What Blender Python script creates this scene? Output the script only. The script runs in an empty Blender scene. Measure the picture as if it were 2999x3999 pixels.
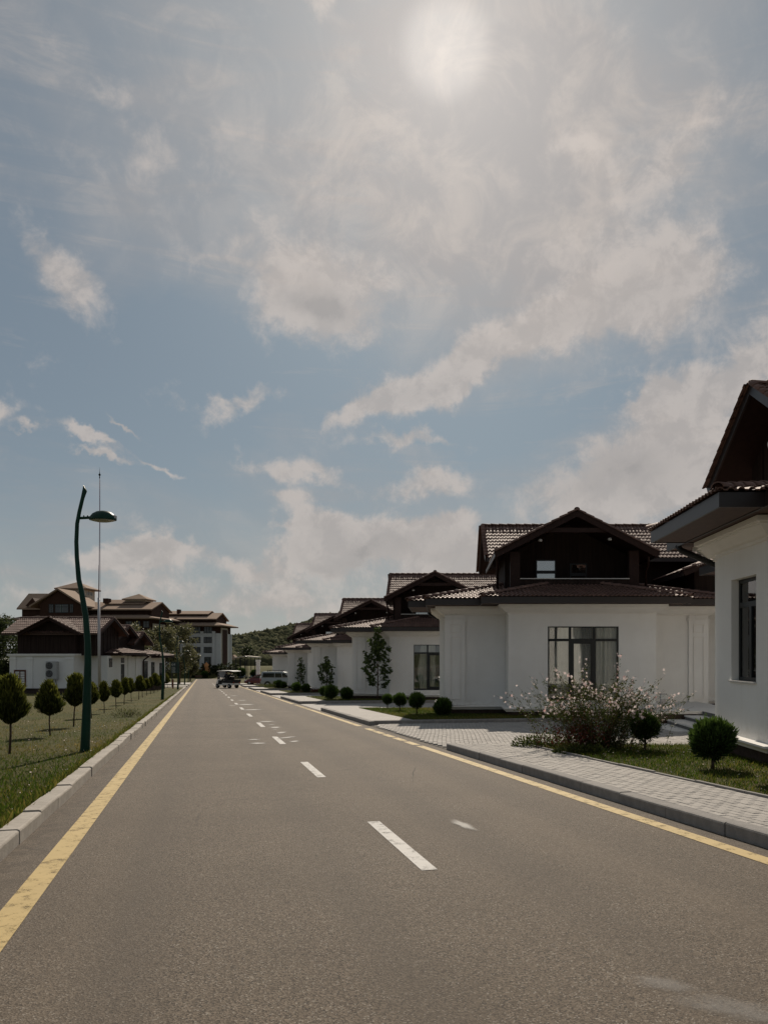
import bpy, bmesh, math, random
import numpy as np
from mathutils import Vector, Matrix

random.seed(7)
rng = np.random.default_rng(11)
R = math.radians
scene = bpy.context.scene
col = scene.collection

# ------------------------------------------------------------------ camera
# X to the right, Y along the axis of the villas, Z up; the road runs slightly downhill, to the left
CAM_H = 1.55
cam_data = bpy.data.cameras.new("camera")
cam_data.sensor_fit = 'HORIZONTAL'
cam_data.sensor_width = 36.0
cam_data.lens = 36.0 * 3100.0 / 2999.0
cam_data.shift_x = -0.0759
cam_data.shift_y = 0.1852
cam_data.clip_start = 0.05
cam_data.clip_end = 6000.0
cam = bpy.data.objects.new("camera", cam_data)
cam.location = (0.0, 0.0, CAM_H)
cam.rotation_euler = (R(90), 0.0, 0.0)
col.objects.link(cam)
scene.camera = cam

# ------------------------------------------------------------------ sun, sky, exposure
SUN_EL = 37.4
SKYMUL = (0.245, 0.315, 0.35)
SUN_AZ = 0.2            # degrees to the right of +Y
SDIR = Vector((math.sin(R(SUN_AZ)) * math.cos(R(SUN_EL)), math.cos(R(SUN_AZ)) * math.cos(R(SUN_EL)), math.sin(R(SUN_EL))))
sun_data = bpy.data.lights.new("sun", 'SUN')
sun_data.energy = 3.5
sun_data.angle = R(0.7)
sun_data.color = (1.0, 0.89, 0.75)
sun = bpy.data.objects.new("sun", sun_data)
sun.rotation_euler = SDIR.to_track_quat('Z', 'Y').to_euler()
sun.location = (0, 60, 60)
col.objects.link(sun)

scene.view_settings.view_transform = 'Standard'
scene.view_settings.look = 'None'
scene.view_settings.gamma = 1.0
scene.view_settings.use_curve_mapping = False
scene.view_settings.exposure = 0.3
scene.render.engine = 'CYCLES'
scene.cycles.max_bounces = 6
scene.cycles.diffuse_bounces = 3
scene.cycles.glossy_bounces = 3
scene.cycles.transparent_max_bounces = 8
scene.cycles.sample_clamp_indirect = 6.0
try:
    scene.cycles.use_denoising = True
except Exception:
    pass

world = bpy.data.worlds.new("World")
scene.world = world
world.use_nodes = True


class NT:
    """small helper to write node maths"""
    def __init__(self, tree):
        self.t = tree
        self.n = tree.nodes
        self.l = tree.links

    def new(self, kind, **kw):
        nd = self.n.new(kind)
        for k, v in kw.items():
            setattr(nd, k, v)
        return nd

    def link(self, a, b):
        self.l.new(a, b)

    def put(self, sock, val):
        if hasattr(val, 'links') or isinstance(val, bpy.types.NodeSocket):
            self.l.new(val, sock)
        else:
            sock.default_value = val

    def m(self, op, a, b=None, c=None, clamp=False):
        nd = self.n.new('ShaderNodeMath')
        nd.operation = op
        nd.use_clamp = clamp
        self.put(nd.inputs[0], a)
        if b is not None:
            self.put(nd.inputs[1], b)
        if c is not None:
            self.put(nd.inputs[2], c)
        return nd.outputs[0]

    def vm(self, op, a, b=None):
        nd = self.n.new('ShaderNodeVectorMath')
        nd.operation = op
        self.put(nd.inputs[0], a)
        if b is not None:
            self.put(nd.inputs[1], b)
        return nd

    def mix(self, fac, a, b, blend='MIX'):
        nd = self.n.new('ShaderNodeMix')
        nd.data_type = 'RGBA'
        nd.blend_type = blend
        self.put(nd.inputs[0], fac)
        self.put(nd.inputs[6], a if not isinstance(a, tuple) else (a + (1.0,))[:4])
        self.put(nd.inputs[7], b if not isinstance(b, tuple) else (b + (1.0,))[:4])
        return nd.outputs[2]

    def ramp(self, fac, lo, hi):
        nd = self.n.new('ShaderNodeMapRange')
        nd.interpolation_type = 'SMOOTHSTEP'
        self.put(nd.inputs[0], fac)
        nd.inputs[1].default_value = lo
        nd.inputs[2].default_value = hi
        nd.inputs[3].default_value = 0.0
        nd.inputs[4].default_value = 1.0
        return nd.outputs[0]

    def noise(self, vec, scale, detail=4.0, rough=0.55, dist=0.0):
        nd = self.n.new('ShaderNodeTexNoise')
        if vec is not None:
            self.put(nd.inputs['Vector'], vec)
        nd.inputs['Scale'].default_value = scale
        nd.inputs['Detail'].default_value = detail
        nd.inputs['Roughness'].default_value = rough
        nd.inputs['Distortion'].default_value = dist
        return nd.outputs['Fac']


def build_world():
    t = NT(world.node_tree)
    t.n.clear()
    out = t.new('ShaderNodeOutputWorld')
    bg = t.new('ShaderNodeBackground')
    bg.inputs['Strength'].default_value = 0.1
    t.link(bg.outputs[0], out.inputs[0])
    sky = t.new('ShaderNodeTexSky')
    sky.sky_type = 'NISHITA'
    sky.sun_disc = False
    sky.sun_elevation = R(SUN_EL)
    sky.sun_rotation = R(SUN_AZ)
    sky.altitude = 200.0
    sky.air_density = 1.0
    sky.dust_density = 1.0
    sky.ozone_density = 1.5
    tc = t.new('ShaderNodeTexCoord')
    d = tc.outputs['Generated']
    sep = t.new('ShaderNodeSeparateXYZ')
    t.link(d, sep.inputs[0])
    x, y, z = sep.outputs
    az = t.m('ARCTAN2', x, y)
    el = t.m('ARCSINE', z)
    # cloud layers are laid out over azimuth and elevation, all round the horizon
    comb = t.new('ShaderNodeCombineXYZ')
    t.link(az, comb.inputs[0])
    t.link(t.m('MULTIPLY', el, 1.5), comb.inputs[1])
    p = comb.outputs[0]
    # flat deck projection: clouds thin out and shorten towards the horizon
    zz = t.m('MAXIMUM', z, 0.03)
    deck = t.new('ShaderNodeCombineXYZ')
    t.link(t.m('DIVIDE', x, t.m('ADD', zz, 0.12)), deck.inputs[0])
    t.link(t.m('DIVIDE', y, t.m('ADD', zz, 0.12)), deck.inputs[1])
    pd = deck.outputs[0]

    warp = t.new('ShaderNodeTexNoise')
    t.link(d, warp.inputs['Vector'])
    warp.inputs['Scale'].default_value = 9.0
    warp.inputs['Detail'].default_value = 6.0
    warp.inputs['Roughness'].default_value = 0.6
    wsep = t.new('ShaderNodeSeparateXYZ')
    t.link(warp.outputs['Color'], wsep.inputs[0])
    wa = t.m('MULTIPLY', t.m('SUBTRACT', wsep.outputs[0], 0.5), 0.16)
    we = t.m('MULTIPLY', t.m('SUBTRACT', wsep.outputs[1], 0.5), 0.12)
    aw = t.m('ADD', t.m('ADD', az, wa), R(1.5))
    ew = t.m('SUBTRACT', t.m('ADD', el, we), R(1.3))

    def blob(a0, e0, sa, se, rot=0.0, amp=1.0):
        c, s = math.cos(R(rot)), math.sin(R(rot))
        da = t.m('SUBTRACT', aw, R(a0))
        de = t.m('SUBTRACT', ew, R(e0))
        p1 = t.m('ADD', t.m('MULTIPLY', da, c / R(sa)), t.m('MULTIPLY', de, s / R(sa)))
        q1 = t.m('ADD', t.m('MULTIPLY', da, -s / R(se)), t.m('MULTIPLY', de, c / R(se)))
        r2 = t.m('ADD', t.m('MULTIPLY', p1, p1), t.m('MULTIPLY', q1, q1))
        return t.m('MULTIPLY', t.m('EXPONENT', t.m('MULTIPLY', r2, -1.0)), amp)

    def total(items):
        acc = None
        for it in items:
            b = blob(*it)
            acc = b if acc is None else t.m('ADD', acc, b)
        return acc

    n1 = t.noise(d, 8.0, 7.0, 0.62, 0.3)
    n2 = t.noise(pd, 0.75, 6.0, 0.60, 0.9)
    n3 = t.noise(d, 24.0, 6.0, 0.66, 0.25)
    n4 = t.noise(d, 3.2, 4.0, 0.6, 0.8)

    # --- thin veil, thickest round the sun
    dots = t.vm('DOT_PRODUCT', d, tuple(SDIR)).outputs['Value']
    ang = t.m('ARCCOSINE', t.m('MINIMUM', dots, 0.99999))
    veil_sun = t.m('EXPONENT', t.m('MULTIPLY', t.m('POWER', t.m('DIVIDE', ang, R(15)), 2.0), -1.0))
    veil_n = t.ramp(t.m('ADD', t.m('MULTIPLY', n2, 0.6), t.m('MULTIPLY', n4, 0.4)), 0.40, 0.66)
    high = t.ramp(el, R(15), R(30))
    veil = t.m('ADD', t.m('MULTIPLY', veil_sun, 0.55), t.m('MULTIPLY', veil_n, t.m('ADD', t.m('MULTIPLY', high, 0.34), 0.26)), clamp=True)
    cir = t.new('ShaderNodeMapping')
    cir.inputs['Rotation'].default_value = (0, 0, R(-24))
    cir.inputs['Scale'].default_value = (2.2, 11.0, 1.0)
    t.link(p, cir.inputs[0])
    streak = t.ramp(t.noise(cir.outputs[0], 1.6, 6.0, 0.62, 1.2), 0.46, 0.74)
    fine = t.ramp(t.noise(d, 14.0, 6.0, 0.65, 0.6), 0.42, 0.70)
    veil = t.m('ADD', veil, t.m('MULTIPLY', t.m('MULTIPLY', streak, 0.42), t.m('ADD', t.m('MULTIPLY', fine, 0.6), 0.4)), clamp=True)
    broad = total([(12, 27, 12, 6.5, 28, 0.65), (6, 34, 12, 5, 0, 0.5), (19, 12, 9, 5, 0, 0.55), (-1, 7, 12, 3.5, 0, 0.45), (-12, 30, 14, 4, 15, 0.35), (-9, 18.5, 12, 3.5, 5, -0.55), (8, 15.5, 10, 2.2, 12, -0.6), (-22, 17, 12, 5, 0, -0.4)])
    veil = t.m('ADD', veil, t.m('MULTIPLY', broad, t.m('ADD', t.m('MULTIPLY', n1, 1.1), 0.05)), clamp=True)

    # --- separate clouds: bright edges, greyer bellies
    puffs = total([
        (-7.4, 23.2, 4.3, 3.2, -22, 1.6),      # the round cloud left of the middle
        (-23.8, 22.4, 3.2, 2.0, -25, 0.95),
        (-4.6, 15.3, 4.2, 1.2, 30, 1.0), (-0.5, 16.9, 4.5, 1.3, 20, 0.95), (4.0, 19.0, 4.5, 1.3, 28, 0.85), (9.0, 21.0, 5.5, 1.8, 12, 0.95),
        (13.5, 22.6, 5.5, 2.2, 12, 1.0), (19.0, 22.6, 4.5, 2.4, 5, 0.95),
        (16.2, 16.4, 1.7, 1.2, 20, 1.0), (21.0, 17.0, 4.6, 2.2, 14, 1.15),
        (13.0, 10.8, 5.6, 2.2, 10, 1.1), (17.5, 12.6, 4.5, 2.6, 20, 1.05), (21.0, 10.2, 6.0, 2.6, 0, 1.0), (18.5, 29.8, 4.6, 2.8, 42, 0.75), (10.8, 31.0, 2.6, 4.0, 70, 0.7),
        (10.5, 26.5, 5.0, 2.0, 15, 0.5), (2.0, 25.5, 5.0, 1.6, 10, 0.4),
        (9.0, 6.0, 9.0, 1.3, 0, 0.9), (-13.0, 2.2, 9.0, 1.3, 0, 0.75), (-24.0, 2.6, 5.0, 1.0, 0, 0.7), (0.0, 3.2, 9.0, 1.6, 0, 0.7), (-19.0, 4.6, 3.0, 0.8, 0, 0.8), (-14.0, 5.2, 4.5, 0.6, 0, 0.6), (-5.4, 6.4, 3.8, 1.5, 14, 1.35), (-1.0, 6.6, 3.2, 1.6, -10, 1.2), (3.0, 5.6, 4.0, 1.6, 0, 1.1), (-12.3, 4.3, 2.2, 0.7, 0, 0.85),
        (-20.8, 5.0, 3.4, 0.9, 0, 0.95), (-22.8, 5.4, 1.4, 0.8, 0, 0.5), (-8.5, 11.2, 5.0, 0.7, -6, 0.9), (1.2, 10.9, 3.2, 0.9, 6, 0.95), (-1.0, 13.4, 5.0, 0.6, 10, 0.8), (-12.5, 15.8, 4.0, 0.5, 14, 0.55),
        (-22.4, 12.6, 2.6, 0.34, -18, 1.15), (-21.4, 11.5, 2.1, 0.30, -14, 1.1), (-19.8, 13.4, 1.6, 0.24, -22, 0.9), (-29.0, 13.5, 1.8, 0.5, 6, 1.1), (-26.0, 12.9, 1.2, 0.28, -5, 0.9), (-17.5, 10.8, 1.6, 0.22, -20, 0.8),
        (-7.6, 38.3, 2.0, 1.1, 50, 0.8), (-9.5, 9.4, 2.8, 0.5, 0, 0.6), (-9.0, 7.0, 2.0, 0.5, 0, 0.5), (3.4, 8.0, 2.4, 0.8, 0, 0.9), (-18, 29, 9, 1.6, 15, 0.35), (-14, 26, 8, 1.0, 20, 0.35),
    ])
    low = t.ramp(el, R(26), R(3))
    far_noise = t.m('MULTIPLY', t.ramp(t.m('ADD', n1, t.m('MULTIPLY', low, 0.05)), 0.56, 0.78), t.m('ADD', t.m('MULTIPLY', low, 0.45), 0.1))
    dens = t.m('ADD', puffs, far_noise)
    dens = t.m('ADD', dens, t.m('MULTIPLY', t.m('SUBTRACT', n3, 0.5), 1.3))
    dens = t.m('ADD', dens, t.m('MULTIPLY', t.m('SUBTRACT', n1, 0.5), 1.3))
    mask = t.ramp(dens, 0.20, 1.0)
    belly = total([(-6.6, 22.4, 2.6, 1.4, -15, 1.0), (-3.4, 6.0, 3.0, 0.7, 8, 0.9), (13.5, 11.6, 3.4, 1.2, 12, 0.9), (-5.5, 5.2, 2.4, 0.5, 0, 0.6), (3.5, 4.8, 3.0, 0.6, 0, 0.6)])
    core = t.m('ADD', t.m('MULTIPLY', t.ramp(dens, 1.0, 2.0), 0.25), t.m('MULTIPLY', belly, t.ramp(n3, 0.30, 0.62)), clamp=True)

    base = t.mix(1.0, sky.outputs[0], SKYMUL, 'MULTIPLY')
    base = t.mix(0.55, base, (1.70, 2.10, 2.45))
    hz = t.m('EXPONENT', t.m('MULTIPLY', t.m('MAXIMUM', el, 0.0), -9.0))
    c0 = t.mix(t.m('MULTIPLY', hz, 0.8), base, (3.55, 3.72, 3.78))
    vcol = t.mix(fine, (2.72, 2.72, 2.84), (3.55, 3.38, 3.32))
    c1 = t.mix(veil, c0, vcol)
    ccol = t.mix(t.m('MULTIPLY', core, 0.95), (4.35, 4.05, 3.9), (2.75, 2.62, 2.6))
    ccol = t.mix(t.m('MULTIPLY', t.ramp(n3, 0.60, 0.40), 0.6), ccol, (2.95, 2.80, 2.78))
    c2 = t.mix(t.m('MULTIPLY', mask, 0.76), c1, ccol)
    # --- the sun behind thin cloud, with its aureole
    aur = t.m('MULTIPLY', t.m('EXPONENT', t.m('MULTIPLY', t.m('DIVIDE', ang, R(8.0)), -1.0)), 2.6)
    disc = t.m('MULTIPLY', t.ramp(ang, R(3.1), R(1.6)), 0.95)
    glow = t.m('ADD', aur, disc)
    gcol = t.new('ShaderNodeCombineXYZ')
    t.link(glow, gcol.inputs[0])
    t.link(t.m('MULTIPLY', glow, 0.945), gcol.inputs[1])
    t.link(t.m('MULTIPLY', glow, 0.88), gcol.inputs[2])
    c3 = t.mix(1.0, c2, gcol.outputs[0], 'ADD')
    c4 = t.mix(1.0, c3, (1.02, 0.985, 0.945), 'MULTIPLY')
    t.link(c4, bg.inputs['Color'])


build_world()
world.cycles.sampling_method = 'MANUAL'
world.cycles.sample_map_resolution = 512

# ------------------------------------------------------------------ materials
MATS = {}


def mat(name, base, rough=0.8, var=0.12, scale=6.0, bump=0.0, bscale=60.0, spec=0.35, var2=0.0, scale2=0.8,
        isl=0.0, metallic=0.0, trans=0.0, coat=0.0, tint=None, stint=None):
    """principled material: base colour with two noise scales, per piece variation and fine relief"""
    m = bpy.data.materials.new(name)
    m.use_nodes = True
    t = NT(m.node_tree)
    bs = t.n['Principled BSDF']
    tc = t.new('ShaderNodeTexCoord')
    v = tc.outputs['Object']
    c = (base[0], base[1], base[2], 1.0)
    dark = tuple(b * (1 - var) for b in base)
    lite = tuple(min(1.0, b * (1 + var)) for b in base)
    f = t.ramp(t.noise(v, scale, 5.0, 0.6), 0.25, 0.75)
    colr = t.mix(f, dark, lite)
    if var2 > 0:
        f2 = t.ramp(t.noise(v, scale2, 4.0, 0.6), 0.3, 0.7)
        tn = tint if tint else tuple(b * 0.7 for b in base)
        colr = t.mix(t.m('MULTIPLY', f2, var2), colr, tn)
    if isl > 0:
        geo = t.new('ShaderNodeNewGeometry')
        oi = t.new('ShaderNodeObjectInfo')
        r = t.m('FRACT', t.m('ADD', geo.outputs['Random Per Island'], oi.outputs['Random']))
        k = t.m('ADD', t.m('MULTIPLY', r, 2 * isl), 1.0 - isl)
        hsv = t.new('ShaderNodeHueSaturation')
        t.link(k, hsv.inputs['Value'])
        t.link(colr, hsv.inputs['Color'])
        colr = hsv.outputs[0]
    t.link(colr, bs.inputs['Base Color'])
    bs.inputs['Roughness'].default_value = rough
    bs.inputs['Specular IOR Level'].default_value = spec
    bs.inputs['Metallic'].default_value = metallic
    if stint:
        bs.inputs['Specular Tint'].default_value = stint + (1.0,)
    if coat:
        bs.inputs['Coat Weight'].default_value = coat
        bs.inputs['Coat Roughness'].default_value = 0.1
    if bump > 0:
        bp = t.new('ShaderNodeBump')
        bp.inputs['Strength'].default_value = bump
        bp.inputs['Distance'].default_value = 0.02
        t.link(t.noise(v, bscale, 4.0, 0.6), bp.inputs['Height'])
        t.link(bp.outputs[0], bs.inputs['Normal'])
    MATS[name] = m
    return m


def leaf_mat(name, base, tip, rough=0.55, isl=0.35, trans=0.45, spec=0.2):
    m = bpy.data.materials.new(name)
    m.use_nodes = True
    t = NT(m.node_tree)
    bs = t.n['Principled BSDF']
    outn = t.n['Material Output']
    geo = t.new('ShaderNodeNewGeometry')
    at = t.new('ShaderNodeAttribute')
    at.attribute_name = 'tip'
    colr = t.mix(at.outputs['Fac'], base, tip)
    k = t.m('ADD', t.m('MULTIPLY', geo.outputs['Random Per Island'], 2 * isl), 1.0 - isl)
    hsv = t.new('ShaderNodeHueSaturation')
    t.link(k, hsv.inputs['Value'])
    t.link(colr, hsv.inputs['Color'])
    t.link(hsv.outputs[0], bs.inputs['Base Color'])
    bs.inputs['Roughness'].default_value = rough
    bs.inputs['Specular IOR Level'].default_value = spec
    tr = t.new('ShaderNodeBsdfTranslucent')
    t.link(hsv.outputs[0], tr.inputs['Color'])
    mx = t.new('ShaderNodeMixShader')
    mx.inputs[0].default_value = trans
    t.link(bs.outputs[0], mx.inputs[1])
    t.link(tr.outputs[0], mx.inputs[2])
    t.link(mx.outputs[0], outn.inputs[0])
    MATS[name] = m
    return m


def glass_mat(name, tint=(0.75, 0.85, 0.82), refl=0.5):
    m = bpy.data.materials.new(name)
    m.use_nodes = True
    t = NT(m.node_tree)
    t.n.clear()
    o = t.new('ShaderNodeOutputMaterial')
    tr = t.new('ShaderNodeBsdfTransparent')
    tr.inputs[0].default_value = tint + (1.0,)
    gl = t.new('ShaderNodeBsdfGlossy')
    gl.inputs['Roughness'].default_value = 0.02
    fr = t.new('ShaderNodeFresnel')
    fr.inputs[0].default_value = 1.5
    mx = t.new('ShaderNodeMixShader')
    t.link(t.m('ADD', t.m('MULTIPLY', fr.outputs[0], 1.5), refl * 0.12, clamp=True), mx.inputs[0])
    t.link(tr.outputs[0], mx.inputs[1])
    t.link(gl.outputs[0], mx.inputs[2])
    t.link(mx.outputs[0], o.inputs[0])
    MATS[name] = m
    return m


def asphalt_mat():
    m = bpy.data.materials.new('asphalt')
    m.use_nodes = True
    t = NT(m.node_tree)
    bs = t.n['Principled BSDF']
    v = t.new('ShaderNodeTexCoord').outputs['Object']
    vor = t.new('ShaderNodeTexVoronoi')
    t.link(v, vor.inputs['Vector'])
    vor.inputs['Scale'].default_value = 120.0
    vs = t.new('ShaderNodeSeparateXYZ')
    t.link(vor.outputs['Color'], vs.inputs[0])
    grain = t.mix(vs.outputs[0], (0.064, 0.050, 0.037), (0.192, 0.154, 0.116))
    pale = t.m('GREATER_THAN', vs.outputs[1], 0.94)
    grain = t.mix(t.m('MULTIPLY', pale, 0.7), grain, (0.30, 0.27, 0.23))
    darkc = t.m('GREATER_THAN', vs.outputs[2], 0.88)
    grain = t.mix(t.m('MULTIPLY', darkc, 0.8), grain, (0.030, 0.027, 0.024))
    big = t.ramp(t.noise(v, 0.45, 6.0, 0.65), 0.35, 0.68)
    grain = t.mix(t.m('MULTIPLY', big, 0.35), grain, (0.074, 0.060, 0.046))
    # wheel tracks, seams and dusty margins run along the road
    mp = t.new('ShaderNodeMapping')
    mp.inputs['Rotation'].default_value = (0, 0, -math.atan(0.3035))
    t.link(v, mp.inputs[0])
    rs_ = t.new('ShaderNodeSeparateXYZ')
    t.link(mp.outputs[0], rs_.inputs[0])
    across = rs_.outputs[0]
    st = t.new('ShaderNodeMapping')
    st.inputs['Scale'].default_value = (1.6, 0.06, 1.0)
    t.link(mp.outputs[0], st.inputs[0])
    track = t.ramp(t.noise(st.outputs[0], 1.0, 4.0, 0.5), 0.42, 0.72)
    grain = t.mix(t.m('MULTIPLY', track, 0.30), grain, (0.155, 0.124, 0.093))
    for c0 in (-0.35, 1.05, 2.45, 3.75):
        w = t.m('ABSOLUTE', t.m('SUBTRACT', across, c0))
        band = t.m('MULTIPLY', t.ramp(w, 0.42, 0.05), t.m('ADD', t.m('MULTIPLY', track, 0.22), 0.12))
        grain = t.mix(band, grain, (0.055, 0.048, 0.042))
    edge = t.m('MAXIMUM', t.ramp(across, -1.0, -1.58), t.ramp(across, 4.5, 4.8))
    dust = t.m('MULTIPLY', edge, t.ramp(t.noise(v, 5.0, 5.0, 0.65), 0.35, 0.65))
    grain = t.mix(t.m('MULTIPLY', dust, 0.5), grain, (0.052, 0.043, 0.036))
    wn = t.new('ShaderNodeTexNoise')
    t.link(v, wn.inputs['Vector'])
    wn.inputs['Scale'].default_value = 0.9
    wn.inputs['Detail'].default_value = 6.0
    crk = t.new('ShaderNodeTexVoronoi')
    crk.feature = 'DISTANCE_TO_EDGE'
    crk.inputs['Scale'].default_value = 0.22
    t.link(t.mix(0.25, v, wn.outputs['Color'], 'ADD'), crk.inputs['Vector'])
    crack = t.m('MULTIPLY', t.m('LESS_THAN', crk.outputs['Distance'], 0.0022), t.ramp(t.noise(v, 0.3, 2.0, 0.5), 0.50, 0.62))
    grain = t.mix(t.m('MULTIPLY', crack, 0.6), grain, (0.02, 0.018, 0.016))
    t.link(grain, bs.inputs['Base Color'])
    bs.inputs['Roughness'].default_value = 0.82
    bs.inputs['Specular IOR Level'].default_value = 0.18
    bp = t.new('ShaderNodeBump')
    bp.inputs['Strength'].default_value = 0.55
    bp.inputs['Distance'].default_value = 0.006
    t.link(vor.outputs['Distance'], bp.inputs['Height'])
    t.link(bp.outputs[0], bs.inputs['Normal'])
    MATS['asphalt'] = m


def worn_paint_mat(name, colr, cover=0.5, scale=14.0, most=1.0):
    m = bpy.data.materials.new(name)
    m.use_nodes = True
    t = NT(m.node_tree)
    bs = t.n['Principled BSDF']
    o = t.n['Material Output']
    v = t.new('ShaderNodeTexCoord').outputs['Object']
    n = t.noise(v, scale, 6.0, 0.7)
    fine = t.noise(v, 120.0, 3.0, 0.7)
    f = t.ramp(t.m('ADD', n, t.m('MULTIPLY', t.m('SUBTRACT', fine, 0.5), 0.5)), cover - 0.16, cover + 0.12)
    dirt = t.ramp(t.noise(v, 3.0, 5.0, 0.65), 0.3, 0.75)
    cc = t.mix(t.m('MULTIPLY', dirt, 0.35), colr, tuple(k * 0.72 for k in colr))
    t.link(cc, bs.inputs['Base Color'])
    bs.inputs['Roughness'].default_value = 0.75
    tr = t.new('ShaderNodeBsdfTransparent')
    mx = t.new('ShaderNodeMixShader')
    if most < 1.0:
        at = t.new('ShaderNodeAttribute')
        at.attribute_name = 'tip'
        cov = t.m('MULTIPLY', t.m('SUBTRACT', 1.0, f), t.m('MULTIPLY', t.ramp(at.outputs['Fac'], 0.0, 1.0), most))
        f = t.m('SUBTRACT', 1.0, cov)
    t.link(f, mx.inputs[0])
    t.link(bs.outputs[0], mx.inputs[1])
    t.link(tr.outputs[0], mx.inputs[2])
    t.link(mx.outputs[0], o.inputs[0])
    MATS[name] = m


def grass_ground_mat():
    m = bpy.data.materials.new('turf')
    m.use_nodes = True
    t = NT(m.node_tree)
    bs = t.n['Principled BSDF']
    v = t.new('ShaderNodeTexCoord').outputs['Object']
    a = t.ramp(t.noise(v, 0.35, 5.0, 0.65), 0.35, 0.68)
    b = t.ramp(t.noise(v, 9.0, 5.0, 0.7), 0.3, 0.7)
    g = t.mix(b, (0.034, 0.040, 0.010), (0.085, 0.085, 0.022))
    dry = t.mix(b, (0.085, 0.066, 0.024), (0.17, 0.13, 0.05))
    t.link(t.mix(t.m('MULTIPLY', a, 0.5), g, dry), bs.inputs['Base Color'])
    bs.inputs['Roughness'].default_value = 0.9
    bs.inputs['Specular IOR Level'].default_value = 0.1
    bp = t.new('ShaderNodeBump')
    bp.inputs['Strength'].default_value = 0.8
    bp.inputs['Distance'].default_value = 0.05
    t.link(t.noise(v, 25.0, 5.0, 0.7), bp.inputs['Height'])
    t.link(bp.outputs[0], bs.inputs['Normal'])
    MATS['turf'] = m


def paving_mat():
    """pavers too far away to be told apart"""
    m = bpy.data.materials.new('far_paving')
    m.use_nodes = True
    t = NT(m.node_tree)
    bs = t.n['Principled BSDF']
    v = t.new('ShaderNodeTexCoord').outputs['Object']
    br = t.new('ShaderNodeTexBrick')
    t.link(v, br.inputs['Vector'])
    br.inputs['Color1'].default_value = (0.36, 0.335, 0.305, 1)
    br.inputs['Color2'].default_value = (0.42, 0.395, 0.36, 1)
    br.inputs['Mortar'].default_value = (0.16, 0.145, 0.13, 1)
    br.inputs['Scale'].default_value = 1.0
    br.inputs['Mortar Size'].default_value = 0.006
    br.inputs['Brick Width'].default_value = 0.2
    br.inputs['Row Height'].default_value = 0.1
    dirt = t.ramp(t.noise(v, 0.9, 5.0, 0.6), 0.35, 0.75)
    t.link(t.mix(t.m('MULTIPLY', dirt, 0.25), br.outputs[0], (0.27, 0.245, 0.22)), bs.inputs['Base Color'])
    bs.inputs['Roughness'].default_value = 0.85
    MATS['far_paving'] = m


def brown_wall_mat():
    m = bpy.data.materials.new('brown_boards')
    m.use_nodes = True
    t = NT(m.node_tree)
    bs = t.n['Principled BSDF']
    v = t.new('ShaderNodeTexCoord').outputs['Object']
    st = t.new('ShaderNodeMapping')
    st.inputs['Scale'].default_value = (14.0, 14.0, 0.8)
    t.link(v, st.inputs[0])
    f = t.ramp(t.noise(st.outputs[0], 1.0, 5.0, 0.6), 0.3, 0.7)
    t.link(t.mix(f, (0.018, 0.0105, 0.0082), (0.034, 0.0205, 0.0160)), bs.inputs['Base Color'])
    bs.inputs['Roughness'].default_value = 0.75
    bs.inputs['Specular IOR Level'].default_value = 0.15
    MATS['brown_boards'] = m


def plaster_mat():
    m = bpy.data.materials.new('plaster')
    m.use_nodes = True
    t = NT(m.node_tree)
    bs = t.n['Principled BSDF']
    v = t.new('ShaderNodeTexCoord').outputs['Object']
    f = t.ramp(t.noise(v, 1.1, 6.0, 0.65), 0.3, 0.7)
    c = t.mix(f, (0.80, 0.785, 0.755), (0.85, 0.838, 0.81))
    # rain streaks
    st = t.new('ShaderNodeMapping')
    st.inputs['Scale'].default_value = (7.0, 7.0, 0.35)
    t.link(v, st.inputs[0])
    sk = t.ramp(t.noise(st.outputs[0], 1.0, 4.0, 0.6), 0.55, 0.80)
    c = t.mix(t.m('MULTIPLY', sk, 0.22), c, (0.62, 0.59, 0.54))
    # splashed earth just above the base moulding
    sp = t.new('ShaderNodeSeparateXYZ')
    t.link(v, sp.inputs[0])
    low = t.m('MULTIPLY', t.ramp(sp.outputs[2], 0.75, 0.25), t.ramp(t.noise(v, 6.0, 5.0, 0.7), 0.40, 0.70))
    c = t.mix(t.m('MULTIPLY', low, 0.35), c, (0.50, 0.45, 0.38))
    fl = t.ramp(t.noise(v, 95.0, 3.0, 0.7), 0.35, 0.65)
    c = t.mix(t.m('MULTIPLY', fl, 0.12), c, (0.66, 0.645, 0.615))
    t.link(c, bs.inputs['Base Color'])
    bs.inputs['Roughness'].default_value = 0.92
    bs.inputs['Specular IOR Level'].default_value = 0.15
    bp = t.new('ShaderNodeBump')
    bp.inputs['Strength'].default_value = 0.5
    bp.inputs['Distance'].default_value = 0.008
    t.link(t.noise(v, 110.0, 4.0, 0.7), bp.inputs['Height'])
    t.link(bp.outputs[0], bs.inputs['Normal'])
    MATS['plaster'] = m


asphalt_mat()
grass_ground_mat()
paving_mat()
brown_wall_mat()
worn_paint_mat('yellow_paint', (0.47, 0.34, 0.13), 0.655, 9.0)
worn_paint_mat('white_paint', (0.50, 0.48, 0.45), 0.655, 9.0)
worn_paint_mat('old_white_paint', (0.42, 0.40, 0.37), 0.72, 11.0, 0.8)
worn_paint_mat('faint_paint', (0.30, 0.285, 0.265), 0.62, 9.0, 0.32)
plaster_mat()
mat('trim', (0.80, 0.775, 0.735), 0.85, 0.03, 3.0, 0.1, 90.0, 0.25, 0.10, 0.7)
mat('plinth_stone', (0.060, 0.042, 0.034), 0.85, 0.3, 14.0, 0.5, 40.0, 0.2, isl=0.2)
mat('soffit_wood', (0.075, 0.040, 0.028), 0.6, 0.2, 9.0, 0.0, 60.0, 0.35)
mat('fascia_metal', (0.020, 0.014, 0.013), 0.42, 0.06, 4.0, 0.0, 60.0, 0.5)
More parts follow.
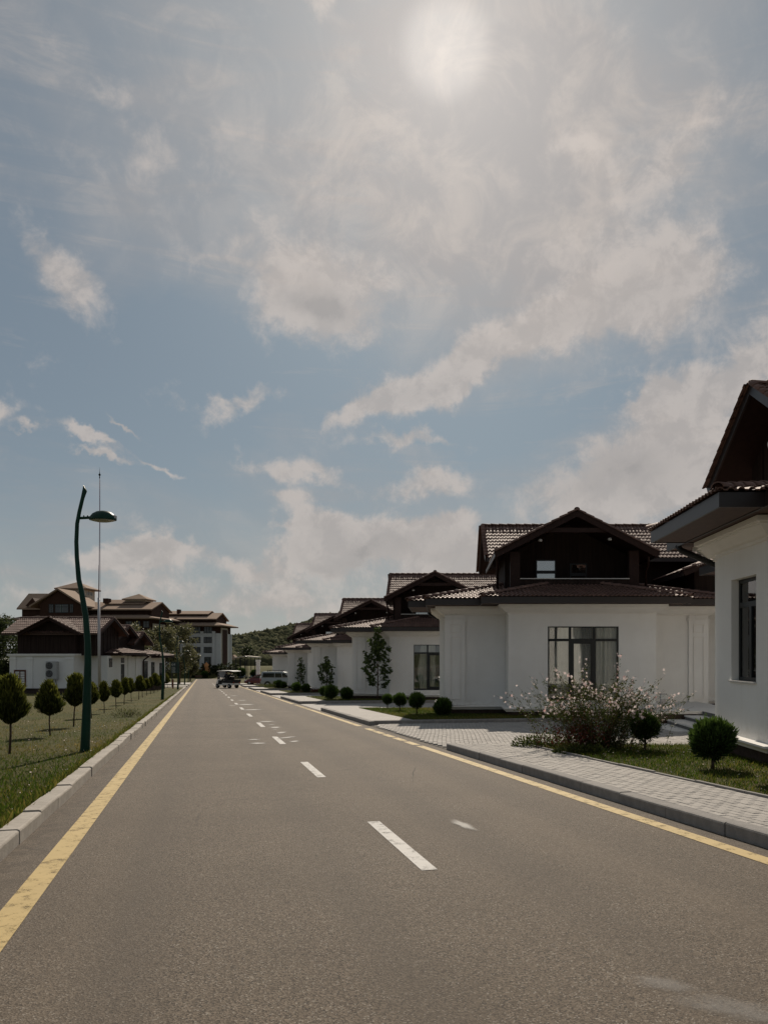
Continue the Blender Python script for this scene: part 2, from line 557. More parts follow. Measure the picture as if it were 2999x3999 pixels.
mat('barge_wood', (0.026, 0.012, 0.009), 0.6, 0.2, 9.0, spec=0.2)
mat('roof_tile', (0.135, 0.080, 0.064), 0.64, 0.18, 9.0, 0.12, 90.0, 0.5, isl=0.22, stint=(0.95, 0.72, 0.62))
mat('roof_deck', (0.03, 0.022, 0.02), 0.8)
mat('window_frame', (0.010, 0.013, 0.014), 0.4, 0.05, 5.0)
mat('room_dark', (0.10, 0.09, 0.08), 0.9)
mat('sky_pale', (0.62, 0.57, 0.53), 0.9)  # pale tone painted for the sky mirrored in the balcony panes
mat('sheer_curtain', (0.80, 0.76, 0.70), 0.95, 0.05, 3.0)
mat('drape', (0.15, 0.17, 0.165), 0.95, 0.1, 6.0)
mat('kerb_grey', (0.255, 0.24, 0.225), 0.85, 0.14, 10.0, 0.3, 70.0, 0.25, 0.35, 1.7, isl=0.07)
mat('kerb_pale', (0.40, 0.365, 0.32), 0.88, 0.14, 12.0, 0.4, 60.0, 0.2, 0.40, 2.2, isl=0.08, tint=(0.25, 0.22, 0.185))
mat('paver', (0.375, 0.35, 0.32), 0.85, 0.10, 18.0, 0.25, 120.0, 0.25, 0.22, 0.9, isl=0.09)
mat('paver_bed', (0.10, 0.088, 0.075), 0.95, 0.2, 20.0)
mat('step_stone', (0.62, 0.595, 0.555), 0.8, 0.08, 8.0, 0.15, 60.0)  # on the steps, lightened to suggest sunlit treads
mat('step_riser', (0.13, 0.127, 0.122), 0.85, 0.15, 8.0, 0.2, 60.0)  # darker than the treads, shade on the upright faces put into the colour
mat('mast_green', (0.001, 0.032, 0.018), 0.42, 0.15, 5.0, 0.05, 40.0, 0.25)
mat('steel', (0.42, 0.40, 0.40), 0.5, 0.06, 3.0, metallic=0.3)
mat('steel_violet', (0.20, 0.14, 0.20), 0.5, 0.06, 3.0)
mat('lamp_glass', (0.30, 0.31, 0.28), 0.15, 0.03, 3.0)
mat('black_metal', (0.012, 0.012, 0.013), 0.45, 0.1, 5.0)
mat('ac_white', (0.42, 0.42, 0.41), 0.5, 0.05, 4.0)
mat('ac_dark', (0.035, 0.035, 0.038), 0.5)
mat('bark', (0.085, 0.060, 0.043), 0.9, 0.3, 25.0, 0.6, 40.0, 0.15)
mat('stem_green', (0.12, 0.10, 0.045), 0.8, 0.2, 12.0)
mat('stem_red', (0.16, 0.062, 0.045), 0.8, 0.2, 12.0)
leaf_mat('flower_white', (0.88, 0.77, 0.74), (0.82, 0.52, 0.50), isl=0.1, trans=0.4)
mat('cream_wall', (0.50, 0.44, 0.36), 0.85, 0.05, 1.0)
mat('hotel_white', (0.60, 0.60, 0.585), 0.85, 0.03, 1.0)
mat('hotel_brown', (0.050, 0.024, 0.016), 0.8, 0.15, 1.0, spec=0.15)
mat('hotel_roof', (0.26, 0.185, 0.135), 0.85, 0.08, 0.6, spec=0.12)
mat('far_glass', (0.018, 0.022, 0.026), 0.12, 0.05, 1.0, spec=0.6)
mat('car_silver', (0.28, 0.31, 0.31), 0.3, 0.02, 2.0, coat=0.6, metallic=0.2)
mat('car_red', (0.10, 0.008, 0.008), 0.3, 0.02, 2.0, coat=0.7)
mat('car_glass', (0.015, 0.02, 0.022), 0.06, 0.02, 2.0, spec=0.7)
mat('tyre', (0.015, 0.015, 0.015), 0.85)
mat('rim', (0.36, 0.36, 0.36), 0.35, metallic=0.5)
mat('cart_white', (0.68, 0.67, 0.64), 0.4, 0.03, 3.0)
mat('seat_black', (0.012, 0.012, 0.013), 0.6)
mat('cloth_dark', (0.02, 0.02, 0.024), 0.9)
mat('cloth_grey', (0.05, 0.05, 0.055), 0.9)
mat('skin', (0.38, 0.22, 0.16), 0.6)
mat('hair', (0.015, 0.011, 0.009), 0.7)
mat('red_light', (0.35, 0.01, 0.01), 0.3)
mat('sign_green', (0.008, 0.024, 0.024), 0.45)
mat('sign_white', (0.55, 0.56, 0.55), 0.6)
mat('rust', (0.14, 0.050, 0.030), 0.8, 0.2, 9.0)
mat('wood_bench', (0.11, 0.055, 0.034), 0.7, 0.2, 9.0)
mat('orange_cloth', (0.62, 0.27, 0.10), 0.85, 0.1, 3.0)
mat('red_cloth', (0.45, 0.10, 0.06), 0.85, 0.1, 3.0)
mat('blue_cloth', (0.20, 0.27, 0.36), 0.7, 0.1, 3.0)
mat('canopy', (0.56, 0.50, 0.41), 0.85, 0.05, 3.0)
mat('hill_earth', (0.035, 0.04, 0.018), 0.95, 0.2, 0.05)
glass_mat('window_glass', (0.93, 0.955, 0.945), refl=0.3)
glass_mat('balcony_glass', (0.5, 0.55, 0.56), refl=3.2)
glass_mat('clear_glass', (0.9, 0.92, 0.92), refl=0.1)
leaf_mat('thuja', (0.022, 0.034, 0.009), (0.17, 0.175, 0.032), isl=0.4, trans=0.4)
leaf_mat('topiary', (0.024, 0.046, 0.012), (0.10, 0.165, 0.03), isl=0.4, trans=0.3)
leaf_mat('sapling_leaf', (0.050, 0.078, 0.026), (0.15, 0.19, 0.06), isl=0.4, trans=0.4)
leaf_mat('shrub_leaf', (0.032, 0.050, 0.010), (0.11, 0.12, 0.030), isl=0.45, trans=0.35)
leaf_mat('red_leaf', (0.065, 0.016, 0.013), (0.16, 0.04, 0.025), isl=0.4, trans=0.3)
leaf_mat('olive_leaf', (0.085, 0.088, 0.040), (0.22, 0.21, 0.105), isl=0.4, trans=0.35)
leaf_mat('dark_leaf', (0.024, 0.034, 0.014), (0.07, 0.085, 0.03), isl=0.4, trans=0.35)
leaf_mat('grass_blade', (0.048, 0.088, 0.008), (0.28, 0.20, 0.055), isl=0.45, trans=0.45)
leaf_mat('hazed_forest', (0.056, 0.060, 0.034), (0.100, 0.098, 0.060), isl=0.35, trans=0.0, rough=1.0, spec=0.0)  # leaf colour paled and greyed to stand in for distant haze


# ------------------------------------------------------------------ mesh helpers
class MB:
    def __init__(self):
        self.v = []
        self.f = []
        self.smooth = False

    def add(self, vs, fs):
        o = len(self.v)
        self.v.extend([tuple(p) for p in vs])
        self.f.extend([tuple(i + o for i in fc) for fc in fs])
        return self

    def box(self, x0, x1, y0, y1, z0, z1):
        return self.add([(x0, y0, z0), (x1, y0, z0), (x1, y1, z0), (x0, y1, z0),
                         (x0, y0, z1), (x1, y0, z1), (x1, y1, z1), (x0, y1, z1)],
                        [(3, 2, 1, 0), (4, 5, 6, 7), (0, 1, 5, 4), (1, 2, 6, 5), (2, 3, 7, 6), (3, 0, 4, 7)])

    def bar(self, a, b, w, h, up=(0, 0, 1)):
        """box bar between two points"""
        a, b = Vector(a), Vector(b)
        d = (b - a).normalized()
        s = d.cross(Vector(up))
        if s.length < 1e-4:
            s = d.cross(Vector((1, 0, 0)))
        s.normalize()
        u = s.cross(d)
        vs = []
        for p in (a, b):
            for (i, j) in ((-1, -1), (1, -1), (1, 1), (-1, 1)):
                vs.append(p + s * (i * w / 2) + u * (j * h / 2))
        return self.add(vs, [(3, 2, 1, 0), (4, 5, 6, 7), (0, 1, 5, 4), (1, 2, 6, 5), (2, 3, 7, 6), (3, 0, 4, 7)])

    def prism(self, poly, axis, a, b):
        """extrude a 2D polygon along an axis (0 x, 1 y, 2 z)"""
        n = len(poly)

        def mk(p, t):
            if axis == 0:
                return (t, p[0], p[1])
            if axis == 1:
                return (p[0], t, p[1])
            return (p[0], p[1], t)
        vs = [mk(p, a) for p in poly] + [mk(p, b) for p in poly]
        fs = [tuple(range(n)), tuple(range(2 * n - 1, n - 1, -1))]
        fs += [(i, n + i, n + (i + 1) % n, (i + 1) % n) for i in range(n)]
        return self.add(vs, fs)

    def tube(self, pts, radii, n=8, cap=True):
        pts = [Vector(p) for p in pts]
        if not hasattr(radii, '__len__'):
            radii = [radii] * len(pts)
        base = len(self.v)
        ref = None
        for i, p in enumerate(pts):
            d = (pts[min(i + 1, len(pts) - 1)] - pts[max(i - 1, 0)]).normalized()
            if ref is None:
                ref = d.orthogonal().normalized()
            s = (ref - d * ref.dot(d))
            if s.length < 1e-5:
                s = d.orthogonal()
            s.normalize()
            ref = s
            u = d.cross(s)
            for k in range(n):
                a = 2 * math.pi * k / n
                self.v.append(tuple(p + (s * math.cos(a) + u * math.sin(a)) * radii[i]))
        for i in range(len(pts) - 1):
            for k in range(n):
                a0 = base + i * n + k
                a1 = base + i * n + (k + 1) % n
                self.f.append((a0, a1, a1 + n, a0 + n))
        if cap:
            self.f.append(tuple(base + k for k in range(n - 1, -1, -1)))
            e = base + (len(pts) - 1) * n
            self.f.append(tuple(e + k for k in range(n)))
        return self

    def lathe(self, prof, c, n=16, axis=2, sx=1.0, sy=1.0):
        """prof: (radius, height) pairs around an axis through c"""
        base = len(self.v)
        for (r, h) in prof:
            for k in range(n):
                a = 2 * math.pi * k / n
                p = [r * math.cos(a) * sx, r * math.sin(a) * sy, h]
                if axis == 0:
                    p = [p[2], p[0], p[1]]
                elif axis == 1:
                    p = [p[0], p[2], p[1]]
                self.v.append((c[0] + p[0], c[1] + p[1], c[2] + p[2]))
        for i in range(len(prof) - 1):
            for k in range(n):
                a0 = base + i * n + k
                a1 = base + i * n + (k + 1) % n
                self.f.append((a0, a1, a1 + n, a0 + n))
        self.f.append(tuple(base + k for k in range(n - 1, -1, -1)))
        e = base + (len(prof) - 1) * n
        self.f.append(tuple(e + k for k in range(n)))
        return self

    def mesh(self, name, material, origin=(0, 0, 0), smooth=None):
        me = bpy.data.meshes.new(name)
        o = origin
        me.from_pydata([(p[0] - o[0], p[1] - o[1], p[2] - o[2]) for p in self.v], [], self.f)
        if material:
            me.materials.append(MATS[material])
        sm = self.smooth if smooth is None else smooth
        if sm:
            me.polygons.foreach_set('use_smooth', [True] * len(me.polygons))
        me.update()
        return me

    def build(self, name, material, parent=None, origin=None, smooth=None, bevel=0.0):
        if origin is None:
            origin = world_loc(parent) if parent is not None else (0, 0, 0)
        me = self.mesh(name, material, origin, smooth)
        ob = bpy.data.objects.new(name, me)
        col.objects.link(ob)
        if parent is not None:
            ob.parent = parent
        elif any(abs(c) > 0 for c in origin):
            ob.location = origin
        if bevel > 0:
            bv = ob.modifiers.new('bevel', 'BEVEL')
            bv.width = bevel
            bv.segments = 2
            bv.limit_method = 'ANGLE'
        return ob


def world_loc(ob):
    p = Vector((0, 0, 0))
    while ob is not None:
        p += Vector(ob.location)
        ob = ob.parent
    return tuple(p)


def tag(o, label=None, cat=None, group=None, kind=None):
    if label:
        o['label'] = label
    if cat:
        o['category'] = cat
    if group:
        o['group'] = group
    if kind:
        o['kind'] = kind
    return o


def empty(name, loc=(0, 0, 0), rz=0.0):
    o = bpy.data.objects.new(name, None)
    o.empty_display_size = 0.3
    o.location = loc
    o.rotation_euler = (0, 0, rz)
    col.objects.link(o)
    return o


def link_mesh(name, me, parent=None, matrix=None):
    o = bpy.data.objects.new(name, me)
    col.objects.link(o)
    if parent is not None:
        o.parent = parent
    if matrix is not None:
        o.matrix_local = matrix
    return o


def copy_tree(o, parent=None):
    c = o.copy()
    col.objects.link(c)
    c.parent = parent
    for ch in list(o.children):
        copy_tree(ch, c)
    return c


def np_mesh(name, verts, faces, material, tipvals=None, smooth=False):
    """fast mesh from arrays; faces is (n, k)"""
    me = bpy.data.meshes.new(name)
    verts = np.asarray(verts, dtype=np.float32)
    faces = np.asarray(faces, dtype=np.int32)
    nf, k = faces.shape
    me.vertices.add(len(verts))
    me.vertices.foreach_set('co', verts.ravel())
    me.loops.add(nf * k)
    me.loops.foreach_set('vertex_index', faces.ravel())
    me.polygons.add(nf)
    me.polygons.foreach_set('loop_start', np.arange(0, nf * k, k, dtype=np.int32))
    me.polygons.foreach_set('loop_total', np.full(nf, k, dtype=np.int32))
    if smooth:
        me.polygons.foreach_set('use_smooth', np.ones(nf, dtype=bool))
    if tipvals is not None:
        at = me.attributes.new('tip', 'FLOAT', 'POINT')
        at.data.foreach_set('value', np.asarray(tipvals, dtype=np.float32))
    me.update(calc_edges=True)
    me.validate()
    if material:
        me.materials.append(MATS[material])
    return me


def leaf_arrays(pos, dirs, length, width, tip, kind='kite'):
    """leaves as small four-cornered blades: pos (n,3) base, dirs (n,3) along, length/width (n,)"""
    n = len(pos)
    d = dirs / np.maximum(np.linalg.norm(dirs, axis=1, keepdims=True), 1e-6)
    r = rng.normal(size=(n, 3))
    s = np.cross(d, r)
    s /= np.maximum(np.linalg.norm(s, axis=1, keepdims=True), 1e-6)
    nn = np.cross(s, d)
    L = length[:, None]
    W = width[:, None]
    bend = nn * L * rng.uniform(-0.18, 0.18, (n, 1))
    a = pos
    b = pos + d * L * 0.45 + s * W * 0.5 + bend
    c = pos + d * L
    e = pos + d * L * 0.45 - s * W * 0.5 + bend
    v = np.stack([a, b, c, e], axis=1).reshape(-1, 3)
    f = np.arange(4 * n, dtype=np.int32).reshape(n, 4)
    t = np.repeat(tip, 4)
    return v, f, t


SLOPE = 0.0248      # fall of the ground along Y
SKEW = 0.3035       # the road drifts to the left


def gz(y, h=0.0):
    return h - SLOPE * y


def RD(xo, y, h=0.0):
    """point from road coordinates: xo metres to the right of the camera's line along the road"""
    return (xo - SKEW * y, y, gz(y, h))


# ------------------------------------------------------------------ ground, road, kerbs, paving
NX, NY = 0.9569, 0.2904        # unit vector across the road (to the right)
DX, DY = -0.2904, 0.9569       # unit vector along the road


def PS(p, s, h=0.0):
    """point from across (p) and along (s) the road"""
    x = NX * p + DX * s
    y = NY * p + DY * s
    return (x, y, gz(y, h))


def s_at(p, y):
    return (y - NY * p) / DY


def terrain_z(y):
    if y <= 243:
        return -SLOPE * y
    z0 = -SLOPE * 243
    if y < 268:
        k = (y - 243) / 25.0
        k = k * k * (3 - 2 * k)
        return z0 + (-2.75 - z0) * k
    return -2.75


def build_ground():
    ys = [-60, -30, -10] + list(range(0, 244, 9)) + [243, 246, 249, 252, 255, 258, 261, 264, 268, 280, 310, 360, 450, 700, 1200, 3200]
    ys = sorted(set(ys))
    xs = [(-3000, 0.1), (-900, 0.1), (-300, 0.1), (-120, 0.1), (-60, 0.1), (-30, 0.1), (-15, 0.1), (-6, 0.10), (-1.86, 0.10), (-1.80, -0.06), (2, -0.06),
          (6, -0.06), (12, -0.06), (25, -0.06), (60, 0.0), (200, 0.0), (600, 0.0), (1500, 0.0), (4000, 0.0)]
    mb = MB()
    vs = []
    for y in ys:
        for (xo, off) in xs:
            o = off if y < 236 else 0.02
            vs.append((xo - SKEW * y, y, terrain_z(y) + o))
    nx = len(xs)
    fs = []
    for j in range(len(ys) - 1):
        for i in range(nx - 1):
            a = j * nx + i
            fs.append((a, a + 1, a + nx + 1, a + nx))
    mb.add(vs, fs)
    tag(mb.build('ground', 'turf'), kind='structure')


build_ground()


def strip(p0, p1, s0, s1, h, step=1e9):
    mb = MB()
    n = max(1, int(math.ceil((s1 - s0) / step)))
    vs = []
    for i in range(n + 1):
        s = s0 + (s1 - s0) * i / n
        vs += [PS(p0, s, h), PS(p1, s, h)]
    mb.add(vs, [(2 * i, 2 * i + 1, 2 * i + 3, 2 * i + 2) for i in range(n)])
    return mb


road = tag(strip(-1.59, 4.80, -9, 246, 0.0).build('road', 'asphalt'), kind='structure')
cross = MB()
cross.add([(-160, 231.5, gz(231.5, 0.006)), (10, 231.5, gz(231.5, 0.006)), (10, 241.5, gz(241.5, 0.006)), (-160, 241.5, gz(241.5, 0.006))], [(0, 1, 2, 3)])
tag(cross.build('cross_road', 'asphalt'), kind='structure')

strip(-1.253, -1.067, -8, 226, 0.004, 4).build('yellow_line', 'yellow_paint', road)
for k in range(-2, 8):
    # solid in front of each pavement, broken across the drives
    ya, yb = 23.4 + 17 * k, 34.0 + 17 * k
    if k <= -1:
        ya = -8 if k == -1 else None
    if ya is None:
        continue
    strip(4.385, 4.555, s_at(4.47, ya), s_at(4.47, yb), 0.004, 4).build('yellow_line', 'yellow_paint', road)
    y = yb + 0.22
    while y + 0.8 < 23.4 + 17 * (k + 1):
        strip(4.385, 4.555, s_at(4.47, y), s_at(4.47, y + 0.86), 0.004).build('yellow_line', 'yellow_paint', road)
        y += 1.08
for n in range(-1, 22):
    y = 6.25 + 5.6 * n
    strip(1.655, 1.785, s_at(1.72, y), s_at(1.72, y + 2.05), 0.004).build('lane_dash', 'white_paint', road)


def worn_mark(x, y, w, d, rot=0.0, mtl='old_white_paint'):
    n = 26
    ph = random.random() * 9
    V, T, F = [], [], []
    for (k, val) in ((0.0, 1.0), (0.35, 0.9), (1.1, 0.0)):
        for i in range(n):
            a = 2 * math.pi * i / n
            r = k * (1 + 0.16 * math.sin(2 * a + ph) + 0.10 * math.sin(5 * a + 2 * ph) + random.uniform(-0.05, 0.05))
            px, py = r * w / 2 * math.cos(a), r * d / 2 * math.sin(a)
            c, s = math.cos(rot), math.sin(rot)
            xx, yy = x + px * c - py * s, y + px * s + py * c
            V.append((xx, yy, gz(yy, 0.007)))
            T.append(val)
    for L in range(2):
        for i in range(n):
            j = (i + 1) % n
            F.append((L * n + i, L * n + j, (L + 1) * n + j, (L + 1) * n + i))
    link_mesh('worn_mark', np_mesh('worn_mark', V, F, mtl, T), road)


for (px, y, w, d, r) in [(1075, 22.8, 0.36, 0.8, 0), (1098, 20.8, 0.34, 0.7, 0), (1120, 19.2, 0.30, 0.75, -0.4), (1150, 18.1, 0.22, 0.55, -0.2),
                         (1008, 17.6, 0.36, 0.55, 0), (992, 18.6, 0.34, 0.35, 0), (1040, 25.6, 0.7, 0.6, 0), (985, 34.0, 0.85, 1.3, 0.1),
                         (960, 39.7, 0.95, 1.8, 0), (906, 38.5, 0.5, 0.7, 0), (945, 46.0, 0.7, 1.3, 0), (912, 55.5, 0.55, 1.8, 0), (1808, 8.1, 0.17, 0.62, 0.3), (1073, 22.0, 0.2, 0.2, 0), (1060, 24.0, 0.25, 0.3, 0)]:
    worn_mark((px - 1727) / 3100.0 * y, y, w, d, r)
worn_mark(1.42, 3.62, 0.75, 0.34, -0.5, 'faint_paint')
worn_mark(1.1, 3.95, 0.4, 0.2, -0.7, 'faint_paint')


def frame_matrix(p, s, h=0.0, jitter=0.0):
    x, y, z = PS(p, s, h)
    al = Vector((DX, DY, -SLOPE * DY)).normalized()
    ac = Vector((NX, NY, -SLOPE * NY)).normalized()
    if jitter:
        q = Matrix.Rotation(random.uniform(-jitter, jitter), 3, 'Z') @ Matrix.Rotation(random.uniform(-jitter, jitter), 3, 'X')
        al, ac = q @ al, q @ ac
    up = ac.cross(al).normalized()
    m = Matrix(((ac.x, al.x, up.x, x), (ac.y, al.y, up.y, y), (ac.z, al.z, up.z, z), (0, 0, 0, 1)))
    return m


def kerb_mesh(name, mtl, w, top, flip):
    mb = MB()
    c = 0.022
    prof = [(0, -0.1), (w, -0.1), (w, top), (c * 1.2, top), (c * 0.3, top - c * 0.35), (0, top - c)]
    if flip:
        prof = [(-a, b) for (a, b) in prof][::-1]
    mb.prism(prof, 1, 0.004, 0.994)
    return mb.mesh(name, mtl)


kr = tag(empty('pavement_kerb'), kind='structure')
kl = tag(empty('verge_kerb'), kind='structure')
me_r = kerb_mesh('kerb_stone', 'kerb_grey', 0.165, 0.13, False)
me_l = kerb_mesh('kerb_stone', 'kerb_pale', 0.175, 0.14, True)
s = -6.0
while PS(0, s)[1] < 84:
    link_mesh('kerb_stone', me_l, kl, frame_matrix(-1.58 + random.uniform(-0.012, 0.012), s, random.uniform(-0.008, 0.012), 0.010))
    s += 1.0
for k in range(-1, 6):
    ya, yb = (2.0 if k < 0 else 23.95 + 17 * k), 33.2 + 17 * k
    if k == -1:
        yb = 16.2
    sa, sb = s_at(4.785, ya), s_at(4.785, yb)
    n = int(round(sb - sa))
    for i in range(n):
        link_mesh('kerb_stone', me_r, kr, frame_matrix(4.785 + random.uniform(-0.004, 0.004), sb - 1.0 - i, random.uniform(-0.004, 0.004), 0.004))
    if k >= 0:
        # return along the drive
        cx, cy = RD(5.02, 23.92 + 17 * k)[:2]
        dv = Vector((0.9754, 0.2205, 0.0))
        for i in range(10):
            x, y = cx + dv.x * i, cy + dv.y * i
            al = Vector((dv.x, dv.y, -SLOPE * dv.y)).normalized()
            ac = Vector((-dv.y, dv.x, 0)).normalized()
            up = al.cross(ac).normalized()
            M = Matrix(((ac.x, al.x, up.x, x), (ac.y, al.y, up.y, y), (ac.z, al.z, up.z, gz(y)), (0, 0, 0, 1)))
            o = link_mesh('kerb_stone', me_r, kr, M)

# --- forecourt between pavement and villas
mb = MB()
vs = []
ysx = [2, 15.6]
mb.add([RD(5.0, 2, -0.012), RD(26, 2, -0.012), RD(26, 124, -0.012), RD(5.0, 124, -0.012)], [(0, 1, 2, 3)])
forecourt = tag(mb.build('forecourt', 'far_paving'), kind='structure')
mb = MB()
mb.add([RD(5.0, 15.9, 0.006), RD(14, 15.9, 0.006), RD(16, 27.0, 0.006), RD(5.0, 24.1, 0.006)], [(0, 1, 2, 3)])
mb.build('paver_bed', 'paver_bed', forecourt)


def paver_boxes(cells, hfun):
    """cells: list of four plan corners; gives boxes with slightly chamfered tops"""
    V, F = [], []
    for q in cells:
        h = random.uniform(-0.003, 0.003)
        o = len(V)
        cx = sum(a[0] for a in q) / 4
        cy = sum(a[1] for a in q) / 4
        for (x, y) in q:
            V.append((x, y, hfun(y) - 0.05))
        for (x, y) in q:
            V.append((x, y, hfun(y) + h - 0.005))
        for (x, y) in q:
            dx, dy = cx - x, cy - y
            l = math.hypot(dx, dy)
            V.append((x + dx / l * 0.008, y + dy / l * 0.008, hfun(y) + h))
        for i in range(4):
            j = (i + 1) % 4
            F.append((o + i, o + j, o + 4 + j, o + 4 + i))
            F.append((o + 4 + i, o + 4 + j, o + 8 + j, o + 8 + i))
        F.append((o + 8, o + 9, o + 10, o + 11))
    return V, F


cells = []
g = 0.005
ci = 0
x = -1.9
while x < 8.2:
    off = 0.1 if ci % 2 else 0.0
    y = 15.7 + off
    while y < 26.0:
        cx, cy = x + 0.05, y + 0.1
        xo = cx + SKEW * cy
        lim = 23.95 + (xo - 5.0) * 0.226 * 0.93
        if xo > 5.07 and cy < lim and (cy > 16.25 or cx > 2.0):
            wob = 0.012 * math.sin(cy * 1.3 + cx * 0.7)
            cells.append([(x + g / 2 + wob, y + g / 2), (x + 0.1 - g / 2 + wob, y + g / 2), (x + 0.1 - g / 2 + wob, y + 0.2 - g / 2), (x + g / 2 + wob, y + 0.2 - g / 2)])
        y += 0.2
    x += 0.1
    ci += 1
V, F = paver_boxes(cells, lambda y: gz(y, 0.03))
mb = MB()
mb.add(V, F)
tag(mb.build('paver', 'paver', forecourt), kind='stuff')

# --- near pavement: single pavers near the camera, one mass further on
pv = tag(MB().add([PS(4.94, 1, 0.10), PS(6.2, 1, 0.10), (RD(6.47, 16.25, 0.10)), (RD(5.17, 16.25, 0.10))], [(0, 1, 2, 3)]).build('near_pavement', 'paver_bed'), kind='structure')
me_pv = None
vv, ff = paver_boxes([[(0.0025, 0.0025), (0.0985, 0.0025), (0.0985, 0.1975), (0.0025, 0.1975)]], lambda y: 0.0)
mb = MB()
mb.add(vv, ff)
me_pv = mb.mesh('paver', 'paver')
rest = []
singles = 0
for ci in range(12):
    p = 4.956 + ci * 0.101
    s = 1.0 + (0.1 if ci % 2 else 0.0)
    while True:
        x, y, z = PS(p + 0.05, s + 0.1)
        if y > 16.15:
            break
        if 7.6 <= y <= 12.6 and singles < 298:
            link_mesh('paver', me_pv, pv, frame_matrix(p, s, 0.128 + random.uniform(-0.003, 0.003), 0.004))
            singles += 1
        else:
            q = [PS(p + 0.0025, s + 0.0025)[:2], PS(p + 0.0985, s + 0.0025)[:2], PS(p + 0.0985, s + 0.1975)[:2], PS(p + 0.0025, s + 0.1975)[:2]]
            rest.append(q)
        s += 0.2
V, F = paver_boxes(rest, lambda y: gz(y, 0.128))
mb = MB()
mb.add(V, F)
tag(mb.build('paver', 'paver', pv), kind='stuff')
# thin edging stones behind the pavement
mb = MB()
mb.prism([(0, -0.1), (0.055, -0.1), (0.055, 0.150), (0.0, 0.150)], 1, 0.003, 0.995)
me_ed = mb.mesh('edging_stone', 'kerb_grey')
s = 0.0
while PS(6.2, s)[1] < 15.5:
    link_mesh('edging_stone', me_ed, pv, frame_matrix(6.185, s, random.uniform(-0.006, 0.006), 0.006))
    s += 1.0
for k in range(0, 6):
    dy = 17.0 * k
    mb = MB()
    a, b, c, d = RD(5.16, 24.15 + dy, 0.127), RD(6.52, 24.45 + dy, 0.127), RD(6.52, 33.2 + dy, 0.127), RD(5.16, 33.2 + dy, 0.127)
    low = [(q[0], q[1], q[2] - 0.2) for q in (a, b, c, d)]
    mb.add([a, b, c, d] + low, [(0, 1, 2, 3), (4, 5, 1, 0), (5, 6, 2, 1), (6, 7, 3, 2), (7, 4, 0, 3)])
    tag(mb.build('far_pavement', 'far_paving'), kind='structure')

# --- raised lawns in front of the villas
HS = (-SKEW * 17.0, 17.0, -SLOPE * 17.0)     # from one villa to the next


def lawn_poly(k):
    def wp(x, y):
        return (x + HS[0] * k, y + HS[1] * k)

    def rp(xo, y):
        q = RD(xo, y)
        return wp(q[0], q[1])
    if k == -1:
        return [rp(6.53, 33.1), rp(6.53, 19.5), wp(9, 19.5), wp(9, 29.0), wp(0.2, 29.2), wp(0.2, 32.9), wp(-1.0, 32.9)]
    return [rp(6.53, 33.1), rp(6.53, 24.45), wp(8.0, 26.35), wp(8.0, 28.5), wp(0.2, 29.2), wp(0.2, 32.9), wp(-1.0, 32.9)]


def inside(poly, x, y):
    r = False
    n = len(poly)
    j = n - 1
    for i in range(n):
        xi, yi = poly[i]
        xj, yj = poly[j]
        if (yi > y) != (yj > y) and x < (xj - xi) * (y - yi) / (yj - yi) + xi:
            r = not r
        j = i
    return r


for k in range(-1, 6):
    poly = lawn_poly(k)
    mb = MB()
    n = len(poly)
    vs = [(x, y, gz(y, 0.125)) for (x, y) in poly] + [(x, y, gz(y, -0.08)) for (x, y) in poly]
    mb.add(vs, [tuple(range(n))[::-1]] + [(i, (i + 1) % n, n + (i + 1) % n, n + i) for i in range(n)])
    tag(mb.build('lawn', 'turf'), kind='structure')


# --- grass blades
def blades(points, hmin, hmax, wid, dry):
    """points (n,3)"""
    n = len(points)
    lean = rng.normal(0, 0.42, (n, 2))
    d = np.column_stack([lean[:, 0], lean[:, 1], np.ones(n)])
    L = rng.uniform(hmin, hmax, n)
    return leaf_arrays(points, d, L, np.full(n, wid) * rng.uniform(0.7, 1.4, n), np.clip(dry + rng.normal(0, 0.22, n), 0, 1))


def smooth_noise(x, y, sc):
    return 0.5 + 0.25 * (np.sin(x * sc * 1.3 + 1.7 * np.sin(y * sc * 0.7)) + np.sin(y * sc * 1.1 + 2.1 * np.sin(x * sc * 0.9 + 1.3)))


n = 150000
u = rng.random(n)
yy = 1.0 / np.sqrt(1 / 4.5 ** 2 + u * (1 / 75.0 ** 2 - 1 / 4.5 ** 2))
xo = -1.86 - np.abs(rng.random(n)) ** 1.2 * (0.45 * yy + 4)
xx = xo - SKEW * yy
zz = -SLOPE * yy + 0.095
dry = np.clip(smooth_noise(xx, yy, 0.55) * 1.5 - 0.65 + np.where(xo < -3.2, 0.14, -0.1), 0, 1)
v1 = blades(np.column_stack([xx, yy, zz]), 0.03, 0.085, 0.010, dry)
v1[0][:, 2] += 0.0
me = np_mesh('verge_grass', *v1[:2], 'grass_blade', v1[2])
tag(link_mesh('verge_grass', me), 'mown green and dry grass of the verge left of the road', 'grass', kind='stuff')
pts = []
dr = []
for k, cnt in ((-1, 52000), (0, 26000), (1, 9000), (2, 5000)):
    poly = lawn_poly(k)
    bx0, bx1 = min(p[0] for p in poly), max(p[0] for p in poly)
    by0, by1 = min(p[1] for p in poly), max(p[1] for p in poly)
    if k == -1:
        by0 = 7.0
    got = 0
    while got < cnt:
        X = rng.uniform(bx0, bx1, 4000)
        Y = rng.uniform(by0, by1, 4000)
        for a, b in zip(X, Y):
            if inside(poly, a, b):
                pts.append((a, b, gz(b, 0.12)))
                got += 1
                if got >= cnt:
                    break
P = np.array(pts)
dry = np.clip(smooth_noise(P[:, 0], P[:, 1], 0.9) * 0.5 - 0.1, 0, 1)
v1 = blades(P, 0.03, 0.08, 0.011, dry)
me = np_mesh('lawn_grass', *v1[:2], 'grass_blade', v1[2])
